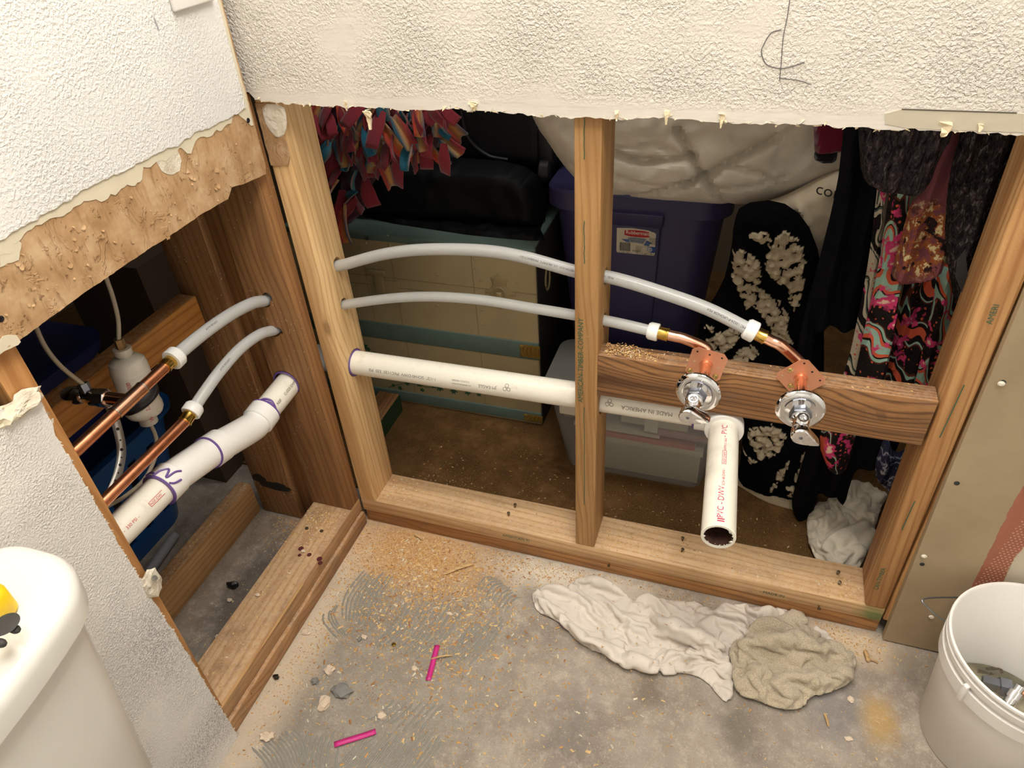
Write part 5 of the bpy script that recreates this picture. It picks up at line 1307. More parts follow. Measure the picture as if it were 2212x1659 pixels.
# its cream hem on the carpet
def hhem(X, Y, d): return .012 + .005 * fbm(X, Y, 40, 3, 3)
pl = [(q.x, q.y) for q in (at_z(.006, u, v) for u, v in ((1575, 1010), (1600, 1025), (1650, 1045), (1700, 1062), (1740, 1075), (1740, 1105), (1700, 1098), (1650, 1082), (1600, 1052), (1575, 1035)))]
relief('cream_hem', rounded(pl, 1), (0, 0, .0055), (1, 0, 0), (0, 1, 0), (0, 0, 1), hhem, fabric('cream_yarn', (196, 178, 148), weave=250, bump=1, dist=.002), edge=.01, step=.004, parent=cr)

yrelief('spackle_patch', -.0028, ((565, 224), (612, 226), (620, 255), (618, 288), (600, 300), (584, 285), (570, 262)), lambda X, Y, d: .0016 + .0012 * fbm(X, Y, 120, 2, 3), flat('white_spackle', (226, 216, 198), .9, bump=1, bscale=250), parent=st1, edge=.004, step=.0012)
# ---- hanging clothes
def drape(name, Y, px, label, cat, mats, folds=5, amp=.012, base=.02, edge=.012, step=.005, tilt=0.0, wob=6, rn=1, seed=0, attr=None, parent=None):
    pl = on_plane_y(Y, px); x0 = min(a for a, _ in pl); x1 = max(a for a, _ in pl)
    def h_(X, Z, d):
        ph = (X - x0) / (x1 - x0) * folds * 2 * PI + tilt * Z * 40 + 1.2 * fbm(X, Z, wob, seed, 2)
        return base + amp * np.sin(ph) + amp * .3 * fbm(X, Z, 30, seed + 3, 2)
    o = yrelief(name, Y, px, h_, mats, rnds=rn, edge=edge, step=step, attr=attr, parent=parent)
    if label: meta(o, label, cat)
    return o
M_maroon = fabric('maroon_jersey', (112, 26, 48)); M_blackc = fabric('black_cuff', (22, 20, 24)); M_navy = fabric('navy_black_jersey', (15, 15, 22), nz=.15, sheen=0)
ms = drape('hanging_sleeve', .335, ((1760, 90), (1756, 325), (1770, 332), (1815, 330), (1840, 320), (1860, 90)), 'maroon sleeve with black cuff at the top of the opening, left of the navy garment', 'clothing', M_maroon, 1, .006, .022)
drape('cuff', .337, ((1760, 322), (1757, 345), (1775, 352), (1800, 352), (1808, 345), (1810, 322)), None, None, M_blackc, 1, .003, .02, parent=ms)
nv = drape('hanging_garment', .285, ((1838, 90), (1815, 360), (1800, 440), (1770, 560), (1742, 660), (1722, 740), (1722, 830), (1745, 830), (1760, 720), (1785, 700), (1800, 705), (1852, 712), (1862, 690), (1880, 560), (1900, 420), (1925, 90)), 'near-black navy garment with long folds hanging left of the patterned leggings', 'clothing', M_navy, 3.2, .012, .022, tilt=.25, seed=2)
# patterned leggings
def pattern(name, seed, cols, scale=16, extra=True):
    k = NT(name, .75, spec=.2); p = k.pos(); q = k.map(p, (1.3, 1, .55), (seed, seed, seed), (0, .5, 0))
    w_ = k.noise(q, 7, 2, .5, 1.2); v_ = k.wave(q, scale * .35, 9, 2, 'BANDS', 'DIAGONAL', 1.6)
    c = k.ramp(v_, cols, 'CONSTANT')
    dots = k.math('MULTIPLY', k.step(k.voro(k.map(p, (1, 1, 1), (seed, 0, 0)), 95, rand=.5), .26, .2), k.math('LESS_THAN', v_, .36))
    c = k.mix(dots, c, lin(206, 92, 60))
    fl_ = k.math('MULTIPLY', k.step(k.noise(k.map(p, (1, 1, 1), (seed * 3, 1, 2)), 21, 3, .6), .57, .60), 1.0)
    c = k.mix(fl_, c, lin(206, 62, 112))
    fl2 = k.math('MULTIPLY', k.step(k.noise(k.map(p, (1, 1, 1), (seed * 3, 1, 2)), 21, 3, .6), .645, .67), 1.0)
    c = k.mix(fl2, c, lin(230, 196, 170))
    k.color(c); return k.mat
K_ = lin(24, 18, 18); MINT = lin(150, 184, 164); COR = lin(206, 92, 62); PNK = lin(206, 70, 116); CRM = lin(196, 184, 160); BRN = lin(96, 44, 32)
MP1 = pattern('legging_print', 3.1, [(0, K_), (.34, BRN), (.44, MINT), (.68, K_), (.78, COR), (.93, MINT)])
MP2 = pattern('legging_print_dark', 8.3, [(0, K_), (.4, BRN), (.5, MINT), (.62, K_), (.9, COR)])
MP3 = pattern('cream_print', 5.7, [(0, CRM), (.62, K_), (.70, lin(86, 106, 96)), (.78, CRM), (.93, K_)])
drape('hanging_leggings', .245, ((1925, 120), (1885, 500), (1870, 600), (1850, 700), (1835, 770), (1815, 830), (1842, 838), (1862, 780), (1880, 700), (1905, 560), (1950, 120)), 'cream leggings with dark motifs beside the navy garment', 'clothing', MP3, 1, .008, .02, seed=4)
drape('hanging_leggings', .205, ((1960, 120), (1912, 480), (1895, 590), (1872, 690), (1855, 770), (1840, 845), (1900, 858), (1925, 760), (1945, 650), (1960, 520), (2000, 120)), 'patterned leggings with coral and mint panels, left leg of the bright pair', 'clothing', MP1, 1.4, .010, .024, seed=5, rn=1)
drape('hanging_leggings', .245, ((1965, 560), (1945, 650), (1925, 750), (1905, 860), (1960, 870), (1990, 790), (2020, 700), (2035, 600), (2030, 560)), 'patterned leggings with black and mint swirls below the mauve top', 'clothing', MP2, 1.6, .010, .024, seed=6)
drape('hanging_leggings', .205, ((2030, 560), (2010, 680), (1985, 790), (1965, 875), (2010, 880), (2040, 780), (2070, 680), (2075, 590)), 'patterned leggings with pink flowers nearest the right stud', 'clothing', MP1, 1.2, .010, .022, seed=7)
drape('hanging_leggings', .24, ((1790, 830), (1780, 900), (1768, 960), (1785, 1005), (1805, 1022), (1826, 1018), (1838, 990), (1850, 935), (1855, 900), (1850, 830)), 'rolled patterned leg end hanging below the cross block', 'clothing', MP2, .8, .010, .03, seed=9, edge=.03)
# mauve top with a printed motif
k = NT('mauve_print', .8, spec=.15); p = k.pos(); cc = at_y(.155, 1990, 530)
nz_ = k.noise(p, 60, 4, .7); m_ = k.blob(p, (cc.x, .155, cc.z), .075, .3, k.noise(p, 25, 3), .9, (.8, 3, .9))
c = k.mix(k.step(k.noise(p, 5, 2), .4, .6), lin(112, 64, 74), lin(132, 74, 78))
c = k.mix(k.math('MULTIPLY', m_, k.step(nz_, .45, .5)), c, lin(150, 84, 44)); c = k.mix(k.math('MULTIPLY', m_, k.step(nz_, .56, .6)), c, lin(214, 198, 150)); c = k.mix(k.math('MULTIPLY', m_, k.step(k.noise(p, 45, 3, .6), .56, .59)), c, lin(40, 26, 30))
k.color(c); k.bump(k.noise(p, 700, 2), .0005, .4); M_mauve = k.mat
drape('printed_blouse', .175, ((2010, 330), (1990, 420), (1965, 440), (1950, 500), (1930, 570), (1922, 595), (1950, 612), (1985, 610), (2020, 590), (2045, 570), (2050, 480), (2080, 400), (2090, 300), (2140, 100), (2060, 100)), 'mauve top with a leopard and floral print, between the two knitted sweaters', 'clothing', M_mauve, 1.5, .008, .022, seed=10)
# knitted sweaters
def knit(name, a_, b_, rib=0):
    k = NT(name, 1.0, spec=.05); p = k.pos(); q = k.map(p, (1, 1, .5)); n_ = k.noise(q, 150, 4, .75, .6)
    c = k.ramp(n_, [(.36, lin(*a_)), (.55, lin(*b_)), (.68, lin(118, 106, 102))]); k.color(c)
    h = k.math('ADD', n_, k.math('MULTIPLY', k.wave(p, 26, 1.5, 2, 'BANDS', 'X'), .5)); k.bump(h, .005, 1); return k.mat
MK = knit('charcoal_knit', (24, 22, 26), (66, 60, 62)); MK2 = knit('dark_knit', (20, 18, 21), (52, 48, 48))
drape('knitted_sweater', .135, ((1850, 90), (1856, 350), (1868, 395), (1905, 412), (1950, 418), (1990, 415), (2010, 395), (2025, 350), (2060, 290), (2110, 90)), 'charcoal marled knit sweater with ribbed hem hanging left of the mauve top', 'sweater', MK, 4, .007, .03, seed=11, edge=.02, step=.004)
ks = drape('knitted_sweater', .130, ((2140, 90), (2060, 330), (2045, 420), (2040, 520), (2050, 590), (2062, 655), (2085, 650), (2100, 600), (2130, 520), (2165, 400), (2200, 300), (2290, 90)), 'dark knit sweater hanging against the right stud', 'sweater', MK2, 2.2, .010, .03, seed=12, edge=.02, step=.004)
q = [at_y(.080, u, v) for u, v in ((2085, 538), (2116, 600), (2088, 635), (2064, 598), (2068, 560))]
for p_ in q: p_.x = min(p_.x, 1.040)
tg = MB().prism(q, (0, .001, 0)).build('black_tab', flat('black_satin', (34, 34, 36), .5), ks, smooth=False); tg['label'] = 'black satin tab'
# black garment pieces low in the closet, blue-white fabric, crumpled cloth
drape('black_garment', .272, ((1790, 860), (1760, 920), (1735, 990), (1718, 1050), (1708, 1090), (1720, 1115), (1745, 1122), (1762, 1095), (1768, 1060), (1800, 1060), (1815, 1090), (1826, 1088), (1835, 1050), (1850, 1010), (1900, 1000), (1950, 960), (1950, 860)), 'black garment with two hanging ends reaching the carpet near the crumpled cloth', 'clothing', fabric('black_jersey', (9, 8, 11), sheen=0), 3, .01, .02, seed=14)
k = NT('blue_white_print', .8); p = k.pos(); v_ = k.wave(k.map(p, (1, 1, 1), rot=(0, .6, 0)), 12, 14, 3, 'BANDS', 'DIAGONAL', 2.5)
k.color(k.ramp(v_, [(0, lin(24, 28, 56)), (.6, lin(30, 36, 70)), (.68, lin(150, 152, 160)), (.74, lin(34, 38, 74)), (.93, lin(160, 160, 166))], 'CONSTANT')); 
drape('printed_scarf', .225, ((1915, 930), (1885, 1015), (1905, 1050), (1925, 1060), (1950, 1055), (1975, 1000), (1970, 960), (1930, 985)), 'navy and white printed cloth tucked beside the right stud', 'scarf', k.mat, 1.5, .01, .02, seed=15)
M_sheet = fabric('cream_cotton', (222, 210, 188), weave=500, bump=.3)
# ------------------------------------------------------------------ behind the left wall
M_blue = flat('blue_basket_plastic', (24, 78, 138), .35)
bk_ = thing('laundry_basket', 'blue slotted laundry basket behind the left wall plumbing', 'basket', (-.6, -.3, 0))
def blo(z, g=0): f = .045 * (z / .30); return taper(z, -.80 - f + g, -.440 + f - g, -.58 - f + g, -.075 + f - g, .06)
b = MB(); loft(b, [blo(.0), blo(.004), blo(.29), blo(.30, -.012), blo(.31, -.012), blo(.31, .006), blo(.29, .005), blo(.006, .005)], True, True)
bas = b.build('basket_shell', M_blue, bk_, smooth=True)
cu = MB()
for i in range(7):
    for j in range(2):
        y_ = -.13 - i * .055; z_ = .055 + j * .115; s_ = .018
        pts = [Vector((-.30, y_ - .014, z_)), Vector((-.30, y_ + .006, z_)), Vector((-.30, y_ + .018, z_ + .085)), Vector((-.30, y_ - .004, z_ + .085))]
        cu.prism(pts, (-.25, 0, 0))
cut(bas, cu)
M_btote = flat('deep_blue_tote', (20, 36, 92), .35)
bt = thing('storage_tote', 'deep blue tote resting on the laundry basket, in shadow behind the left wall', 'storage box', (-.6, -.3, .312))
b = MB(); loft(b, [taper(z, -.80 + f, -.42 - f, -.62 + f, -.10 - f, .05) for z, f in ((.312, .03), (.32, .03), (.50, .0))]); b.build('tote_body', M_btote, bt)
b = MB(); loft(b, [taper(.495, -.81, -.41, -.63, -.09, .055), taper(.52, -.815, -.405, -.635, -.085, .055), taper(.528, -.80, -.42, -.62, -.10, .05)]); b.build('lid', M_btote, bt)
content('cardboard_box', 'brown box half seen above the rail in the dark cavity', 'box', -.62, -.40, .02, .30, .001, .60, (74, 56, 40))

# ------------------------------------------------------------------ towels on the concrete
zf = lambda pts, z=.012: [(q.x, q.y) for q in (at_z(z, u, v) for u, v in pts)]
# CLOTH_BEGIN
CLOTH = {'rag': [
1453,-356,16,-7,14,-2,-3,15,-2,-3,17,2,5,15,1,5,16,-2,12,-97,5,-6,13,-1,-5,38,16,-29,2,-34,37,-7,20,-33,23,6,28,34,-13,8,10,1,23,-144,2,-8,11,2,-2,16,-1,2,40,17,-38,-7,-6,5,38,-11,-6,-45,9,5,37,19,22,18,-36,10,41,5,3,14,2,21,-177,-3,-8,6,2,-18,37,-3,-3,-9,44,10,26,-40,-22,16,33,21,33,-21,-37,-24,18,27,29,-6,-30,17,-24,39,7,-16,12,46,17,7,3,0,14,-194,-3,-1,31,-14,
-18,34,28,1,-22,36,-31,19,-27,9,40,19,6,-15,-43,-8,22,41,-2,41,-3,-27,15,-31,37,-21,10,26,25,-22,8,32,9,21,-214,-4,-8,5,1,2,54,3,-25,17,32,-29,-21,26,-14,32,-17,37,16,-2,6,7,-44,-28,29,16,23,35,8,-37,-18,-6,30,26,-12,39,-3,2,-1,37,-4,18,-218,-2,10,25,2,-36,13,18,-10,22,35,-31,14,28,4,26,-31,8,1,-41,27,33,-2,-29,-6,26,15,25,-34,-24,5,34,20,39,-10,39,-3,4,6,24,-29,18,-221,2,
-1,23,26,-41,-1,10,-13,20,34,-3,41,13,2,14,-39,5,-8,-44,20,32,19,-25,23,26,1,32,-26,-7,-18,35,7,41,-2,22,23,-30,33,-1,-25,17,-224,4,-22,0,35,-15,39,8,-12,10,39,1,42,-3,-11,-14,-38,15,9,-39,-7,22,37,-3,38,-15,4,42,6,-7,-22,36,3,44,-2,26,18,-29,28,-1,-38,2,0,0,18,-231,3,-4,1,0,-15,15,45,-17,39,7,-9,4,41,1,33,-26,-11,-18,-37,13,31,-26,-6,21,38,-1,31,-29,5,31,26,-9,-14,40,
6,43,-11,17,-4,-39,34,26,-33,-5,-5,1,18,-238,2,2,3,20,-25,33,6,-23,-2,38,10,31,24,-1,27,-33,-13,-17,-38,16,40,-4,-6,27,31,-1,25,-34,-5,8,41,-1,11,41,10,38,-18,16,-15,-38,20,10,-36,1,23,-3,16,-247,1,-1,29,11,-20,7,37,-23,-10,35,-5,36,-19,21,32,-21,-15,-17,-38,-11,28,31,22,36,-1,1,40,-15,-6,-9,41,1,22,37,10,37,-19,18,-22,-32,-16,32,-24,24,11,-21,21,-259,-2,-5,2,-1,-6,26,36,-40,-11,11,
11,23,34,-7,41,-10,21,9,-36,-20,14,-35,-2,11,41,13,31,-25,8,38,14,-5,-9,41,2,28,32,12,35,-21,12,-9,-40,-25,1,-36,26,33,0,4,1,1,17,-269,-4,5,18,1,-43,4,9,-6,-12,42,5,41,6,-1,44,-5,-5,-22,-37,9,39,-13,0,10,41,12,28,-28,6,35,21,-5,-7,42,3,37,21,7,21,-37,-21,-27,-24,14,25,-34,3,36,22,17,10,-23,15,-288,-2,-12,26,27,-39,-16,0,10,28,30,-11,30,-27,23,35,13,-4,-24,-36,9,42,0,
0,12,41,12,25,-31,5,32,27,-6,-5,43,4,45,3,0,1,-43,-22,-29,-23,10,40,5,-25,27,-27,42,27,-3,9,6,-2,15,-315,5,-4,11,0,-29,2,32,-32,18,18,27,33,-3,-12,17,-37,21,17,34,3,-5,-43,8,41,11,1,15,40,12,24,-33,3,26,32,-5,3,43,1,40,-21,-20,-24,-28,-6,3,-42,6,40,3,-33,16,23,34,26,0,16,23,-36,6,14,2,6,13,1,17,-365,2,-7,5,2,-40,12,16,7,20,38,-33,27,11,29,-5,-34,-1,32,-30,
19,4,40,7,11,-41,0,31,29,8,29,28,7,33,-26,-11,-3,41,10,36,20,-3,18,-40,-17,-31,-21,-2,17,-38,-15,20,33,-11,38,15,-1,45,1,7,-26,-34,2,33,-28,36,27,16,9,7,-1,13,-389,1,-13,13,30,-39,-10,4,-22,23,30,15,40,12,22,18,-31,5,9,-43,18,2,38,9,24,-32,-5,17,39,1,40,-8,14,39,9,-9,-9,41,11,43,-2,-6,-2,-43,-18,-32,-22,-1,40,-15,-15,22,34,-18,32,-20,13,31,26,7,-17,-37,-32,32,3,35,19,16,
24,24,-31,9,8,-1,14,-421,0,-4,13,0,-38,-8,21,-16,3,38,-14,39,-11,20,24,29,17,14,-36,8,10,-39,19,7,37,9,35,-20,-4,21,38,0,34,-26,12,28,30,-7,2,42,11,36,-23,-17,-19,-34,-11,-8,-40,-2,36,22,-24,33,-8,-20,23,28,31,30,1,-10,9,-40,-31,10,32,18,41,1,36,-15,-18,14,29,-22,22,-441,-1,-8,6,-1,-29,35,19,-16,-27,28,-15,34,22,-1,24,-34,23,5,34,-3,1,-43,28,20,-26,21,15,34,7,42,-3,-5,28,30,
3,25,-34,-8,1,42,13,25,32,5,26,-34,-18,-23,-30,-8,19,-37,-8,40,13,-27,11,30,-9,39,13,18,25,-31,-23,32,-17,-2,-19,38,12,36,12,36,-3,-21,8,26,-36,5,9,0,20,-467,1,-8,6,0,-5,41,9,-29,6,31,-24,-18,30,-1,44,2,-1,-10,-41,23,31,18,-5,-27,-33,20,35,7,38,21,2,-20,25,27,19,36,-4,3,40,-13,-7,-16,38,15,37,18,-1,14,-40,-19,-22,-31,-3,39,-19,-24,15,32,-16,30,26,-20,23,-29,3,27,-32,9,39,15,
-3,-24,36,10,36,20,30,20,-22,-26,15,-27,35,11,-22,19,-480,2,3,30,-1,-39,-1,19,-17,6,36,-11,12,40,11,30,-28,-1,-8,-42,21,25,27,-1,-17,-40,14,37,-6,11,4,41,12,41,1,-1,34,-25,19,30,20,-6,-11,41,17,42,0,-25,-9,-33,5,9,-42,-12,41,12,-23,8,35,-14,39,-11,-25,2,-34,15,40,-3,7,37,15,-4,-31,30,12,43,8,-6,42,6,12,-11,-40,24,17,-28,1,7,0,22,-499,0,-7,4,1,-6,43,26,-33,-25,10,-19,6,36,
6,32,27,10,16,-38,0,-1,-42,20,21,31,0,-12,-42,15,39,-2,12,5,42,4,39,-18,3,37,-20,-6,5,42,23,10,34,6,36,-22,-27,-6,-34,10,36,-21,-24,8,35,-10,38,18,-25,2,-33,-13,32,-26,5,29,29,21,38,3,-7,-25,33,-5,39,19,14,39,-15,11,-19,-36,11,36,-14,6,-1,-23,19,-508,1,2,32,6,-20,4,37,-33,-26,8,-11,15,39,16,39,7,3,1,-42,5,10,-41,20,17,34,2,-5,-43,14,39,7,9,24,35,-3,18,-39,11,39,12,
-17,-13,37,30,27,12,2,34,-26,-26,-10,-33,5,38,22,-17,21,32,-12,34,-22,-25,0,-33,-4,41,-10,6,19,38,16,37,11,-8,-19,37,-2,40,14,16,32,-23,10,-19,-35,-9,20,-36,18,21,-4,21,-520,1,-6,3,0,0,42,28,-32,-26,8,-23,-16,32,4,27,33,18,37,-11,3,-1,-42,5,11,-41,18,10,37,5,7,-42,5,32,27,17,37,8,-3,17,-39,7,25,33,-16,-4,40,-6,30,-28,31,21,-18,-31,28,-12,0,4,42,0,43,4,-23,-1,-33,-13,28,-29,
-12,32,23,-2,43,-1,9,-9,39,14,7,40,1,42,9,16,25,-28,3,5,-42,-4,-8,-41,12,31,4,18,-526,2,7,22,1,-17,6,38,-32,-28,5,-16,-5,39,12,35,21,17,33,-21,4,0,-42,6,13,-41,17,9,39,6,16,-39,2,21,37,-1,33,-25,18,35,-16,-13,-7,40,3,32,30,-11,11,-40,9,28,-31,-3,35,23,-1,4,42,-8,35,-23,-24,-3,-34,-16,36,16,-6,39,13,4,41,-13,10,-20,36,13,16,36,2,39,18,14,13,-37,-14,-13,-36,15,19,-35,
0,31,-3,20,-530,1,11,24,19,-34,-20,15,-26,-21,24,-5,7,42,18,37,4,16,31,-25,4,4,-41,7,16,-38,17,12,35,5,26,-33,1,19,38,-4,15,-39,19,36,9,-13,-5,41,3,42,4,-11,3,-41,13,39,-15,-16,11,38,9,32,25,-20,3,-37,-15,35,-19,-17,23,30,-7,34,-25,12,40,6,9,-20,37,12,26,30,4,31,30,-4,-12,-41,-8,32,-23,5,23,-35,12,3,-18,23,-531,0,-4,1,1,5,13,41,-37,5,19,-10,-39,12,-5,7,42,6,32,-28,
4,31,-28,31,13,-24,6,21,-36,18,14,36,5,30,-30,0,24,36,-2,-2,-42,13,30,27,-10,9,40,3,37,-22,-12,-1,-41,8,39,18,-20,5,38,14,38,-12,-19,16,-35,-21,31,20,-12,38,15,-1,16,-40,14,38,12,9,-12,40,6,9,41,10,39,10,-5,-5,-43,-17,17,-33,15,40,-34,1,-7,-1,22,-530,0,0,-16,-2,-21,8,50,-8,25,30,-8,-42,7,-3,23,36,4,35,-25,8,21,-37,8,-8,-41,25,27,-16,19,29,25,5,36,-21,-24,-11,33,21,24,-28,
-5,19,39,9,32,24,-16,3,-40,10,26,-32,-18,14,36,5,32,26,4,23,-35,-19,39,3,-27,19,26,4,38,-16,-1,14,-40,14,36,18,8,-1,41,7,0,42,8,42,-2,-13,13,-38,-10,-10,-40,13,36,-23,-4,1,0,22,-529,3,-1,6,20,-13,-22,36,-7,26,27,-10,-40,12,1,35,24,4,35,-25,8,9,-41,4,-16,-39,3,39,12,21,23,-29,20,29,22,-22,16,32,26,11,-32,-8,12,40,10,41,-4,-19,-10,-37,11,41,-3,-19,3,38,8,41,-6,2,38,-16,
-33,12,23,-10,40,11,-5,11,-40,11,30,-28,13,33,23,5,-11,41,11,16,37,5,39,-14,-23,-4,-36,-1,9,-42,5,31,-9,20,-525,3,-7,-19,14,-15,27,29,8,-9,39,-10,-31,27,4,42,5,4,37,-21,3,-12,-41,8,5,-41,2,36,22,20,10,-35,-6,20,37,5,33,24,25,17,-29,-7,9,40,-23,20,-30,9,11,-40,7,27,32,-13,28,28,9,29,-28,-21,28,24,-25,24,24,6,33,-27,-7,7,-41,16,36,-14,13,32,26,4,-14,39,12,26,31,-3,31,-28,
-23,-10,-34,6,43,-33,-6,3,-1,22,-521,1,-20,12,9,8,2,42,-11,-35,18,9,-8,41,5,43,-1,3,37,-21,2,-22,-37,9,18,-37,1,31,28,19,13,-36,-8,10,41,-5,38,-11,37,19,5,-16,32,23,-19,-21,-31,8,39,-15,-6,42,3,8,2,41,-7,40,-8,-31,8,29,0,43,-1,-16,0,-39,13,35,-19,19,29,-24,13,31,26,4,-15,40,11,35,22,-11,16,-38,-22,1,-36,2,37,-12,18,-513,-4,-12,24,9,-10,-30,27,5,-29,32,12,10,39,6,42,-3,
2,36,-22,2,-28,-31,10,27,-31,0,27,32,18,15,-36,-10,18,38,-2,31,-26,13,3,41,2,39,-17,-24,-2,-35,15,35,18,-1,40,-9,6,7,42,-41,10,8,-3,33,26,2,28,-33,-16,-1,-40,19,38,0,19,29,-24,12,33,25,5,-15,40,7,43,5,-17,-3,-39,-16,42,-30,-8,6,-1,22,-508,-5,-6,21,20,-11,-41,9,10,-18,37,12,15,38,5,41,-7,2,37,-22,3,-33,-27,8,35,-22,1,32,32,16,21,-34,-11,15,37,1,21,-36,14,2,41,-11,23,-33,
-20,17,-33,7,41,13,12,29,27,-30,-18,26,-13,25,32,10,43,-4,-6,15,-40,-14,8,-40,23,33,14,0,43,5,32,26,0,5,-10,41,-26,24,-21,4,36,-23,-19,11,-24,19,-494,-5,-2,5,29,-12,-40,-8,15,5,40,15,8,39,-6,34,-25,12,41,-5,3,-33,-27,8,40,-11,0,32,32,15,25,-32,-11,19,33,-5,-6,-41,10,32,27,-12,-1,-42,-20,36,13,19,37,-8,-2,6,41,-29,-9,31,0,40,13,5,37,-24,-27,-10,-33,12,35,-20,14,36,-16,1,23,39,
35,23,-14,0,27,33,-26,10,-33,-12,28,-29,-8,6,1,26,-486,-2,3,-7,29,-11,-41,-4,1,-6,42,26,30,15,-7,33,-26,15,34,21,6,-20,-38,8,41,-2,1,26,30,-31,6,-29,27,31,14,2,6,-39,6,37,23,-30,19,-24,-15,15,32,32,17,-19,-17,-7,39,-13,22,35,3,43,2,-24,3,-36,-4,35,-24,8,8,-41,17,31,19,-1,45,6,38,4,20,-32,27,-4,-5,35,-43,-8,5,1,22,-474,2,10,-17,27,-11,-41,1,0,-7,42,11,37,-14,10,40,-11,
14,21,35,9,-8,-41,4,38,15,-8,42,-6,-28,-11,-31,31,23,18,10,21,-37,-33,18,13,5,42,9,-21,1,39,34,15,-22,-21,26,27,-5,0,42,-27,20,-26,-3,19,-38,8,41,-2,8,6,-41,12,38,6,-3,28,32,25,29,-16,-24,33,11,-8,8,-34,19,-463,2,15,-29,20,-9,-40,12,2,4,42,11,39,-13,8,36,-20,15,11,40,2,22,-35,-27,29,-17,25,38,0,-29,-32,-10,20,37,-11,14,41,8,-35,-1,22,20,39,-3,-26,1,39,31,25,-19,-28,10,31,
-3,38,19,-17,-12,-39,0,25,-33,8,41,7,8,3,-41,1,31,30,1,41,-14,3,31,30,-9,25,-48,-6,2,0,22,-457,4,-9,-39,-5,17,-8,39,11,-19,35,2,34,-27,-10,34,23,31,30,-8,-28,-1,-34,3,38,-15,24,24,29,-24,-12,-37,24,35,-2,-14,19,37,-21,22,30,27,31,-8,-25,6,36,28,31,-17,-29,5,30,4,35,-19,-18,-16,-36,-6,42,2,20,34,-13,7,11,-39,1,34,26,-34,23,14,28,29,-17,-10,27,-28,21,-451,4,-3,0,0,-1,-45,0,
-2,-26,33,31,6,28,-32,28,7,22,33,13,11,16,-40,-13,40,-8,12,16,-37,-4,1,45,4,15,-42,11,36,20,-23,3,38,-5,42,-7,24,24,22,-19,1,36,-12,14,-37,16,26,31,-4,33,-30,-20,-4,-38,1,35,25,8,17,-35,9,43,-5,-23,32,-18,2,9,43,-13,14,-41,19,47,-6,7,12,0,5,16,-1,8,-486,3,5,0,7,2,-51,-2,-5,-31,27,12,39,11,-16,-4,40,25,33,-7,-11,40,-8,12,31,-28,-2,-11,-40,11,22,35,2,19,-38,-10,12,39,
-3,34,24,-9,33,-25,6,-1,42,2,36,23,-12,11,-39,18,22,33,-18,15,-38,-11,25,-31,6,28,32,3,29,-29,-1,28,-32,-16,25,28,-6,37,18,-1,9,-43,3,32,34,-1,-13,-36,13,41,0,6,2,0,13,-495,2,13,-12,-3,-13,-25,34,9,-40,-11,-1,16,39,-4,24,36,0,43,4,7,39,-14,-1,-12,-41,19,11,-35,13,34,25,-2,28,-31,-6,0,43,-4,40,11,-10,37,-18,8,-10,41,-1,40,10,-12,13,-39,12,27,30,-13,5,-39,-10,33,-24,9,23,35,
-2,12,-41,-2,42,2,-19,18,33,4,40,-9,-2,12,-40,-14,3,41,-4,33,-19,30,12,-29,-2,15,10,15,-504,0,-7,8,20,4,-41,-15,20,-32,18,-2,18,39,-2,19,38,0,42,6,5,28,-32,-7,-25,-33,9,41,-8,32,29,-5,-8,37,-17,-2,-8,41,-19,31,-20,7,41,7,8,-6,42,-5,42,-2,-12,14,-39,11,30,29,-13,1,-41,-9,38,-18,12,18,36,-2,11,-40,-27,18,27,5,39,17,5,36,-18,-16,33,-22,-12,-4,42,-9,36,-20,30,-17,-20,3,31,-9,
18,-510,0,-6,-8,27,12,-24,-33,6,-11,40,6,-15,39,2,40,14,3,39,17,3,14,-40,-8,-17,-39,12,40,12,2,22,-36,19,36,11,-5,20,36,-19,17,-35,13,34,22,6,6,42,-8,40,-15,-12,19,-37,10,29,29,-10,-4,-40,-28,27,18,32,29,7,-12,28,-29,-21,-7,37,1,37,-21,1,36,-21,-5,39,14,-15,9,40,-6,33,-32,30,-26,-14,-3,28,-12,17,-512,2,2,-15,29,14,-18,-37,2,-22,37,9,5,40,3,36,23,2,43,3,1,-1,-42,-7,-5,-42,
13,37,17,2,19,-37,1,19,37,8,42,0,-17,23,-32,3,4,43,15,32,20,-37,14,-18,20,36,-13,9,39,10,-20,16,-32,-21,5,39,23,15,-32,-5,40,11,-24,8,34,6,34,-26,4,35,-24,-8,34,24,-19,21,34,1,29,-39,28,-30,-8,-8,18,-23,17,-514,4,12,-17,31,14,-19,-35,1,-25,34,7,25,33,6,28,32,-3,41,-14,-4,-23,-35,3,14,-40,13,38,15,-1,31,-27,2,7,41,-13,28,-31,5,41,-5,4,-9,41,-23,34,-8,-15,38,-11,20,20,33,
10,23,-35,-15,37,5,-21,19,36,27,0,-30,-10,36,15,-25,26,22,17,18,-35,1,41,-14,-20,14,35,-4,38,18,-13,-3,-41,41,3,-14,-16,10,-24,18,-516,6,21,-12,33,14,-25,-32,1,-23,36,3,18,40,7,41,12,-3,41,-21,-2,-32,-28,4,18,-36,9,42,6,0,39,-15,1,12,42,-11,12,-40,7,39,8,-15,17,35,-23,20,-30,-6,25,34,28,29,2,-5,40,-14,-36,4,20,8,31,28,33,2,-28,-27,27,22,-13,27,-27,22,32,-5,-4,41,-7,-18,2,38,
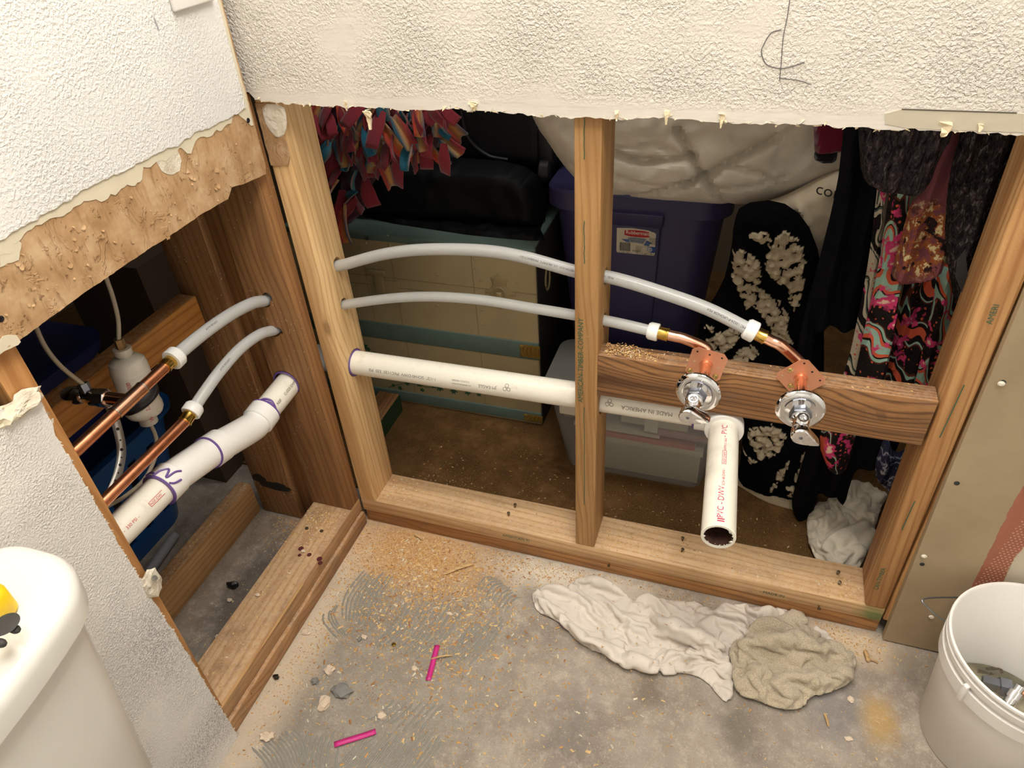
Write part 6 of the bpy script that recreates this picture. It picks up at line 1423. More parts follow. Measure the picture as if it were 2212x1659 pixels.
1,38,-14,-15,-22,-31,9,46,6,10,-11,-40,17,-519,3,0,0,0,30,-6,29,15,-33,-22,0,-23,39,-18,35,12,26,27,20,-4,44,-19,1,-37,-21,-9,38,-15,20,28,-24,0,43,3,-8,26,33,-7,8,-39,2,23,38,-33,23,-17,-20,39,1,19,6,39,21,22,-30,-18,25,31,-38,5,20,22,30,-12,38,25,4,-37,6,-17,-5,36,-24,15,37,-10,-2,22,36,-8,27,30,-16,7,-35,-6,5,-41,14,21,34,6,12,-46,1,0,0,16,-522,0,0,-7,-5,37,5,26,
19,-40,-7,-8,-8,45,-20,31,-18,-10,33,25,39,20,13,-5,-9,-44,-14,39,7,32,13,-28,-36,22,10,21,37,-4,-6,35,-22,-8,26,33,-28,15,-27,-22,2,36,32,14,23,8,43,-11,-28,4,32,-29,24,19,24,32,-12,15,-2,-41,-8,42,13,0,13,-40,9,36,18,-14,14,38,8,40,-7,-19,4,-37,-3,23,-36,8,-10,43,10,26,-40,-2,6,-3,16,-523,1,-5,9,-1,43,-13,5,28,-34,22,-26,12,35,-15,26,-33,1,4,45,33,25,-13,-26,21,-31,5,31,25,
24,16,-28,-30,24,6,26,9,-34,-21,31,26,-13,34,-21,-16,36,14,-12,-27,34,26,32,-8,-22,21,29,-3,25,34,-28,24,20,18,-1,-38,28,29,-18,-4,41,-9,-1,9,-41,-5,19,38,2,31,27,-2,27,-32,-24,-2,-36,14,38,-13,2,15,42,7,21,-45,-3,-8,-1,16,-526,2,0,0,0,40,14,17,-13,-40,16,13,23,35,-11,24,-35,1,-24,26,-3,32,-29,12,34,-21,8,22,35,8,39,-13,-33,25,7,37,-2,-28,-21,35,15,-9,30,-26,-15,18,33,-13,-31,27,
18,39,3,-27,9,31,-20,20,31,6,41,6,19,-2,-38,6,43,1,-7,2,-41,21,29,-20,-8,15,39,7,41,3,-26,1,-34,-4,17,-39,-11,31,26,32,24,19,-5,3,-45,-1,17,-2,16,-526,1,40,-12,4,-30,10,30,38,7,27,-14,-1,-40,-3,9,41,3,16,-41,-11,37,15,39,11,7,-32,31,11,-1,27,-30,30,29,-2,-23,34,10,-4,28,-29,-14,-14,37,-12,-18,36,10,40,9,-28,3,31,-15,27,29,15,39,-9,18,2,-37,4,40,-14,-9,-12,-41,21,36,2,
-5,21,35,-2,35,-27,-30,-9,-30,8,40,-11,-19,19,34,35,17,-11,1,17,-39,-9,19,3,16,-526,0,32,12,11,-20,-35,14,34,13,21,-12,35,-22,7,-9,39,-4,26,-35,-20,11,34,32,28,8,-18,42,-7,7,4,-41,6,31,27,-3,30,-32,-5,42,2,-15,-14,38,-10,-24,33,3,38,18,-28,0,31,-9,34,23,17,23,-31,21,22,-28,2,29,-29,-9,-18,-37,5,30,30,13,43,-3,-36,7,-23,-6,11,-39,-1,26,33,-3,34,25,-1,1,-42,23,36,4,-1,21,-21,
16,-527,-4,27,-10,2,-15,-35,22,-2,41,7,31,31,8,-20,8,35,7,29,-34,-13,-3,43,2,43,1,18,32,-24,11,-6,-40,6,34,25,-3,31,-29,-10,33,25,-18,-36,15,-10,20,36,1,12,41,-28,0,31,3,42,8,13,28,-29,10,35,-23,-12,-19,-36,19,3,-37,6,34,24,-6,33,-27,-38,-5,-13,15,36,-17,-3,24,35,-1,42,7,-3,-17,-38,4,36,-20,10,34,6,16,-527,-1,4,-3,23,13,-38,-19,4,29,33,12,32,24,-17,33,21,16,22,-34,-8,-10,42,
1,44,1,20,20,-31,11,0,-42,6,38,19,-6,36,-21,-15,11,38,-19,-34,17,-5,26,33,-17,-11,37,-8,30,31,5,42,-4,5,39,-14,8,-1,-42,-10,23,-34,28,-10,-32,-39,17,4,15,26,-29,-34,19,-12,32,28,13,-22,35,0,19,28,25,-3,-14,-41,-12,38,14,17,35,-19,4,0,0,11,-526,2,-7,2,-6,34,-40,16,0,38,20,-8,41,9,7,4,42,13,33,-25,-6,-11,41,3,41,-8,12,1,-42,19,20,-32,4,40,12,-9,42,-2,-22,-24,28,-16,-20,34,
-3,30,30,-17,-9,38,-1,37,20,5,41,-12,5,38,-17,2,13,-40,-27,-20,-27,9,-8,-42,0,45,-6,-12,12,-38,-5,34,25,7,32,-25,-4,13,42,26,32,5,-11,14,-40,-7,30,28,20,34,-33,-6,-5,2,11,-526,4,4,1,-1,28,-35,3,-4,44,10,-1,34,27,9,3,40,7,39,-11,-1,-17,38,4,38,-18,13,-5,-41,16,32,-23,0,42,-13,-11,25,33,-20,-34,17,-14,-8,40,-2,29,31,-18,-6,39,-4,40,-15,10,40,-6,8,41,-9,-19,-17,-35,-25,-19,-29,
22,26,-25,-19,11,-37,11,41,-13,-5,36,23,9,30,-27,-6,7,43,2,31,-31,9,36,-17,-2,10,43,13,18,-38,-8,16,-4,14,-524,3,28,-19,-3,-5,15,41,-32,22,13,17,39,8,39,11,12,2,-2,42,5,37,-24,8,7,-42,-8,41,-4,26,28,-19,-18,4,38,-18,-37,13,-11,22,34,-3,13,41,-18,7,37,1,32,-29,8,41,6,0,23,-36,-25,-28,-21,-16,26,-28,2,-16,-40,7,30,-30,0,38,18,6,43,3,9,32,-25,-5,12,41,-1,17,-41,10,38,-5,
0,7,43,-10,41,-18,4,4,-29,15,-524,1,21,-1,22,-34,-25,11,12,41,8,17,37,8,30,-10,27,14,21,37,-25,12,-33,9,40,-3,14,36,-14,27,27,-20,-19,-13,36,-23,-31,19,-5,29,31,-14,-5,39,-4,35,24,4,25,-34,6,42,4,-22,-7,-36,-15,-7,-38,-6,39,-14,5,-23,-36,6,35,-24,1,35,23,-16,28,-27,25,34,8,-1,31,28,2,5,-42,-29,25,18,33,25,8,-34,16,-18,23,32,-12,16,-524,0,-1,-16,-2,1,-9,44,10,39,1,10,40,-8,
28,0,32,2,30,34,-18,0,-37,18,29,27,7,17,-37,29,32,4,-30,-26,12,-20,20,32,7,3,41,-14,-5,40,0,42,9,3,21,-37,-1,40,-13,-22,-24,-27,-10,15,-38,-5,40,-13,7,-29,-30,5,38,-17,-2,41,10,-16,31,-26,11,9,40,12,37,-10,-7,32,-28,-21,4,37,8,21,-39,-11,27,30,20,30,-31,5,1,0,12,-529,0,-3,6,4,12,-26,45,-4,33,-31,23,30,12,-6,33,26,32,-4,29,-19,24,-31,24,12,34,5,9,-40,15,27,29,-32,-23,16,
-5,36,23,-4,-23,35,0,26,33,0,42,7,4,22,-36,-10,25,-32,-21,-29,-24,-3,37,-21,-5,36,-22,8,-34,-25,3,43,-2,-13,30,-25,-2,43,-5,10,1,40,-15,25,-33,12,37,15,-22,31,21,15,15,-41,-10,14,39,17,16,-34,-2,19,-7,13,-531,0,0,-9,-1,15,-5,48,-4,35,-30,-2,42,-3,16,23,29,32,-14,22,-17,32,-22,27,-3,35,-19,40,-18,27,-21,29,-35,23,-3,9,7,40,-3,-21,36,2,37,21,-3,42,0,-6,37,-21,-8,-20,-37,-14,-4,-40,
-11,30,-28,7,42,-2,9,-32,-26,-8,37,-20,-5,40,-8,-1,44,-2,5,13,41,-18,28,-33,5,15,42,-20,20,-25,28,31,-12,-10,9,39,-2,34,-26,4,1,-24,17,-531,-1,1,4,16,22,-8,34,-6,36,-28,-4,38,-21,16,27,29,34,-12,25,-18,32,-20,27,-5,37,-18,38,-22,7,-3,44,-36,14,12,25,-36,13,5,8,43,2,39,18,-4,42,-7,-9,32,-26,-8,-20,-36,-13,-5,-40,-11,29,-30,10,39,17,8,-21,-36,-7,37,-18,-6,41,4,-38,18,13,36,25,-2,
-41,16,11,28,32,-2,-28,10,-29,31,20,28,2,35,19,-15,10,-38,8,16,-8,21,-528,1,1,5,-2,23,5,41,-15,38,-1,12,15,-39,-2,11,41,37,24,-5,-10,40,-2,-12,-37,22,30,30,-4,-23,35,23,-14,1,42,28,-35,5,-18,25,30,25,23,26,-12,32,-25,-4,37,-20,-8,-19,-37,-13,-6,-40,-11,32,-27,13,24,33,7,-2,-42,-10,40,-5,-39,10,12,0,40,-13,17,28,28,-34,19,11,18,-7,-38,-21,39,7,16,36,-22,25,5,33,-7,36,-30,-3,1,0,
21,-526,-1,0,-5,16,26,33,22,-13,38,5,17,1,-40,0,14,40,10,21,-36,11,26,31,-10,-34,27,23,33,6,-39,8,5,18,24,33,14,-22,30,-20,37,-3,29,18,27,-17,20,-34,4,39,-12,-10,-16,-38,-13,-6,-40,-8,37,-20,12,2,41,7,24,-36,-34,20,15,-27,31,7,11,34,-23,-10,9,41,-4,38,-15,4,9,-41,-16,26,39,16,0,-41,22,50,-4,-9,8,0,23,-519,-1,4,1,-1,14,47,18,4,21,30,17,3,-40,-1,20,38,13,12,-39,7,15,39,
-12,-35,21,-2,34,29,-12,27,-30,20,13,35,10,-5,41,-20,30,-22,29,18,28,-19,12,-37,7,41,-7,-15,-2,-39,-7,-16,-39,-6,40,-9,14,-8,39,-11,40,-12,-35,16,19,-22,36,1,22,22,-30,-15,25,32,-2,25,-34,-7,28,-31,-6,23,48,25,2,-53,0,17,6,26,-506,-2,7,8,20,5,38,19,17,38,13,11,12,-42,3,9,42,14,1,-39,5,8,42,-13,-30,31,-2,43,-2,-13,39,-16,12,-23,34,17,23,27,-18,29,-25,29,16,29,-20,6,-38,7,41,-6,
-14,7,-38,-9,-19,-40,-3,41,6,13,-3,41,-25,34,12,-27,27,-19,-18,31,25,23,18,-31,-23,35,6,-13,-7,-41,13,40,-3,-1,25,50,14,14,-46,6,-3,-12,18,-504,1,-5,32,-3,7,36,17,31,-2,32,19,30,-30,4,5,40,11,-1,-39,1,3,43,-22,13,33,-20,16,-34,20,35,7,12,-26,31,-23,35,9,13,35,-20,31,-6,31,-16,21,-35,-29,28,-18,21,25,-25,-9,-19,-38,0,36,21,3,14,41,-32,16,-19,-15,32,24,-18,34,23,18,24,-31,-18,30,-20,
-7,-24,-36,1,32,24,-29,39,7,53,14,-13,-3,-3,-24,22,-513,2,-6,2,0,-5,47,17,16,36,-9,16,15,38,34,-9,-28,-12,-6,37,16,36,-16,-6,-35,32,-8,40,3,-22,24,-32,27,24,20,8,-6,40,-36,11,-20,25,31,-10,31,13,26,-18,32,-21,-33,-11,-30,25,31,-9,-2,9,-40,0,10,39,-14,41,3,-29,0,30,-7,36,17,-18,34,-17,9,42,5,-13,-16,-35,7,8,-42,-35,23,6,5,34,30,22,-4,-43,19,32,7,17,-534,2,-2,37,-1,-1,26,31,
23,33,-15,1,-8,43,34,-6,-25,-2,12,41,11,19,-41,-6,3,43,-6,33,-16,-19,15,-38,10,-7,41,11,36,17,-36,12,-17,40,4,20,26,33,-1,-35,1,-21,-21,35,-8,18,-3,-40,5,41,-8,-29,9,26,25,14,32,-39,22,-10,0,33,24,-29,32,15,21,22,-29,-14,-12,-36,-1,36,-26,-33,10,25,20,36,-2,18,-26,-26,9,44,2,3,14,0,17,-566,-1,-3,14,0,6,39,13,2,28,30,23,22,-24,-16,-23,34,44,0,-7,-22,36,3,35,24,-6,-10,10,39,
-18,0,-36,-1,34,-23,12,-11,37,-9,41,-7,-32,28,-1,38,-21,9,24,37,-4,-38,9,-20,0,33,24,24,-5,-36,-31,32,9,-16,35,-19,29,12,33,-37,20,-10,-16,34,18,-2,5,43,-4,5,-43,2,35,-20,-7,33,-21,-25,-17,23,15,36,4,26,-14,-24,-25,37,5,29,21,-22,4,9,0,17,-594,-1,-3,13,1,-5,42,-7,12,6,39,-7,37,-14,40,11,8,-27,-33,13,22,21,32,7,23,-32,34,24,12,-16,39,19,-9,-18,-36,0,40,-14,2,5,40,-33,10,-34,
-2,46,7,28,-33,4,-17,33,17,10,32,-29,8,12,38,13,24,-35,-37,2,-19,2,37,19,8,40,8,-36,18,-15,-3,-4,41,3,33,27,-14,16,-38,-7,3,-43,4,34,23,-30,-12,28,17,36,3,30,2,-31,-29,36,11,27,-9,-30,6,34,-14,21,-616,2,-9,7,0,-23,41,28,26,7,-32,5,30,19,4,48,-2,33,-25,10,-23,-33,18,25,33,16,8,38,-19,22,10,34,-7,43,-13,-4,-18,-37,2,44,2,-20,25,26,-23,-9,-43,-15,43,3,37,-14,10,-32,23,9,
38,15,-3,4,22,35,-16,-5,-40,-5,36,-19,2,25,34,-17,33,-25,-12,37,19,-3,-10,41,0,42,6,-14,-4,-40,-5,17,-39,-9,5,41,-21,13,37,24,34,-6,21,27,-29,-37,-15,8,6,36,-20,32,21,-27,6,2,1,19,-640,-5,-9,7,1,6,46,14,-39,-12,11,31,26,-2,8,37,-24,9,39,8,6,-36,-8,5,-5,45,-6,42,-4,44,19,-6,21,14,32,-28,14,-22,5,24,-37,-31,32,-2,18,7,37,-12,12,-41,-31,8,23,21,19,-27,-6,32,23,37,-22,16,
-1,47,7,-20,-2,-36,0,42,-9,1,26,32,-15,34,-21,-7,26,32,-5,-9,42,-2,38,-18,-12,-12,-39,-7,37,-17,-13,11,39,-16,-15,38,0,25,-35,29,28,11,-39,18,10,23,29,-26,10,31,-23,21,-11,-18,22,-662,-4,-8,8,-1,2,40,14,-13,26,32,-12,-23,-31,18,29,-15,14,35,18,14,41,-5,-2,-40,-12,14,13,45,-17,32,-26,46,-2,15,17,39,10,-27,19,-21,-28,3,-38,-34,18,24,34,30,4,-1,38,1,-32,-19,-14,36,10,24,-17,31,-25,11,14,33,
40,7,-9,-36,32,1,17,30,-25,-2,35,23,-16,36,-14,-6,11,41,-4,-2,43,-8,15,-40,-7,11,-40,-8,41,8,-19,-23,30,-7,18,37,2,20,-37,3,16,38,-15,28,-28,8,41,2,3,-12,-41,33,22,-16,5,2,0,13,-674,-4,3,26,-11,-2,7,41,-7,43,1,-13,-13,-33,3,33,25,33,22,10,9,29,-34,2,-29,30,-19,37,-1,13,16,-29,-5,4,39,35,11,-22,0,39,-19,-42,-14,11,-12,40,9,3,21,-33,14,16,43,-12,19,-43,12,20,38,-7,25,-34,
11,15,36,27,-15,-29,-6,33,34,-22,37,-5,17,28,-28,-4,31,26,-23,-9,32,14,33,28,-9,17,-38,-8,11,-41,-11,23,33,-21,-16,33,-5,35,24,8,-8,-41,1,35,25,-15,22,-32,12,38,13,0,-21,-38,35,35,-21,-7,2,5,14,-682,-3,0,17,2,14,22,37,-4,38,-9,-15,-26,-30,-2,40,42,15,21,-25,34,29,-13,-17,5,30,-26,11,-35,40,14,-2,-47,9,13,25,19,-27,-14,26,13,-3,17,1,-3,17,0,-2,17,-1,-3,17,0,-3,20,0,3,17,1,
2,17,1,3,17,0,7,14,0,40,20,16,-17,36,15,18,24,-29,-12,13,36,-32,26,0,29,2,32,-14,12,-40,-3,36,-20,-17,-5,39,-19,-1,38,2,42,7,7,-5,-42,-3,39,16,-15,15,-37,17,34,22,-2,-12,-41,0,42,9,19,-11,-16,14,-667,-2,6,14,-2,12,30,33,-14,1,-39,-3,35,38,8,8,-42,1,5,42,-7,27,-34,-3,17,-1,-3,17,1,-3,17,0,-3,17,-1,-3,16,0,6,165,2,8,11,0,4,39,2,32,14,25,-13,42,-8,-22,-11,34,
36,23,5,-15,6,-40,-6,42,9,-20,2,38,-14,-12,38,6,41,-11,6,-1,-41,-6,41,5,-15,16,-38,18,29,24,-2,-10,-41,-3,26,34,15,4,-31,5,-653,-4,3,17,-2,1,15,2,-1,18,-1,-2,17,-1,-2,16,1,-3,16,0,4,271,0,11,9,-1,22,37,1,6,31,31,-24,-20,29,30,24,-15,-29,30,1,14,40,-1,-24,-23,27,-4,12,40,7,37,-21,5,11,-40,-10,40,-6,-14,8,-41,16,11,37,0,19,-37,-2,17,42,7,4,-44,4,1,-1,12,-274,-2,
3,17,24,29,27,16,-25,-14,33,10,43,0,-4,19,-39,9,32,27,-24,-25,25,4,29,30,-6,15,-40,5,42,-4,-17,5,-36,3,26,-35,18,16,33,-2,32,-26,-2,20,40,10,0,-50,-7,-6,2,12,-274,0,0,21,2,18,-9,37,-1,16,41,9,36,-20,-2,29,-31,0,9,42,-23,-19,30,10,42,6,-7,15,-39,3,41,-10,-18,-7,-33,8,32,-28,17,24,30,-35,21,6,31,25,19,-10,-17,-38,5,19,-14,11,-273,0,5,1,0,8,30,35,14,-12,38,-4,28,-32,
11,40,-6,-23,-16,33,0,6,42,-10,31,-27,12,30,-26,-2,38,-16,-17,-17,-35,14,40,-1,-30,6,29,-10,30,26,37,12,-16,-1,-1,-44,1,30,2,16,-270,-1,16,20,27,17,-5,38,-6,23,-36,6,34,23,-26,-26,24,7,33,25,-11,25,-33,12,41,-2,-27,-2,-33,8,24,-32,-3,35,26,-32,-15,26,7,34,24,13,-7,-40,27,22,-21,-7,38,-12,17,-271,-3,3,-10,27,32,14,24,1,34,-27,-3,15,40,-25,-21,28,8,40,-11,-25,32,12,10,13,-40,-10,39,-16,
11,17,-37,-13,8,41,-28,-7,31,15,39,7,13,-10,-38,-9,41,-4,19,31,-34,4,1,0,14,-275,-5,-5,14,23,35,-23,7,13,41,7,-10,3,41,-24,5,34,4,42,-8,-25,12,-32,11,40,0,-10,0,-44,14,41,-7,-17,-8,39,-26,-2,34,10,28,-30,25,21,-27,-8,41,7,17,4,-39,-2,20,-2,15,-278,-2,-1,25,10,31,-31,-2,-3,11,41,-26,6,34,18,30,24,-8,34,-26,-22,21,-30,19,37,10,-8,-5,-40,-25,28,20,14,4,40,-28,20,25,15,-2,-40,
13,40,-5,5,40,-11,17,1,-39,-9,23,-12,15,-281,2,7,23,-3,21,-20,33,-22,-24,26,-1,18,39,14,40,-9,-23,22,-29,-3,36,-23,22,33,17,-17,22,-32,-19,3,39,-17,-15,36,9,39,14,11,15,-39,-13,38,15,24,2,-35,-2,41,-15,10,12,-35,17,-285,0,13,17,8,-4,3,43,5,-41,13,-1,27,33,-4,24,-36,-7,42,-3,-3,23,-36,19,36,13,-24,35,1,-12,-18,37,-17,-16,36,7,38,-18,15,35,-18,-13,35,22,25,1,-35,-16,8,-38,17,39,-22,
4,1,0,13,-288,-1,-4,-11,18,21,21,30,6,-33,26,-3,39,20,-4,24,-36,-6,41,-2,-2,20,-37,0,43,-6,-10,11,39,-17,-30,25,-7,12,41,6,25,-34,2,39,15,2,42,-6,3,24,-35,6,-23,-35,17,50,-23,-7,-2,1,14,-291,0,-3,10,14,26,-15,31,8,-16,38,-22,32,-17,15,39,-11,-7,41,-2,1,16,-40,-3,41,11,-13,-5,40,-17,-30,26,-2,30,30,7,24,-35,1,39,17,2,41,-9,4,13,-38,6,-16,-40,1,42,12,-2,9,-27,16,-295,-1,
-9,-13,5,19,-18,33,21,24,30,-21,33,-15,10,32,25,-3,18,-39,9,37,-18,-7,38,18,-18,-29,25,-10,-11,40,1,38,19,7,23,-35,1,38,19,-19,15,-32,27,33,-14,5,-23,-35,-31,31,-21,19,33,-2,15,-297,-1,-5,4,0,24,-41,30,-15,38,12,5,42,-4,20,20,32,-3,7,-42,0,40,14,-4,39,16,-13,-40,12,-8,1,42,2,41,10,6,24,-35,-3,42,5,-20,-1,-37,26,34,-12,-31,-25,0,7,36,-25,13,40,-17,4,1,0,12,-301,2,2,-9,-4,
23,-18,43,-21,30,-19,14,42,6,19,18,33,-4,18,-38,-8,42,2,3,13,40,-13,-38,15,-5,14,39,3,43,2,5,26,-32,-9,38,-15,-18,-6,-37,10,41,-24,-32,2,31,-4,35,-20,36,20,-30,1,-8,3,16,-301,5,-3,7,3,33,-23,27,-22,33,-12,-2,26,35,38,19,-3,-33,25,-2,23,30,-19,-1,5,42,-14,-36,20,-1,29,31,-1,38,-18,6,41,-10,-15,10,-39,-18,-4,-38,12,44,15,-25,19,24,-10,6,-41,38,28,-16,-4,4,-2,16,-299,1,1,0,0,
30,-1,28,-22,35,-6,7,7,42,3,21,-37,-1,21,35,24,26,-24,-3,-1,42,-15,-30,28,3,39,11,-5,32,-28,3,42,-14,-32,-15,-25,7,24,-35,-14,19,34,0,43,8,-6,-3,-38,24,44,-7,-3,-4,-13,18,-297,-4,28,15,18,-20,37,5,17,-21,37,3,35,-27,-4,10,42,24,23,-27,-12,-15,38,-8,-8,40,3,36,-20,-1,38,-19,-39,13,-8,-6,-7,-42,18,39,-1,-13,26,31,3,40,-13,-9,-13,-37,13,46,-17,3,2,4,17,-295,-2,12,34,-4,-14,-7,39,
38,7,18,0,40,-18,-4,-15,40,23,31,-19,-13,-20,36,-8,19,36,-10,41,-6,-11,40,-16,-15,-2,-41,-5,-18,-39,4,30,30,-10,38,-16,16,38,6,-11,-6,-39,8,42,-6,-6,3,0,23,-293,1,16,27,10,-15,-17,38,35,17,-15,9,42,5,-6,-20,40,17,39,-3,-8,-27,29,-28,32,-5,0,42,-3,-2,43,-5,-13,-28,-28,-1,5,-41,0,32,28,-13,26,-30,20,34,15,-13,9,-39,0,28,3,19,-282,0,18,8,17,-17,-22,33,11,40,10,31,16,-26,-14,28,29,
36,14,22,-24,-6,34,-16,18,-34,-2,42,-5,-4,42,-6,-7,-40,-16,1,20,-37,-2,36,26,-15,10,-38,23,31,13,-17,35,-22,-7,3,0,22,-273,-2,2,-20,10,8,11,40,7,31,28,30,16,-25,-8,42,10,26,-20,30,-20,35,19,-21,19,-32,-11,33,26,15,23,-32,-8,-36,-23,1,32,-28,-4,38,15,-14,6,-39,-2,41,1,-4,12,0,20,-260,-1,-8,2,0,16,10,51,15,-3,39,26,29,-16,1,41,-14,20,-5,38,-35,20,-12,-12,36,-14,-1,22,37,15,6,-38,
-10,-33,-32,3,44,-9,-26,24,-19,-3,38,-10,-2,15,-1,17,-243,1,3,0,0,11,-7,48,19,17,32,11,38,15,6,7,-41,13,33,26,-37,5,-21,8,36,17,-1,19,37,14,-4,-40,-28,5,-30,-13,18,-40,-3,44,-4,-1,17,1,18,-225,0,19,-7,38,19,17,33,12,37,23,7,3,-42,-7,41,3,-35,23,-5,14,-5,41,7,42,5,-20,13,-38,-3,-13,-39,-13,39,-17,-2,16,-1,19,-203,-1,23,2,27,1,28,31,35,9,25,1,28,-35,-42,7,-12,7,39,11,
13,1,41,0,41,-10,-18,7,-38,-20,8,-37,-4,14,0,21,-182,-4,-2,24,18,30,-9,27,34,12,24,-31,14,-27,-8,37,-21,13,32,25,11,8,41,-24,19,-29,2,30,-31,-26,-1,-26,18,-163,-1,1,23,1,31,-4,30,17,30,23,-21,-12,-34,4,42,-6,14,26,31,2,28,31,-22,8,-36,-24,8,-38,-8,6,-1,23,-152,-1,-6,-7,6,45,30,16,8,41,15,-22,-14,-36,15,31,25,-6,4,41,15,39,-10,-19,12,-35,-29,6,-20,14,-138,-2,4,1,0,26,34,0,
2,-4,43,5,18,-41,12,21,34,-3,16,38,-11,17,-39,-37,8,-20,4,23,-14,18,-129,-1,30,13,3,9,16,39,1,27,-36,13,0,40,-16,36,5,-22,-15,-33,-12,44,-16,-8,4,-1,21,-120,-1,10,-7,23,38,21,7,4,32,-26,7,20,39,-38,3,-13,-19,27,-26,-2,12,0,16,-103,-4,5,1,0,19,39,28,42,-3,-13,-35,6,11,-27,31,-22,-1,16,2,16,-84,-6,2,16,0,34,24,-13,-34,10,16,-1,17,2,17,-50,-3,2,16,2,-3,17,1],
'towel': [
2764,-488,13,-3,19,1,-5,17,-1,-4,17,-1,-4,17,0,0,19,0,1,18,2,4,16,0,7,15,1,20,-231,-2,-3,18,-1,-2,18,0,-3,19,0,-3,17,0,-4,18,1,-9,30,24,4,24,-37,-16,-4,44,-10,42,-7,19,34,-27,-28,-17,27,39,-1,-17,0,40,-6,7,13,0,25,-303,-1,-5,16,0,-6,16,1,-5,18,-1,-5,36,-6,-9,5,42,29,13,-37,-3,35,16,-33,20,20,23,1,-35,-25,23,26,8,30,18,-4,10,-41,22,40,14,-29,-28,-8,-13,39,4,
29,20,26,14,13,-38,3,16,-2,22,-341,3,-9,12,-1,-14,33,23,7,36,-25,3,-4,44,-31,22,-11,29,25,12,-17,24,-34,1,5,41,9,21,-41,-1,39,-9,1,-9,43,-2,33,-29,-39,11,19,45,8,9,-4,5,-41,-10,35,17,-24,36,-2,39,-7,20,10,18,-38,2,18,0,19,-377,1,-2,11,1,-11,18,37,5,24,-32,-23,26,24,28,33,0,-28,-2,-28,27,25,12,-5,40,-14,-14,-24,27,17,32,-21,-33,19,11,30,28,2,-41,-5,6,9,42,-1,-20,27,28,
39,-6,-20,1,25,-34,-21,18,30,21,37,-10,24,-30,-18,-5,40,-1,1,16,0,18,-400,2,5,36,-2,-7,-16,37,-8,40,-2,-11,36,10,7,-1,-45,-6,40,-2,-9,18,43,30,21,-27,-17,-10,36,-1,40,-14,-41,-12,10,32,27,3,-34,20,9,30,23,-15,-18,32,25,-9,27,-31,35,-20,-13,-12,30,25,6,41,-2,15,-33,-16,-6,43,5,18,20,-34,1,18,-1,7,15,0,1,25,-1,-5,15,0,7,13,3,6,-493,3,2,0,0,19,44,1,-11,-8,42,-7,35,-31,
-16,10,37,-12,33,-23,20,30,-25,-19,-9,37,27,19,-25,-24,35,4,-10,3,41,-14,24,-27,-15,-8,40,-7,40,13,20,35,-17,-43,0,1,25,35,-5,35,-20,-15,13,40,-2,-8,33,25,21,-27,-26,0,47,-7,-25,-9,-26,-14,40,4,30,2,-24,-1,37,33,7,4,-44,5,36,18,8,14,1,12,-514,2,1,2,14,34,33,-12,-38,17,6,16,35,11,-23,19,27,-30,23,9,32,13,-22,-32,13,24,34,19,-21,-10,34,-23,-7,-29,30,-23,32,13,-31,31,-3,24,20,24,
-41,3,-7,-11,33,26,40,7,-11,17,24,-32,38,-4,12,-17,32,28,35,-15,-25,-32,26,-6,11,17,-37,-29,27,19,28,-2,-29,15,42,6,-35,23,-7,35,8,18,1,33,-33,3,15,-3,14,-529,2,1,0,-1,18,19,33,-9,38,-18,-9,15,38,-39,3,11,-1,38,15,31,24,-17,-37,-2,21,5,39,-14,26,10,-30,-39,17,-12,12,26,29,-26,31,6,2,-28,33,-39,19,7,5,38,18,16,38,-6,26,20,-31,19,-40,11,25,33,-9,13,37,-23,-23,-30,-14,17,39,1,
-29,16,-22,14,39,6,25,-3,-39,-20,30,27,-28,27,19,39,15,-10,6,24,-34,4,14,0,14,-545,-1,29,13,24,-13,36,16,-40,-13,8,-4,31,32,-3,38,-15,22,21,27,-35,9,22,6,37,-15,2,31,-29,-1,-5,-41,-16,39,3,-1,12,38,-8,-1,44,-35,20,-16,8,9,39,9,38,7,7,-2,-41,42,10,11,-22,35,-4,37,-8,-16,3,-23,-40,-8,32,-27,-3,37,18,3,39,16,14,-18,-31,-17,33,22,-2,43,-6,-1,40,14,10,-24,-37,13,45,-20,9,7,1,
15,-563,-1,-1,0,0,-6,-3,46,-6,37,19,-9,28,-27,8,8,40,-6,41,-15,-3,-12,40,-8,40,11,-2,23,-35,9,39,-8,-1,10,-42,-18,37,9,-15,-26,29,-9,39,14,-29,30,-3,16,-9,38,11,22,33,8,2,-41,-15,31,26,32,29,-10,11,-39,-12,12,21,-34,9,5,-41,0,41,6,4,38,17,7,11,-41,-16,14,38,3,40,-10,-18,18,33,17,11,-40,24,3,-34,-11,42,-5,9,6,-1,11,-578,2,7,1,-1,-1,-8,48,-11,40,-7,-26,21,27,32,24,1,
-38,3,-19,17,28,25,2,33,25,-10,40,-7,5,-1,-41,-12,41,8,-11,4,-41,1,9,43,-29,29,-12,-11,38,12,16,-19,34,3,-3,44,19,28,-24,-21,16,33,13,39,5,20,-7,-37,27,-12,-30,10,5,-41,-1,41,8,-17,31,-24,24,34,-3,-11,-1,39,-26,31,10,10,39,5,-10,32,-28,31,-23,-16,-3,40,-10,2,13,-30,19,-592,1,2,-15,20,-15,39,6,15,22,32,-25,21,29,1,-3,-43,-21,32,-19,8,35,24,6,32,25,14,31,24,0,10,-40,-37,0,-20,
19,37,-13,-12,26,32,-27,10,-30,-5,13,38,-2,31,28,11,-36,19,28,23,23,-22,8,34,13,40,3,21,6,-35,14,14,-37,22,-13,-34,4,35,-24,-33,20,19,27,32,-7,-27,29,-13,4,1,42,0,35,-21,-11,36,19,21,18,-31,-8,-19,-37,10,50,-15,7,3,0,15,-608,0,-25,16,0,21,29,16,-28,21,17,13,-13,40,9,34,-24,-35,22,7,22,29,-19,7,16,37,5,42,0,-32,-18,-20,-2,23,-37,3,24,34,5,40,-12,-23,30,-16,-1,0,42,-6,37,15,
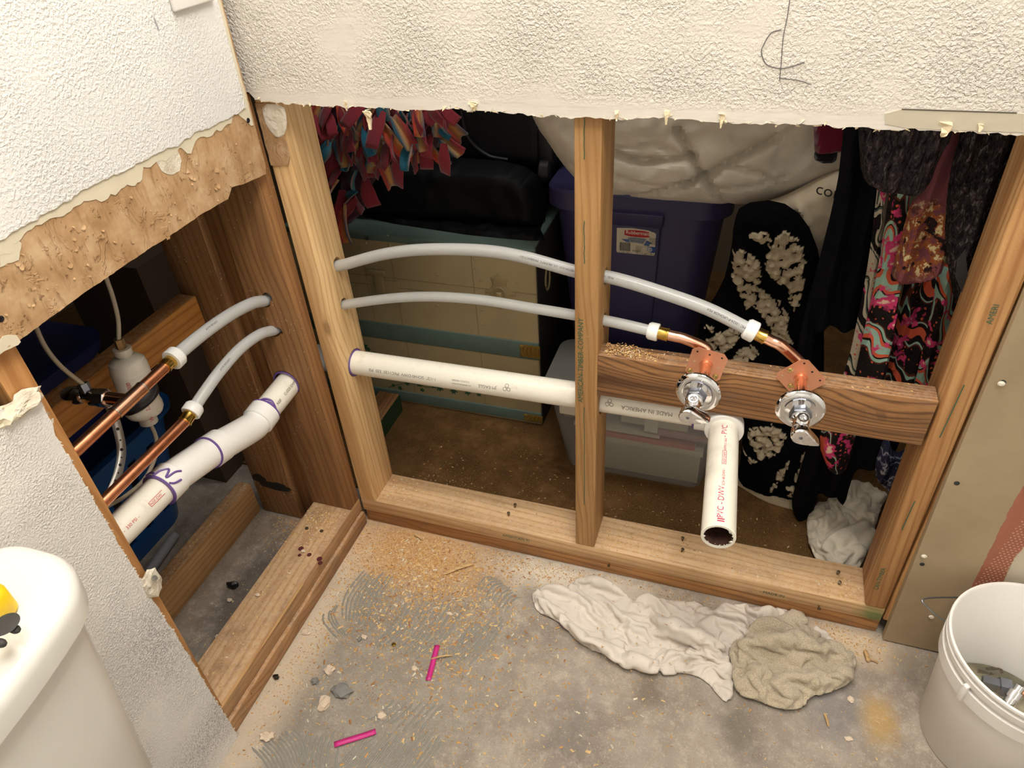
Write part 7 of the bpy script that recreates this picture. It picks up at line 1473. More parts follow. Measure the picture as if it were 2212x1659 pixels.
11,-23,34,14,-25,30,-6,29,32,12,38,-11,7,40,-9,20,-19,-31,24,5,-34,-34,18,-17,15,38,-6,1,7,-42,2,41,14,-1,1,42,0,41,-8,-12,33,23,-15,-14,-37,27,16,-27,12,25,-33,-10,32,0,17,-617,2,-13,34,0,-6,-1,42,2,36,-22,12,-9,40,-5,40,12,-37,14,12,24,3,-33,17,37,2,-5,42,-10,-25,-33,-7,6,33,-22,1,34,25,-14,25,-30,-1,39,8,-1,6,42,-7,38,17,5,-36,20,18,-6,36,-12,34,23,8,22,34,12,38,-13,
8,12,-39,13,9,-39,-6,-27,-31,14,38,-2,7,17,-39,-26,15,28,27,27,21,-11,35,19,-5,40,-9,-16,-15,-37,5,42,6,25,-1,-31,-15,42,-21,7,3,0,13,-628,-3,0,38,4,-6,-12,39,2,38,-20,1,22,35,-30,-18,23,-9,33,24,23,19,-29,-18,37,9,29,23,-22,-15,-26,-29,6,35,-19,0,40,15,-15,24,-31,-12,19,34,13,31,25,-8,40,7,-1,-41,12,10,15,38,-2,28,31,12,-2,40,1,32,-28,14,39,-5,7,-22,-35,-9,18,-37,20,2,-37,
9,42,-3,-36,6,-15,17,33,19,13,19,36,-3,42,-5,-17,-5,-40,3,28,31,19,21,-26,-10,3,-42,-6,36,3,16,-638,-2,12,34,10,-6,-7,39,4,36,-23,-10,0,42,-28,-6,31,-6,34,24,19,30,-23,-21,34,12,14,-7,-39,14,7,-39,-3,40,5,-11,17,-36,-9,36,23,-12,36,-17,18,25,26,1,35,22,-1,-36,23,-10,36,17,17,4,38,11,-8,39,-4,41,5,18,20,-33,-30,24,-18,27,-9,-31,19,-11,-36,-13,19,-35,-14,39,-12,14,14,37,7,40,3,
10,37,15,-18,-19,-34,3,31,31,-14,3,-35,15,37,-7,-13,35,-24,5,12,1,13,-651,2,25,20,10,-6,-3,43,-2,46,-4,-21,-31,17,-9,23,35,-22,35,-8,11,20,35,0,42,-5,14,-1,-40,-8,27,-32,16,19,-34,-33,18,16,16,29,-24,-14,37,14,7,38,-16,13,17,35,2,-25,33,-12,40,9,12,-22,34,15,11,38,-1,40,10,-5,42,0,-11,18,-37,-1,7,-41,34,-17,-17,-17,20,-32,8,16,-39,0,30,31,13,11,40,15,37,-11,-19,-18,-32,2,39,18,
-19,-16,-32,-5,34,-19,-3,36,29,1,41,-24,7,14,-1,15,-673,1,5,-4,32,29,17,26,-15,29,-28,-5,-6,41,-33,24,-1,-6,41,6,11,14,37,2,35,24,-17,24,-30,6,25,-33,9,-26,-32,-13,39,12,13,32,-22,-19,19,-31,1,32,27,31,25,8,4,-3,42,-13,42,-2,10,-31,27,15,12,37,-3,42,7,0,40,12,-12,9,-40,-16,36,-11,14,-4,-40,18,-28,-26,8,18,-37,1,41,16,10,0,42,14,33,-19,-23,4,-41,8,31,29,-17,-19,-29,-28,25,20,
20,39,1,3,30,-26,-12,38,1,2,17,-2,15,-689,3,-8,27,9,38,6,16,-13,35,14,2,-13,39,-30,20,-19,-2,22,35,-21,36,-8,28,-1,31,-8,42,1,5,24,-33,10,-22,-35,-13,40,5,-3,2,-43,-8,40,9,4,41,-5,10,-6,40,27,27,16,-33,13,-20,14,19,36,-4,16,38,32,5,27,-21,28,-21,7,39,-17,-17,37,4,11,-4,-41,17,-32,-20,-14,29,-27,29,22,-19,6,16,39,-17,-1,-39,-11,36,22,31,22,-15,-32,1,-24,-19,17,39,10,8,-39,
0,29,31,-9,40,4,4,30,-34,2,15,3,12,-700,0,6,2,0,-13,50,19,40,2,7,-7,16,39,-32,20,-19,3,17,39,-25,25,-23,28,-2,31,1,29,29,5,35,-24,10,-15,-38,-12,40,-3,-2,-3,-42,-12,33,22,0,27,-32,13,-1,40,16,40,-2,-23,20,28,-9,40,2,13,-24,32,31,14,23,-11,39,-9,-4,32,25,-5,40,-12,8,6,-41,16,-28,-27,-16,29,-26,22,-26,-24,10,40,13,-20,27,-23,-1,2,40,18,12,-38,-22,34,16,-20,32,14,17,-18,-30,
0,36,17,-21,28,-25,-19,22,34,19,36,-32,8,5,-1,12,-705,0,-7,39,-4,19,34,13,15,7,38,-33,21,-15,6,16,42,-26,10,-32,7,22,34,21,-16,31,9,40,7,12,7,-40,-9,39,-14,-1,-6,-42,-13,31,27,-1,13,-39,8,28,30,3,13,39,-13,31,-27,-3,40,9,3,-36,23,13,36,18,19,33,16,-3,26,32,-18,20,-32,23,36,-9,-12,-3,-40,-8,-36,-23,29,27,-12,-26,12,-32,30,29,2,-5,-6,39,-4,46,-10,-34,-13,18,6,41,12,18,16,-34,
-7,29,-28,-22,6,35,-3,42,7,8,0,-41,-1,34,0,13,-701,2,9,6,0,11,40,28,9,38,-9,-27,32,0,7,-25,36,-17,34,-23,5,27,30,17,-32,22,8,23,35,-7,39,-13,8,5,-41,7,19,-36,-11,33,21,-6,-10,-41,8,31,30,7,32,26,-19,36,4,-1,29,-31,-5,-3,41,11,-15,39,21,33,13,6,41,-2,-23,12,-33,26,33,8,-34,-11,-19,12,18,-35,8,-30,-28,5,33,-26,4,28,37,-2,40,16,-9,-14,-44,-7,18,40,-15,36,-17,41,-1,1,
-11,43,-13,-24,12,33,-16,21,-37,10,37,-13,-1,11,-1,16,-685,1,3,14,0,-11,40,-3,17,38,7,7,-21,34,-11,40,-12,-1,35,22,17,-33,22,11,14,38,-6,41,9,8,1,-41,-23,32,-15,18,35,-14,-15,2,-40,-32,24,11,33,20,15,4,26,32,1,36,-22,-8,6,40,8,-37,21,14,40,2,12,39,5,-28,28,11,23,3,-35,-33,-4,-24,23,34,1,7,-21,-33,-19,38,-4,14,33,-18,14,14,37,-12,12,-40,-17,22,29,-19,5,-36,35,22,1,11,40,18,
-42,-3,-4,5,45,-14,-9,11,-1,18,-653,0,9,11,1,8,45,-3,15,5,40,-14,34,-23,-29,-1,30,32,23,9,10,15,38,9,18,37,-21,24,-28,6,-7,-41,12,32,-25,-22,36,0,-23,11,-34,1,40,10,26,-10,31,-4,31,27,12,36,17,7,-40,11,0,22,37,4,40,8,-6,31,-28,-16,-22,-32,-4,10,-40,24,32,6,-5,22,-33,-7,13,40,3,-3,-46,9,46,0,7,41,0,-39,11,-6,-2,17,-3,-1,20,1,1,19,-1,-3,16,1,-5,17,0,18,-619,0,
2,18,3,8,18,1,15,24,30,-22,35,-4,25,-21,27,15,18,35,13,38,17,-33,7,-28,16,33,-18,-25,34,-3,8,-10,-42,-14,39,2,5,38,-21,11,18,35,12,-3,40,5,40,-9,12,-33,23,0,8,44,-15,34,-18,12,38,-11,-15,-26,-27,-6,32,-25,1,20,-37,14,36,17,-25,30,16,19,-8,-41,-17,14,35,-14,40,-16,2,13,-21,11,-479,-1,9,9,-1,-4,42,3,26,-10,30,21,4,36,-33,25,11,9,35,-21,5,27,32,-9,33,-26,8,-2,-43,-21,31,18,
3,5,-41,-9,12,40,32,21,9,3,40,-10,11,2,40,14,-16,39,-27,18,-27,18,37,-3,-33,19,-18,7,-14,-39,14,38,-13,-26,12,35,8,41,9,17,13,-39,-17,27,22,-15,23,-43,-6,2,1,18,-456,-4,4,9,0,27,28,17,-21,9,34,18,-4,37,8,30,-25,-17,38,-1,15,42,4,-28,-28,-17,10,39,-1,1,-1,-40,-2,28,33,2,35,-22,32,22,13,-20,-18,31,33,6,28,-23,29,24,-15,40,5,10,10,-41,5,-10,-41,-8,41,13,-28,6,-31,16,37,13,
14,41,14,-33,-13,-29,4,32,-18,18,-438,0,26,-1,29,-11,40,4,19,-9,37,7,40,11,-18,16,-33,-2,28,34,-8,-12,-41,12,39,7,3,11,-39,-4,30,32,-6,15,-40,32,15,25,-13,22,31,-9,22,34,19,2,38,-14,43,-4,1,-19,-37,10,25,-33,-8,31,-24,-32,28,-1,-14,23,-31,29,-3,33,-16,39,-32,-8,5,-1,20,-423,1,4,10,1,27,21,21,-17,20,33,42,1,12,-17,37,-12,-19,-11,36,-2,33,-28,12,10,-39,-19,32,19,31,24,-4,-6,11,-40,
1,43,6,-14,23,30,15,7,38,21,-9,37,-42,13,-4,30,28,-15,-35,20,-8,-11,29,-26,10,38,-12,-20,-23,-31,13,38,-15,-2,15,1,20,-398,1,-7,39,-1,25,-8,34,21,30,10,3,31,28,-12,-36,18,-6,47,-10,11,12,-40,-18,29,21,15,-5,-39,-5,42,7,18,35,-14,-20,10,35,16,39,9,-2,-38,22,-15,37,9,6,26,33,-18,31,-28,-2,-4,-40,6,35,-19,-19,-10,-38,3,40,2,13,-374,2,8,5,0,12,46,24,33,-16,25,6,37,15,-10,-18,36,
-11,47,-2,11,4,-41,-19,28,19,15,8,-38,-4,30,-31,-15,20,33,16,31,22,10,29,-29,3,-16,42,-21,34,-4,13,15,36,-19,26,-30,-13,26,-27,-11,-18,-36,3,40,-17,-9,7,1,23,-352,0,3,14,1,37,18,13,20,5,35,2,18,43,-34,18,-20,30,30,-2,-21,22,27,-4,23,-31,0,-17,-41,-5,42,-5,16,12,37,18,38,-17,-27,28,17,0,7,41,0,41,-3,-8,-18,-38,-31,13,-22,10,37,-35,-8,5,-1,23,-321,5,-7,38,12,22,10,35,40,-7,7,
-23,35,-4,25,-7,36,-8,40,-1,-6,32,-22,2,-21,-38,-19,35,20,6,38,-10,30,12,29,-38,12,14,23,32,8,-12,35,-22,-32,11,-24,-10,-21,-36,5,34,-9,13,-299,8,9,7,1,-3,45,13,41,-8,6,0,36,19,24,-26,20,-10,41,-1,4,41,10,-35,-1,-25,-7,35,-29,32,18,23,-10,-24,36,0,45,8,-21,25,-31,21,33,-12,-39,-10,-8,3,29,-36,-8,4,-1,20,-274,8,8,7,-1,5,48,17,36,25,5,15,-37,9,5,41,9,-13,44,-1,-35,-2,-23,
6,41,17,29,-23,12,-24,31,4,23,24,23,-26,1,-33,6,33,-26,-40,0,-14,8,30,-4,15,-247,2,9,11,-2,-7,43,14,37,-21,-11,11,42,7,-35,12,22,12,27,-32,-4,5,44,36,30,-6,-33,16,-13,29,5,26,-20,32,-21,-20,28,25,-8,8,-56,-6,3,0,15,-221,-1,9,11,-1,25,35,-3,-33,6,24,-4,33,-14,35,-7,29,-25,31,-17,40,-3,-8,-12,42,-2,-24,14,28,40,19,8,-26,37,-4,-18,-6,-40,7,-195,-1,5,15,1,6,17,0,5,16,0,
22,32,17,-27,15,-31,-4,7,46,38,15,2,-32,26,-16,33,26,1,-42,4,-2,5,15,-17,8,-135,0,5,17,-1,5,17,1,4,17,0,8,27,-7,4,13,48,3,0,-44,-14,37,3,-6,2,0,6,-75,0,4,18,-1,4,17,1,-1,14,0,-4,18,0],
'cloth': [
3208,583,16,-3,22,-1,-3,21,1,-4,22,-1,-3,21,-3,-1,22,4,-1,21,1,-1,22,-2,-1,22,-3,-1,22,1,3,22,2,3,22,2,3,21,-1,3,22,-3,3,18,-1,23,-364,4,-7,20,2,-6,20,-1,-6,21,-1,-14,32,-2,16,24,29,12,-4,-37,1,31,24,-29,10,22,23,10,-28,11,35,-8,5,37,-4,-5,27,27,-24,21,16,1,-11,-39,-13,33,18,21,22,-22,-6,43,0,6,20,1,7,19,1,7,20,2,18,-472,-1,-9,17,-2,-7,19,1,16,36,-2,
-2,14,34,-38,2,21,26,17,-23,-28,13,20,27,-2,-32,5,33,23,-4,32,-23,9,21,32,-2,37,-5,-14,35,-3,38,6,7,-14,34,8,-1,4,-43,-16,27,23,-2,37,2,28,12,-25,-25,23,18,10,20,-32,-12,42,2,7,18,0,22,-523,-1,-9,16,1,22,26,-17,8,25,27,-38,-13,0,-19,14,28,24,31,-5,10,26,29,-11,33,10,6,15,-35,9,11,-36,12,18,35,-26,7,-31,2,38,-3,-7,37,-4,17,34,2,10,33,16,-14,25,31,13,-12,-38,1,38,7,
11,18,33,-8,37,-3,-19,32,-13,28,10,-27,-26,26,-10,1,22,1,10,14,3,12,-585,-2,-1,21,1,27,27,-5,-7,28,27,-33,-19,14,24,29,-19,-22,23,22,-21,-24,24,-21,36,4,42,20,-3,-7,13,-35,27,15,-15,-10,33,-17,10,23,31,-7,37,6,-15,34,2,26,18,-22,12,33,13,-1,35,17,-28,30,6,36,-2,-14,8,35,-11,-16,32,-11,-8,38,0,5,24,32,-17,31,-16,18,-10,-33,-24,35,5,7,4,-1,19,-620,-1,-2,20,-1,21,32,-1,-5,12,39,
-39,1,11,32,17,-20,-4,24,31,-37,-19,-1,22,31,4,-17,34,6,5,-19,-35,16,29,20,4,38,1,6,29,-23,20,18,-30,-16,35,-2,-8,37,9,15,-6,35,-11,31,20,7,35,15,3,32,-23,1,28,26,-16,33,-14,16,35,-9,20,26,-23,-25,10,-31,9,38,-1,-2,33,19,3,13,-38,-17,-2,13,25,-638,1,-9,4,1,-6,20,46,19,-4,-35,-27,14,26,16,35,12,-2,29,25,-33,-18,-1,-5,24,30,-23,33,-11,39,-1,-1,19,10,-35,9,22,-33,-11,36,-7,
27,15,24,-23,30,6,-5,39,-2,23,19,-24,-8,34,-17,12,18,33,-16,35,-1,32,12,19,-16,35,-8,-1,38,-1,13,18,33,-23,6,-30,16,32,-18,8,38,-3,6,38,4,-3,33,-20,-30,1,-7,19,-652,-4,23,21,7,-22,29,12,8,-17,36,-15,39,-16,11,-25,29,8,32,18,-32,21,10,-12,30,-18,-10,22,31,-28,31,-9,28,12,-25,38,2,-15,18,14,-30,-5,24,-32,-10,34,14,13,21,31,-7,33,18,5,31,-23,19,15,-31,-15,36,1,-8,36,10,34,11,18,
-7,24,30,-16,20,-31,7,25,28,-23,28,14,-23,28,-13,-7,37,-15,-1,36,-17,28,6,-27,4,18,-2,18,-676,2,-6,-10,34,3,37,13,30,22,-13,-31,-11,23,27,30,-8,-28,23,-13,-25,25,13,23,21,23,-13,29,22,-25,30,-6,-16,33,15,36,1,-16,10,17,-33,20,17,-27,18,14,-31,-19,33,3,18,17,30,6,26,29,-7,35,-16,16,22,-27,-8,33,-19,-11,37,-1,-5,24,30,5,19,35,6,18,-35,-31,23,5,5,31,21,-16,25,26,3,32,-22,4,34,-20,
11,-7,-38,5,20,-2,10,17,1,7,-718,3,-12,31,21,32,-16,15,-1,14,37,-7,35,-13,-14,3,36,-7,35,-19,-5,34,-16,-13,22,-29,0,29,25,1,28,26,-12,15,34,-11,37,-1,21,12,-31,32,-2,-21,23,5,-31,-6,37,-12,-1,27,-27,11,23,30,12,21,30,-12,37,2,13,16,-31,-5,27,-31,-9,17,35,6,35,13,-1,37,11,-34,-15,6,-25,19,23,9,28,-25,1,31,-24,-6,29,26,24,12,-28,10,25,-28,-16,39,-7,9,17,-1,9,17,-1,5,-757,0,
1,31,-3,-18,18,28,21,13,27,34,-2,20,-15,8,35,-9,20,-33,-8,31,-22,-10,30,-22,-2,18,34,-3,21,33,-10,38,4,-10,37,1,2,31,24,14,17,-32,22,6,-31,34,-2,-20,-12,35,-11,13,17,-32,-6,33,20,14,26,26,-4,34,17,-29,20,-17,29,23,-21,-24,17,-24,-29,19,21,-11,35,12,-5,17,34,-6,13,37,6,30,-25,24,17,-25,-14,29,22,26,-2,-29,2,15,-35,-2,37,-11,-15,36,-2,10,15,0,12,-777,4,-15,-8,22,7,30,23,-10,17,-38,
-1,27,30,29,15,23,22,17,27,-21,35,-7,-12,31,-20,-4,26,-28,0,19,34,9,13,36,-11,36,7,-6,36,-14,6,27,28,11,19,-32,15,12,-34,34,-1,-20,-14,36,-6,20,12,-32,-24,33,-1,-1,33,17,1,34,18,-15,22,30,-23,17,-27,19,13,-30,-12,8,37,-3,37,10,-32,22,10,30,-3,24,1,39,4,11,25,-27,-23,29,11,-3,14,-37,38,4,-7,-20,33,5,-7,28,-39,10,15,2,10,-795,4,8,4,1,-23,35,0,4,18,35,4,23,-31,-11,28,24,
26,15,24,32,11,22,-15,14,-34,-3,39,-3,-11,36,0,-1,20,33,12,9,36,-11,37,6,0,32,-23,8,24,29,12,17,-33,5,22,-31,32,1,-23,-14,37,-4,9,18,-32,-13,-5,37,8,37,11,-26,26,-19,-10,35,-12,-10,17,33,6,35,-15,-30,5,-25,6,10,36,2,38,10,30,-3,25,3,36,14,-15,16,-31,-2,36,-13,-24,32,3,38,6,4,4,21,-33,-23,16,-26,2,21,3,18,-807,1,2,16,-2,-21,31,-3,10,-10,36,-4,34,-19,20,30,8,16,33,13,
4,36,19,-22,-3,31,12,14,-34,7,31,22,7,37,11,-23,30,-7,20,21,25,-1,38,-8,5,28,27,3,25,-30,7,20,-31,21,-27,-20,-9,38,-2,-3,38,-2,-16,2,-35,7,38,7,-13,9,36,0,37,1,-20,-10,-31,-5,34,-18,4,22,32,-19,31,-14,28,7,25,-16,34,10,29,24,12,-15,25,24,-31,23,8,-17,35,-12,0,17,-35,38,7,-10,-3,13,-37,2,21,1,20,-812,-4,0,21,3,-29,26,1,38,-2,14,-4,9,34,3,33,19,9,34,17,7,34,16,
-8,34,-18,23,-1,-31,-7,38,-5,-4,32,21,-7,38,-5,25,11,27,3,37,12,0,36,13,-4,31,-21,-9,-1,-39,37,-5,-10,-6,30,-24,-18,32,-8,-18,-5,35,4,19,-34,-3,38,-3,-18,33,-10,-14,12,35,24,11,-29,-16,30,19,-3,29,-25,11,24,29,-25,28,-9,-1,31,24,-2,29,25,-6,20,33,-10,26,-28,-9,26,-27,36,-9,-11,1,4,-39,3,20,0,16,-810,2,10,18,-2,-15,44,-2,-8,10,37,38,-6,2,12,19,31,9,33,20,-17,25,-25,19,21,27,
-6,37,-7,12,30,-22,-7,37,-3,-8,38,-3,29,7,26,3,33,20,1,38,-1,-12,-16,-32,-4,30,24,-29,7,-29,1,39,-2,24,7,-29,-14,33,12,-36,3,12,-2,38,-8,25,28,-11,-19,33,1,20,13,-31,-9,25,28,14,14,-34,-20,6,33,1,35,18,1,34,17,-9,34,17,-11,37,6,-4,17,-35,-12,32,-21,27,-30,0,-1,9,-36,4,11,0,5,-798,2,8,19,5,7,20,0,-2,39,4,32,2,21,-24,27,17,38,9,1,-8,38,0,24,16,26,-2,34,18,
-2,38,-8,-2,36,-12,6,22,-32,-17,32,16,34,15,12,-18,32,5,-28,-2,-28,8,27,27,-4,4,-38,18,13,32,-34,15,15,-19,31,12,12,29,-24,-20,32,11,25,15,-26,11,35,-14,4,33,-19,-21,30,15,-8,-2,-39,-29,23,10,5,35,16,5,35,17,20,19,27,-2,38,3,-7,26,-35,-8,-7,-38,32,-23,10,-19,20,-9,2,-759,6,7,19,-6,6,20,2,6,20,0,-1,33,-3,45,11,16,3,34,18,-16,31,17,36,13,7,6,38,2,6,39,4,-12,37,-6,
-26,-13,-25,-7,37,0,11,35,0,7,-24,29,6,37,-17,-13,37,-8,-39,3,6,5,30,25,14,10,36,-10,36,-7,-12,37,-2,-27,21,-20,8,34,-15,37,-10,-12,-5,34,-16,-27,27,6,8,17,-33,7,29,28,-23,28,-5,14,34,3,25,28,19,-15,-17,-27,-5,36,14,-1,-18,-36,3,-698,1,6,20,-2,7,20,1,5,21,1,6,20,-2,13,37,22,27,26,-7,-14,17,37,29,26,-3,-1,20,-42,-6,40,3,-1,11,35,12,36,9,-19,20,33,-34,16,-8,-5,35,-3,
21,-13,-33,-30,20,15,21,36,1,-36,11,11,13,35,12,6,32,-22,3,22,33,-11,34,-17,10,34,-13,-2,25,-28,17,7,-34,-21,33,-1,8,-5,39,-7,32,-25,25,36,13,-25,20,-29,1,-32,2,8,-605,0,5,20,2,6,21,-2,6,20,0,10,29,-5,-14,23,37,-12,33,-24,6,36,13,22,32,-2,11,32,28,11,-11,35,-5,37,-10,-4,32,-19,-31,13,-20,-41,14,5,22,35,4,30,-19,19,13,35,7,4,37,10,-29,4,-25,10,36,-13,11,34,-16,14,36,6,
-31,22,7,17,2,-33,-2,20,39,-9,28,33,-10,-1,-44,2,0,-31,6,-533,-1,6,20,1,6,20,0,5,21,-1,5,21,0,19,32,14,-27,27,9,18,32,16,32,17,9,-39,5,-1,-29,11,-23,-21,36,-18,14,14,37,14,25,-27,4,36,7,0,36,12,15,36,5,3,-2,39,14,31,-18,-23,31,9,20,29,-14,0,32,-21,-6,10,-29,2,20,43,-21,-7,-50,6,-4,1,7,-442,1,5,21,2,5,20,0,6,21,-1,5,20,-1,14,38,20,-31,-2,-25,-6,30,22,
-10,39,-9,31,-6,26,-14,27,21,3,36,11,14,35,3,20,31,-11,1,14,37,-13,15,-35,-7,19,-33,-11,30,-22,35,20,-6,-5,38,-1,-37,-5,30,9,-3,-28,9,-350,0,5,20,-1,5,21,1,6,20,1,6,21,-2,-11,43,6,9,12,36,-25,22,-18,32,13,18,23,18,23,12,31,21,-10,33,-17,-15,28,-21,-4,5,-39,-7,23,37,2,39,1,-12,0,-47,-1,0,0,8,-261,2,6,20,4,6,20,3,5,21,0,-5,38,-9,1,24,29,24,25,18,34,15,10,
-13,36,3,-27,23,-17,-2,-14,-36,-34,19,3,20,31,-5,4,-192,3,6,21,-1,6,20,-1,6,20,-2,21,27,-4,-26,28,30,35,10,13,-18,37,-2,-12,8,-36,-3,14,2,6,-117,-5,6,20,-1,7,20,3,3,20,2,1,21,-3,-2,18,-2],
}
def topo(poly, step):
    """grid clipped and snapped to a 2D outline: x, y, faces, on-boundary flags"""
    lo = poly.min(0) - step; hi = poly.max(0) + step
    nu = int((hi[0] - lo[0]) / step) + 2; nv = int((hi[1] - lo[1]) / step) + 2
    gu, gv = np.meshgrid(lo[0] + np.arange(nu) * step, lo[1] + np.arange(nv) * step, indexing='ij')
    x, y = gu.ravel(), gv.ravel(); inside = np.zeros(len(x), bool); bd = np.full(len(x), 1e9); bx = x.copy(); by = y.copy()
    n = len(poly)
    for i in range(n):
        x1, y1 = poly[i]; x2, y2 = poly[(i + 1) % n]
        inside ^= ((y1 > y) != (y2 > y)) & (x < (x2 - x1) * (y - y1) / (y2 - y1 + 1e-12) + x1)
        dx, dy = x2 - x1, y2 - y1; t = np.clip(((x - x1) * dx + (y - y1) * dy) / (dx * dx + dy * dy + 1e-12), 0, 1)
        px, py = x1 + t * dx, y1 + t * dy; d = np.hypot(x - px, y - py); m = d < bd
        bd[m] = d[m]; bx[m] = px[m]; by[m] = py[m]
    idx = np.arange(nu * nv).reshape(nu, nv); ins = inside.reshape(nu, nv)
    keep = (ins[:-1, :-1].astype(int) + ins[1:, :-1] + ins[:-1, 1:] + ins[1:, 1:]) >= 2
    I, J = np.nonzero(keep); F = np.stack([idx[I, J], idx[I + 1, J], idx[I + 1, J + 1], idx[I, J + 1]], 1)
    use = np.zeros(nu * nv, bool); use[F.ravel()] = True
    snap = use & (~inside | (bd < step * .35)); x = np.where(snap, bx, x); y = np.where(snap, by, y)
    ids = np.nonzero(use)[0]; rm = -np.ones(nu * nv, int); rm[ids] = np.arange(len(ids)); F = rm[F]
    e = {}
    for f in F:
        for a, b_ in ((f[0], f[1]), (f[1], f[2]), (f[2], f[3]), (f[3], f[0])): e[(a, b_)] = 1
    bnd = np.zeros(len(ids), bool)
    for (a, b_) in e:
        if (b_, a) not in e: bnd[a] = bnd[b_] = True
    return x[ids], y[ids], F, bnd
CPX = {"rag":[[[1149,1292],[1152,1275],[1175,1262],[1200,1268],[1235,1268],[1250,1252],[1290,1245],[1330,1262],[1355,1285],[1372,1295],[1380,1282],[1420,1290],[1470,1295],[1510,1295],[1530,1318],[1560,1305],[1640,1308],[1700,1310],[1735,1330],[1760,1360],[1790,1372],[1818,1400],[1800,1410],[1700,1400],[1600,1380],[1575,1400],[1580,1450],[1585,1490],[1580,1508],[1568,1515],[1545,1490],[1520,1462],[1480,1448],[1420,1446],[1380,1435],[1330,1415],[1290,1405],[1250,1385],[1215,1345],[1190,1330],[1160,1318]],0.01,0.0052],"towel":[[[1575,1405],[1590,1385],[1620,1370],[1615,1352],[1650,1335],[1690,1330],[1700,1318],[1725,1312],[1740,1330],[1738,1352],[1765,1365],[1800,1395],[1830,1412],[1850,1422],[1842,1455],[1832,1480],[1790,1498],[1745,1505],[1742,1525],[1712,1535],[1670,1528],[1640,1512],[1600,1505],[1585,1480],[1582,1440]],0.01,0.0055],"cloth":[[[1745,1110],[1748,1160],[1765,1200],[1790,1222],[1820,1230],[1852,1226],[1862,1215],[1880,1170],[1905,1090],[1918,1060],[1905,1050],[1880,1045],[1850,1035],[1820,1048],[1795,1075],[1765,1075]],0.03,0.0066]}
def cloth(name, key, m_, label, cat, thick, lift=0.0, sub=1):
    """a crumpled cloth: settled fold positions stored as small steps over the outline's grid"""
    px, z, st = CPX[key]; poly = np.array(rounded(zf([tuple(q) for q in px], z), 1)); X, Y, F, _ = topo(poly, st)
    co = np.cumsum(np.array(CLOTH[key]).reshape(-1, 3), 0) * .0003; n = len(co)
    if n != len(X): print('cloth grid differs', key, n, len(X))
    co[:, 2] += lift
    if key == 'rag':
        u_ = polys_mask([zf([tuple(q) for q in CPX['towel'][0]])])(co[:, 0], co[:, 1]); co[:, 2] = np.where(u_ > .5, np.minimum(co[:, 2], .003), co[:, 2])
    b = MB(); b.v = [Vector(c_) for c_ in co.tolist()]; b.f = [list(map(int, f)) for f in F]; b.m = [0] * len(b.f)
    o = b.build(name, m_, sub=sub)
    md = o.modifiers.new('solid', 'SOLIDIFY'); md.thickness = thick; md.offset = 0
    meta(o, label, cat); return o, co
# CLOTH_END
M_rag = fabric('off_white_rag', (222, 211, 198), weave=900, bump=.25, nz=.05)
k = NT('beige_terry', 1.0, spec=.05); p = k.pos(); n_ = k.noise(p, 420, 3, .8)
k.color(k.ramp(n_, [(.3, lin(176, 160, 132)), (.6, lin(220, 204, 176))])); k.bump(n_, .003, 1.0); k.b.inputs['Sheen Weight'].default_value = .3; M_terry = k.mat
rg, rag_co = cloth('rag', 'rag', M_rag, 'long crumpled off-white rag on the concrete below the closet opening', 'rag', .0016)
tw, _ = cloth('terry_towel', 'towel', M_terry, 'crumpled beige terry towel lying over the right end of the rag', 'towel', .0032, .006)

wc, _ = cloth('crumpled_cloth', 'cloth', M_sheet, 'crumpled cream cotton cloth with frayed seams against the right stud', 'cloth', .003, .012)

# ------------------------------------------------------------------ bucket
M_bucket = flat('white_bucket_plastic', (236, 232, 226), .38, sss=.15)
BC = Vector((1.241, -.157, 0))
bu = thing('bucket', 'white plastic bucket with water and old fittings in the front right corner', 'bucket', BC)
RT, RB, HB = .1235, .100, .250
prof = [(0, .0001), (0, RB - .004), (.003, RB), (HB - .062, RT - .009), (HB - .061, RT - .002), (HB - .036, RT - .001), (HB - .035, RT - .007), (HB - .026, RT - .0065), (HB - .025, RT - .001), (HB - .014, RT), (HB - .013, RT - .005), (HB - .006, RT - .0045), (HB - .004, RT + .0005), (HB, RT), (HB + .001, RT - .003), (HB - .002, RT - .0055), (.010, RB - .003), (.006, .0001)]
MB().lathe(BC, (0, 0, 1), prof, 96, ref=(1, 0, .1)).build('bucket_body', M_bucket, bu, ang=50)
a = R(152); q = BC + Vector((math.cos(a), math.sin(a), 0)) * RT + Vector((0, 0, HB - .046)); a2 = R(120)
MB().tube(catmull([q + Vector((.008, -.004, 0)), q + Vector((-.004, -.001, 0)), q + Vector((-.024, .010, .006)), q + Vector((-.030, .024, .012)), BC + Vector((math.cos(a2), math.sin(a2), 0)) * (RT + .004) + Vector((0, 0, HB - .040))], 8), .0014, 8).build('wire_handle', flat('dull_wire', (120, 122, 126), .35, .9), bu)
b = MB(); a = R(248)
for da, z_ in ((0, .030), (.03, .030)): pass
b.box(-.004, .004, -.004, .003, -.018, .018); 
for p_ in b.v: 
    w_ = Vector((BC.x + math.cos(R(214)) * (RT + .001), BC.y + math.sin(R(214)) * (RT + .001), HB - .042)); rm = Matrix.Rotation(R(214 + 90), 3, 'Z'); n_ = rm @ Vector(p_); p_.x, p_.y, p_.z = (w_ + n_)
b.build('tear_tab', M_bucket, bu, bevel=.0015)
k = NT('murky_water', .04, spec=.6); k.color(lin(246, 241, 220)); k.b.inputs['Transmission Weight'].default_value = .95; k.b.inputs['IOR'].default_value = 1.33; M_water = k.mat
wt = MB().lathe(BC + Vector((0, 0, .0105)), (0, 0, 1), [(0, .0001), (0, RB - .005), (.048, RB - .0015), (.048, .0001)], 64).build('water', M_water); meta(wt, 'murky water in the bottom of the white bucket', 'water', kind='stuff')
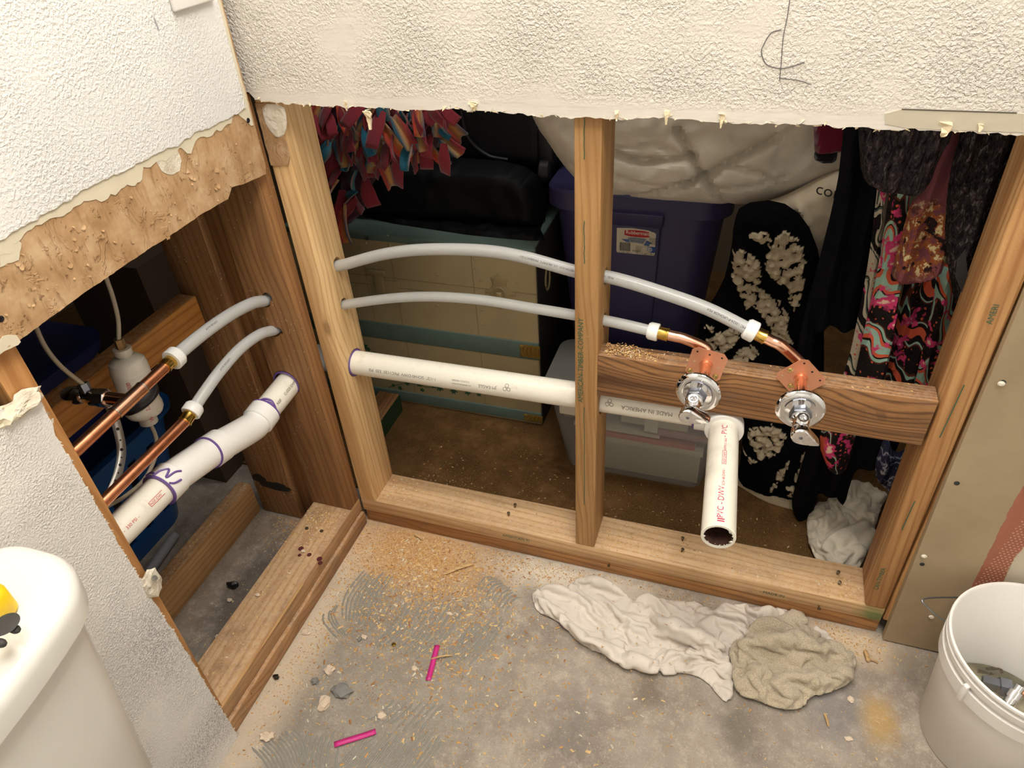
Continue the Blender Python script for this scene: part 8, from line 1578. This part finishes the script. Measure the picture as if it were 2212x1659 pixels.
def bfit(label, c_, d_, L_, r_, m_, hexn=False, nm='pipe_fitting'):
    c_ = Vector(c_); d_ = Vector(d_).normalized(); t = thing(nm, label, 'fitting', c_)
    MB().lathe(c_, d_, [(0, r_ * .7), (0, r_), (L_ * .45, r_), (L_ * .45, r_ * 1.25), (L_ * .75, r_ * 1.25), (L_ * .75, r_ * .8), (L_, r_ * .8), (L_, r_ * .5)], 6 if hexn else 20).build('fitting_body', m_, t, ang=25)
    return t
bz0 = .046
q = at_z(bz0, 2120, 1475); t = bfit('chrome valve body with copper tail lying in the bucket water', q, (1, -.1, .05), .055, .015, M_chrome_s, True)
MB().tube([q + Vector((.05, -.005, .002)), q + Vector((.078, -.010, .004))], .008, 16).build('copper_tail', M_copper2, t)
bfit('bright threaded fitting standing up at the lower edge of the bucket water', at_z(bz0, 2170, 1530), (.4, .6, .5), .045, .009, M_chrome)
bfit('dull brass fitting near the upper left of the bucket water', at_z(.03, 2105, 1450), (1, .2, 0), .04, .009, flat('dull_brass', (150, 128, 88), .4, .8))
bfit('dark steel nut lying at the left of the bucket water', at_z(.03, 2090, 1440), (.3, 1, 0), .02, .009, flat('dark_nut', (90, 88, 84), .35, .9), True)
bfit('grey oval handle lying at the right of the bucket water', at_z(.03, 2200, 1500), (1, .5, .1), .05, .012, M_chrome_s)
for i, (u, v, a, lb) in enumerate(((2130, 1446, .3, 'dark bent steel strip at the top of the bucket fittings'), (2165, 1455, 2.0, 'thin rusty screw beside the copper tail in the bucket'), (2150, 1495, .8, 'short screw below the chrome valve body in the bucket'))):
    q = at_z(.055, u, v); d_ = Vector((math.cos(a), math.sin(a), 0)); o = MB().tube([q, q + d_ * .032], .0024, 8).build('scrap_screw', flat('rusty_steel', (100, 78, 56), .5, .7)); meta(o, lb, 'screw')

# ------------------------------------------------------------------ toilet tank and the yellow tool on it
M_porc = flat('white_porcelain', (224, 221, 213), .22, spec=.5)
tk = thing('toilet_tank', 'white porcelain toilet tank with rounded lid in the bottom left corner', 'toilet', (.1, -.85, 0))
def bow(z, x0, x1, y0, y1, r_, bulge, n=12):
    pts = []
    m = (y0 + y1) / 2; h = (y1 - y0) / 2
    base = taper(z, x0, x1, y0, y1, r_, n)
    # densify the long sides
    out_ = []
    for a, b_ in zip(base, base[1:] + base[:1]):
        nn = max(1, int((b_ - a).length / .02))
        for i in range(nn): out_.append(a.lerp(b_, i / nn))
    for p_ in out_:
        t_ = max(0, 1 - ((p_.y - m) / h) ** 2); f = (p_.x - x0) / (x1 - x0); p_.x += bulge * t_ * f
    return out_
ly0, ly1 = -1.06, -.640
b = MB(); lps = [(.640, .008, .030), (.642, .002, .026), (.665, .0, .025), (.673, .001, .025), (.679, .005, .025), (.682, .012, .025), (.6835, .024, .025)]
def lidloop(z, g): return bow(z, .018 + g, .160 - g, ly0 + g, ly1 - g, .055 - g, .035, 14)
l0 = [lidloop(z, g) for z, g, _ in lps]; n0 = min(len(l_) for l_ in l0)
def resamp(l_, n):
    d = [0]
    for a, b_ in zip(l_, l_[1:] + l_[:1]): d.append(d[-1] + (b_ - a).length)
    out_ = []; L_ = d[-1]
    for i in range(n):
        t_ = i / n * L_; j = max(0, min(len(l_) - 1, next(k_ for k_ in range(len(d) - 1) if d[k_ + 1] > t_))); f = (t_ - d[j]) / (d[j + 1] - d[j]); out_.append(l_[j].lerp(l_[(j + 1) % len(l_)], f))
    return out_
_r = [resamp(l_, 120) for l_ in l0]; _c = sum(_r[-1], Vector()) / 120
_r += [[_c + (q - _c) * s_ for q in _r[-1]] for s_ in (.85, .6, .3, .05)]; loft(b, _r); b.build('tank_lid', M_porc, tk, ang=60)
b = MB(); loft(b, [resamp(bow(z, .020, x1, y0, y1, .04, .03, 12), 120) for z, x1, y0, y1 in ((.30, .115, ly0 + .05, ly1 - .052), (.33, .130, ly0 + .045, ly1 - .044), (.50, .140, ly0 + .03, ly1 - .030), (.641, .148, ly0 + .02, ly1 - .017))]); b.build('tank_body', M_porc, tk, ang=60)
b = MB(); loft(b, [resamp(taper(z, .020, x1, -.95, -.75, .05), 60) for z, x1 in ((.0, .30), (.15, .24), (.301, .2))]); b.build('pedestal', M_porc, tk, ang=60)
tm = thing('tape_measure', 'yellow scuffed plastic tool case with a dark opening on the tank lid', 'tape measure', (.1, -.76, .684))
q0 = at_z(.684, 40, 1330)
M_yel = flat('yellow_scuffed_plastic', (236, 196, 24), .4, nz=.12, nscale=80)
def yloop(z, g): return taper(z, q0.x - .075 + g, q0.x - .002 - g, q0.y - .105 + g, q0.y + .012 - g, .016, 6)
b = MB(); loft(b, [yloop(.684, .003), yloop(.687, .0), yloop(.710, .0), yloop(.716, .004), yloop(.718, .01)]); b.build('tool_case', M_yel, tm, ang=50)
q1 = at_z(.7185, 10, 1348); MB().lathe((q1.x, q1.y, .7178), (0, 0, 1), [(0, .012), (.0006, .011), (.0006, .0001)], 24).build('dark_opening', flat('dark_grey_rubber', (54, 52, 48), .7), tm)
for u, v in ((34, 1362), (4, 1392)):
    q = at_z(.71, u, v); MB().ellipsoid((q.x, q.y, .712), (.006, .004, .004), 10, 8).build('black_scuff', flat('dark_grey_rubber', (54, 52, 48), .7), tm)

# ------------------------------------------------------------------ floor: adhesive ridges, strips, chunks, sawdust
M_thin_set = flat('grey_adhesive', (146, 142, 132), .85, nz=.12, nscale=60)
b = MB(); rr = random.Random(21)
def sweep(c, r0, n, a0, a1, gap=.0068, w=.0019, h=.0016):
    c = Vector((c[0], c[1], 0))
    for i in range(n):
        r_ = r0 + i * gap; s0 = a0 + rr.uniform(-.05, .05); s1 = a1 + rr.uniform(-.08, .08)
        if rr.random() < .12: continue
        nn = max(4, int(abs(s1 - s0) * r_ / .008)); pts = []
        for j in range(nn + 1):
            a = s0 + (s1 - s0) * j / nn; wob = .0012 * math.sin(j * .7 + i); pts.append(c + Vector((math.cos(a), math.sin(a), 0)) * (r_ + wob) + Vector((0, 0, .0002)))
        if len(pts) > 2: b.tube(pts, [w * rr.uniform(.7, 1.1) * (.3 if j in (0, nn) else 1) for j in range(nn + 1)], 6, ref=(0, 0, 1), flat=.8)
def gz(u, v): q = at_z(0, u, v); return (q.x, q.y)
def family(g0, g1, n, w=.0023):
    A = catmull([at_z(.0002, *p_) for p_ in g0], 8); B_ = catmull([at_z(.0002, *p_) for p_ in g1], 8)
    for i in range(n):
        t_ = i / (n - 1); t0 = rr.uniform(0, .18); t1 = 1 - rr.uniform(0, .2); m = len(A) - 1; pts = []
        if rr.random() < .08: continue
        for j in range(m + 1):
            f = t0 + (t1 - t0) * j / m; x = f * m; k_ = min(m - 1, int(x)); a = A[k_].lerp(A[k_ + 1], x - k_); c_ = B_[k_].lerp(B_[k_ + 1], x - k_)
            q = a.lerp(c_, t_); q += Vector((rr.uniform(-1, 1), rr.uniform(-1, 1), 0)) * .0005; pts.append(q)
        b.tube(pts, [w * rr.uniform(.7, 1.1) * (.25 if j in (0, m) else 1) for j in range(m + 1)], 6, ref=(0, 0, 1), flat=.75)
family(((790, 1228), (745, 1290), (740, 1350)), ((860, 1225), (815, 1300), (795, 1365)), 9)
family(((735, 1300), (722, 1330), (750, 1375)), ((700, 1320), (700, 1345), (730, 1380)), 5)
family(((800, 1400), (850, 1350), (885, 1290)), ((905, 1430), (960, 1380), (1010, 1300)), 12)
family(((930, 1440), (985, 1390), (1035, 1330)), ((1010, 1440), (1065, 1380), (1100, 1330)), 9)
family(((1030, 1275), (1045, 1250), (1070, 1245)), ((1085, 1330), (1110, 1295), (1130, 1290)), 10)
family(((540, 1610), (575, 1650), (600, 1700)), ((630, 1570), (655, 1600), (670, 1660)), 12)
family(((640, 1700), (655, 1620), (670, 1570)), ((720, 1700), (730, 1620), (745, 1575)), 8)
family(((690, 1700), (745, 1640), (800, 1580)), ((880, 1700), (930, 1640), (965, 1580)), 18)
family(((790, 1560), (830, 1535), (860, 1500)), ((900, 1590), (930, 1550), (960, 1520)), 8)
o = b.build('trowel_ridges', M_thin_set); meta(o, 'grey combed adhesive ridges stuck to the concrete around the sawdust', 'adhesive', kind='stuff')

M_pinks = flat('pink_plastic_strip', (206, 48, 132), .4)
def strip(px, label, w=.010):
    a = at_z(.0035, *px[0]); c_ = at_z(.0035, *px[-1]); n = 12; d_ = (c_ - a); s_ = Vector((-d_.y, d_.x, 0)).normalized() * w / 2
    b = MB(); b.grid(n, 3, lambda i, j: a + d_ * i + s_ * (j * 2 - 1) + Vector((0, 0, .0006 * math.sin(i * 7) + (.0012 if abs(j - .5) < .1 else 0)))); o = b.build('pink_strip', M_pinks, solid=.0014)
    meta(o, label, 'strip', 'pink plastic strips on the concrete'); return o
strip(((945, 1394), (925, 1470)), 'pink plastic strip half covered by sawdust, pointing at the plate'); strip(((722, 1609), (812, 1580)), 'clean pink plastic strip near the bottom edge on ridged adhesive')
M_crumb = flat('pale_gypsum_chunk', (216, 196, 172), .95, bump=.6, bscale=200); M_gchunk = flat('grey_mortar_chunk', (132, 130, 124), .95, bump=.8, bscale=150)
CH = [(698, 1518, .011, .015, .007, M_crumb, 'pale block-shaped drywall chunk beside the grey mortar piece', 3), (738, 1490, .019, .014, .007, M_gchunk, 'large flat grey mortar chunk on the ridged adhesive', 4), (711, 1445, .009, .010, .006, M_crumb, 'pale drywall chunk above the grey mortar piece', 5), (680, 1470, .008, .007, .005, M_gchunk, 'small grey pebble of mortar left of the large one', 6), (572, 1590, .010, .008, .006, M_crumb, 'pale chunk near the base of the white wall piece', 7), (586, 1588, .006, .007, .005, M_crumb, 'smaller pale chunk touching its neighbour near the white wall piece', 8), (824, 1545, .008, .007, .004, M_crumb, 'pale flake above the lower pink strip', 9), (787, 1375, .006, .005, .004, M_crumb, 'pale crumb beside the tiny brass nut', 10), (776, 1380, .004, .005, .004, M_gchunk, 'grey crumb beside the tiny brass nut', 11), (660, 1365, .010, .006, .004, M_crumb, 'pale crumb against the lower left plate', 12), (970, 1325, .006, .004, .003, M_crumb, 'pale flake among the sawdust right of the middle', 13), (1838, 1510, .005, .007, .003, M_crumb, 'white flake on bare concrete between towel and bucket', 14), (1833, 1595, .007, .004, .003, M_crumb, 'pale oval flake near the bottom right', 15), (2042, 1640, .005, .004, .003, M_crumb, 'tiny pale flake by the bucket base', 16), (895, 1444, .006, .005, .003, M_crumb, 'pale chip left of the upper pink strip', 17), (700, 1095 + 140, .006, .004, .003, M_crumb, 'small crumb by the left plate', 18)]
for u, v, rx, ry, rz, m_, lb, sd_ in CH:
    q = at_z(rz, u, v); chunk('mortar_chunk' if m_ is M_gchunk else 'drywall_crumb', (q.x, q.y, rz * .75), (rx, ry, rz), m_, None, sd_, 2, (lb, 'debris'))
# crumbs on the left plates
for u, v, r_, lb, m_, zz in ((496, 1296, .006, 'pale crumb on the dark concrete between the two left plates', M_crumb, .004), (556, 1285, .005, 'pale flake lying on the dusty left plate', M_crumb, T + .003), (655, 1190, .005, 'white flake by the dark red drops on the left plate', M_crumb, T + .003), (470, 1375, .006, 'pale crumb on the concrete inside the left cavity', M_crumb, .004)):
    q = at_z(zz, u, v); chunk('drywall_crumb', q, (r_, r_ * .7, r_ * .5), m_, None, u, 2, (lb, 'debris'))
for u, v, r_ in ((650, 1185, .006), (668, 1198, .005), (647, 1199, .004), (690, 1207, .006), (692, 1216, .005)):
    q = at_z(T + .0003, u, v); MB().lathe((q.x, q.y, T), (0, 0, 1), [(0, r_), (.0005, r_ * .9), (.0006, .0001)], 12).build('dark_red_drop', flat('dark_red_stain', (84, 34, 36), .5), lp)
b = MB(); q = at_z(.006, 503, 1264); chunk('black_plastic_bit', (q.x, q.y, .006), (.013, .008, .007), flat('black_shiny_plastic', (20, 18, 20), .2), None, 31, 2, ('curled black plastic bit on the concrete behind the left plate', 'debris'))
q = at_z(.005, 597, 1462); chunk('black_plastic_bit', (q.x, q.y, .005), (.006, .005, .005), flat('black_shiny_plastic', (20, 18, 20), .2), None, 33, 2, ('small black bit against the lower left plate', 'debris'))
q = at_z(.004, 850, 1392); o = MB().lathe((q.x, q.y, .0), (.2, .1, 1), [(0, .0045), (.005, .0045), (.006, .003), (.006, .0015)], 6).build('brass_nut', M_brass); meta(o, 'tiny brass nut on the sawdust near the middle of the floor', 'nut')
M_splint = wood('pale_splinter', 0, (214, 180, 128), (180, 140, 90), 0)
def splinter(a, c_, w, label, z=.004):
    a = at_z(z, *a); c_ = at_z(z, *c_); m = (a + c_) / 2 + Vector((0, 0, .003)); o = MB().tube(catmull([a, m, c_], 5), [w * .3] + [w] * 9 + [w * .3], 6).build('wood_splinter', M_splint); meta(o, label, 'splinter')
splinter((960, 1240), (1022, 1218), .003, 'long pale splinter near the lower closet plate'); splinter((930, 1424), (978, 1415), .0016, 'thin pale splinter lying across the upper pink strip'); splinter((1780, 1540), (1790, 1570), .002, 'curled brown splinter below the towel'); splinter((1868, 1405), (1876, 1430), .004, 'reddish wood splinter right of the towel'); splinter((1880, 1425), (1897, 1432), .0016, 'thin reddish splinter right of the towel'); splinter((895, 1155), (912, 1165), .0025, 'dark splinter at the foot of the closet plate')

# sawdust flakes: one mesh per surface
MS = [flat('sawdust_pale', (226, 192, 134), .9), flat('sawdust_gold', (206, 158, 96), .9), flat('sawdust_white', (228, 216, 192), .9), flat('sawdust_brown', (170, 120, 76), .9)]
def flakes(label, pts, name='sawdust', w=(.38, .42, .1, .1), smin=.0006, smax=.0028, big=()):
    b = MB(); rr = random.Random(len(pts))
    for ib, q in enumerate(list(pts) + list(big)):
        q = Vector(q); s_ = (smin + (smax - smin) * rr.random() ** 2.6) if ib < len(pts) else rr.uniform(.0022, .0052); a = rr.uniform(0, 2 * PI); e = rr.uniform(.15, .5)
        u_ = Vector((math.cos(a), math.sin(a), rr.uniform(-.25, .25))) * s_; v_ = Vector((-math.sin(a), math.cos(a), rr.uniform(-.3, .3))) * s_ * e; z_ = Vector((0, 0, s_ * .35 + .0003))
        r_ = rr.random(); b.mi = 0 if r_ < w[0] else 1 if r_ < w[0] + w[1] else 2 if r_ < w[0] + w[1] + w[2] else 3
        b.add([q - u_ - v_, q + u_ * .8 - v_ * .9, q + u_ + v_ * .7, q - u_ * .7 + v_, q + z_ - u_ * .2, q + z_ + u_ * .4], [(0, 1, 5, 4), (1, 2, 5), (2, 3, 4, 5), (3, 0, 4)])
    b.mi = 0
    o = b.build(name, MS, smooth=False, fixn=False, recalc=False); meta(o, label, 'sawdust', kind='stuff'); return o
rr = random.Random(99); pts = []
def gauss(cx, cy, sx, sy, n, z=.0004, ok=None):
    for _ in range(n):
        x = rr.gauss(cx, sx); y = rr.gauss(cy, sy)
        if ok is None or ok(x, y): pts.append((x, y, z))
RAGP = polys_mask([zf(((1149, 1280), (1235, 1262), (1330, 1250), (1530, 1310), (1735, 1310), (1850, 1425), (1832, 1480), (1712, 1535), (1600, 1505), (1568, 1515), (1480, 1448), (1290, 1405), (1190, 1330)))])
okf = lambda x, y: y < -.002 and not RAGP(np.array([x]), np.array([y]))[0] and x > .008 and y > -.75 and x < 1.5 and (x - BC.x) ** 2 + (y - BC.y) ** 2 > .0125
gauss(.12, -.04, .10, .055, 9000, ok=okf); gauss(.20, -.12, .11, .08, 7000, ok=okf); gauss(.25, -.25, .13, .12, 5000, ok=okf); gauss(.30, -.22, .05, .05, 900, ok=okf); gauss(.5, -.02, .2, .025, 3000, ok=okf); gauss(1.0, -.03, .08, .02, 1200, ok=okf)
gauss(.45, -.3, .35, .2, 2200, ok=okf); gauss(.06, -.3, .03, .2, 1500, ok=okf); gauss(.85, -.25, .3, .15, 900, ok=okf)
pts1 = pts; pts = []; gauss(.25, -.2, .14, .13, 900, z=.001, ok=okf); gauss(.2, -.09, .09, .05, 500, z=.001, ok=okf); gauss(.6, -.3, .3, .15, 70, z=.001, ok=okf)
n1 = len(pts); flakes('golden sawdust and curled shavings scattered over the bathroom concrete', pts1, big=pts)
pts = []; okp = lambda x, y: .003 < y < .087 and .045 < x < 1.04 and not (.495 < x < .54)
gauss(.08, .04, .03, .03, 500, T + .0004, okp); gauss(.3, .04, .25, .03, 500, T + .0004, okp); gauss(.6, .03, .06, .03, 700, T + .0004, okp); gauss(1.0, .02, .03, .02, 350, T + .0004, okp); gauss(.8, .04, .2, .03, 300, T + .0004, okp)
flakes('sawdust on the closet opening bottom plate', pts, w=(.5, .25, .2, .05))
pts = []; okl = lambda x, y: -.096 < x < -.003 and y < -.045 and y > -.9
gauss(-.05, -.09, .025, .03, 1100, T + .0004, okl); gauss(-.05, -.3, .04, .2, 700, T + .0004, okl)
flakes('sawdust heaped on the left bottom plate', pts)
pts = []; okc = lambda x, y: -.26 < x < -.1 and y > -.7 and y < -.04
gauss(-.15, -.06, .04, .04, 1500, .0006, okc); gauss(-.16, -.25, .05, .15, 500, .0006, okc)
flakes('sawdust on the concrete inside the left cavity', pts, w=(.35, .4, .1, .15))
pts = []; okd = lambda x, y: -.294 < x < -.264 and y > -.9 and y < -.04; gauss(-.28, -.2, .012, .15, 500, .0885, okd); flakes('sawdust on the edge-laid two by four', pts)
pts = []; okk = lambda x, y: .095 < y < .7 and .045 < x < 1.0 and not (x > .36 and y > .27) and not (y > .41); gauss(.5, .16, .4, .1, 1300, .0046, okk); gauss(.15, .13, .08, .05, 400, .0046, okk)
flakes('sawdust and shavings on the brown carpet', pts, w=(.35, .3, .15, .2), smax=.0035)
pts = []; okb = lambda x, y: .002 < y < .036 and .545 < x < 1.02; gauss(.575, .018, .03, .012, 900, .5574, okb); gauss(.75, .02, .15, .012, 150, .5574, okb)
pts = [(x, y, z + max(0, .006 * (1 - abs(x - .575) / .04)) * rr.random()) for x, y, z in pts]
flakes('pile of sawdust at the left end of the rough cross block', pts)

pts = []
for _ in range(650):
    c_ = rag_co[int(rr.choice((.1, .25, .4, .5, .6)) * len(rag_co) + rr.gauss(0, 90))]
    if c_[0] < .86: pts.append((c_[0] + rr.uniform(-.002, .002), c_[1] + rr.uniform(-.002, .002), c_[2] + .0016))
flakes('sawdust flecks lying on the off-white rag', pts, smax=.0024)

# ------------------------------------------------------------------ families of like things
GROUPS = {'wall_stud': 'upright wall studs', 'bottom_plate': 'bottom plates under the two openings', 'cross_block': 'horizontal cross blocks', 'nail': 'nails in the bottom plates', 'pex_tube': 'milky plastic water tubes', 'stub_out_elbow': 'copper elbows with plates on the cross block', 'stop_valve': 'chrome stop valves', 'copper_pipe': 'copper pipes in the left cavity', 'thin_tube': 'thin tubes around the water filter', 'folder': 'folders in the clear box', 'card_sheet': 'coloured sheets in the clear box', 'fabric_bundle': 'bundles in the clear box', 'hanging_leggings': 'patterned leggings hanging in the closet', 'knitted_sweater': 'knitted sweaters hanging in the closet', 'storage_tote': 'blue plastic totes', 'drywall_crumb': 'drywall crumbs on the floor', 'mortar_chunk': 'grey mortar chunks on the floor', 'black_plastic_bit': 'black plastic bits on the floor', 'wood_splinter': 'wood splinters on the floor', 'pipe_fitting': 'old fittings in the bucket', 'scrap_screw': 'old screws in the bucket', 'sawdust': 'sawdust', 'pink_strip': 'pink plastic strips on the concrete'}
for o in list(C.objects):
    st_ = o.name.split('.')[0]
    if o.parent is None and st_ in GROUPS and o.get('kind') != 'structure': o['group'] = GROUPS[st_]
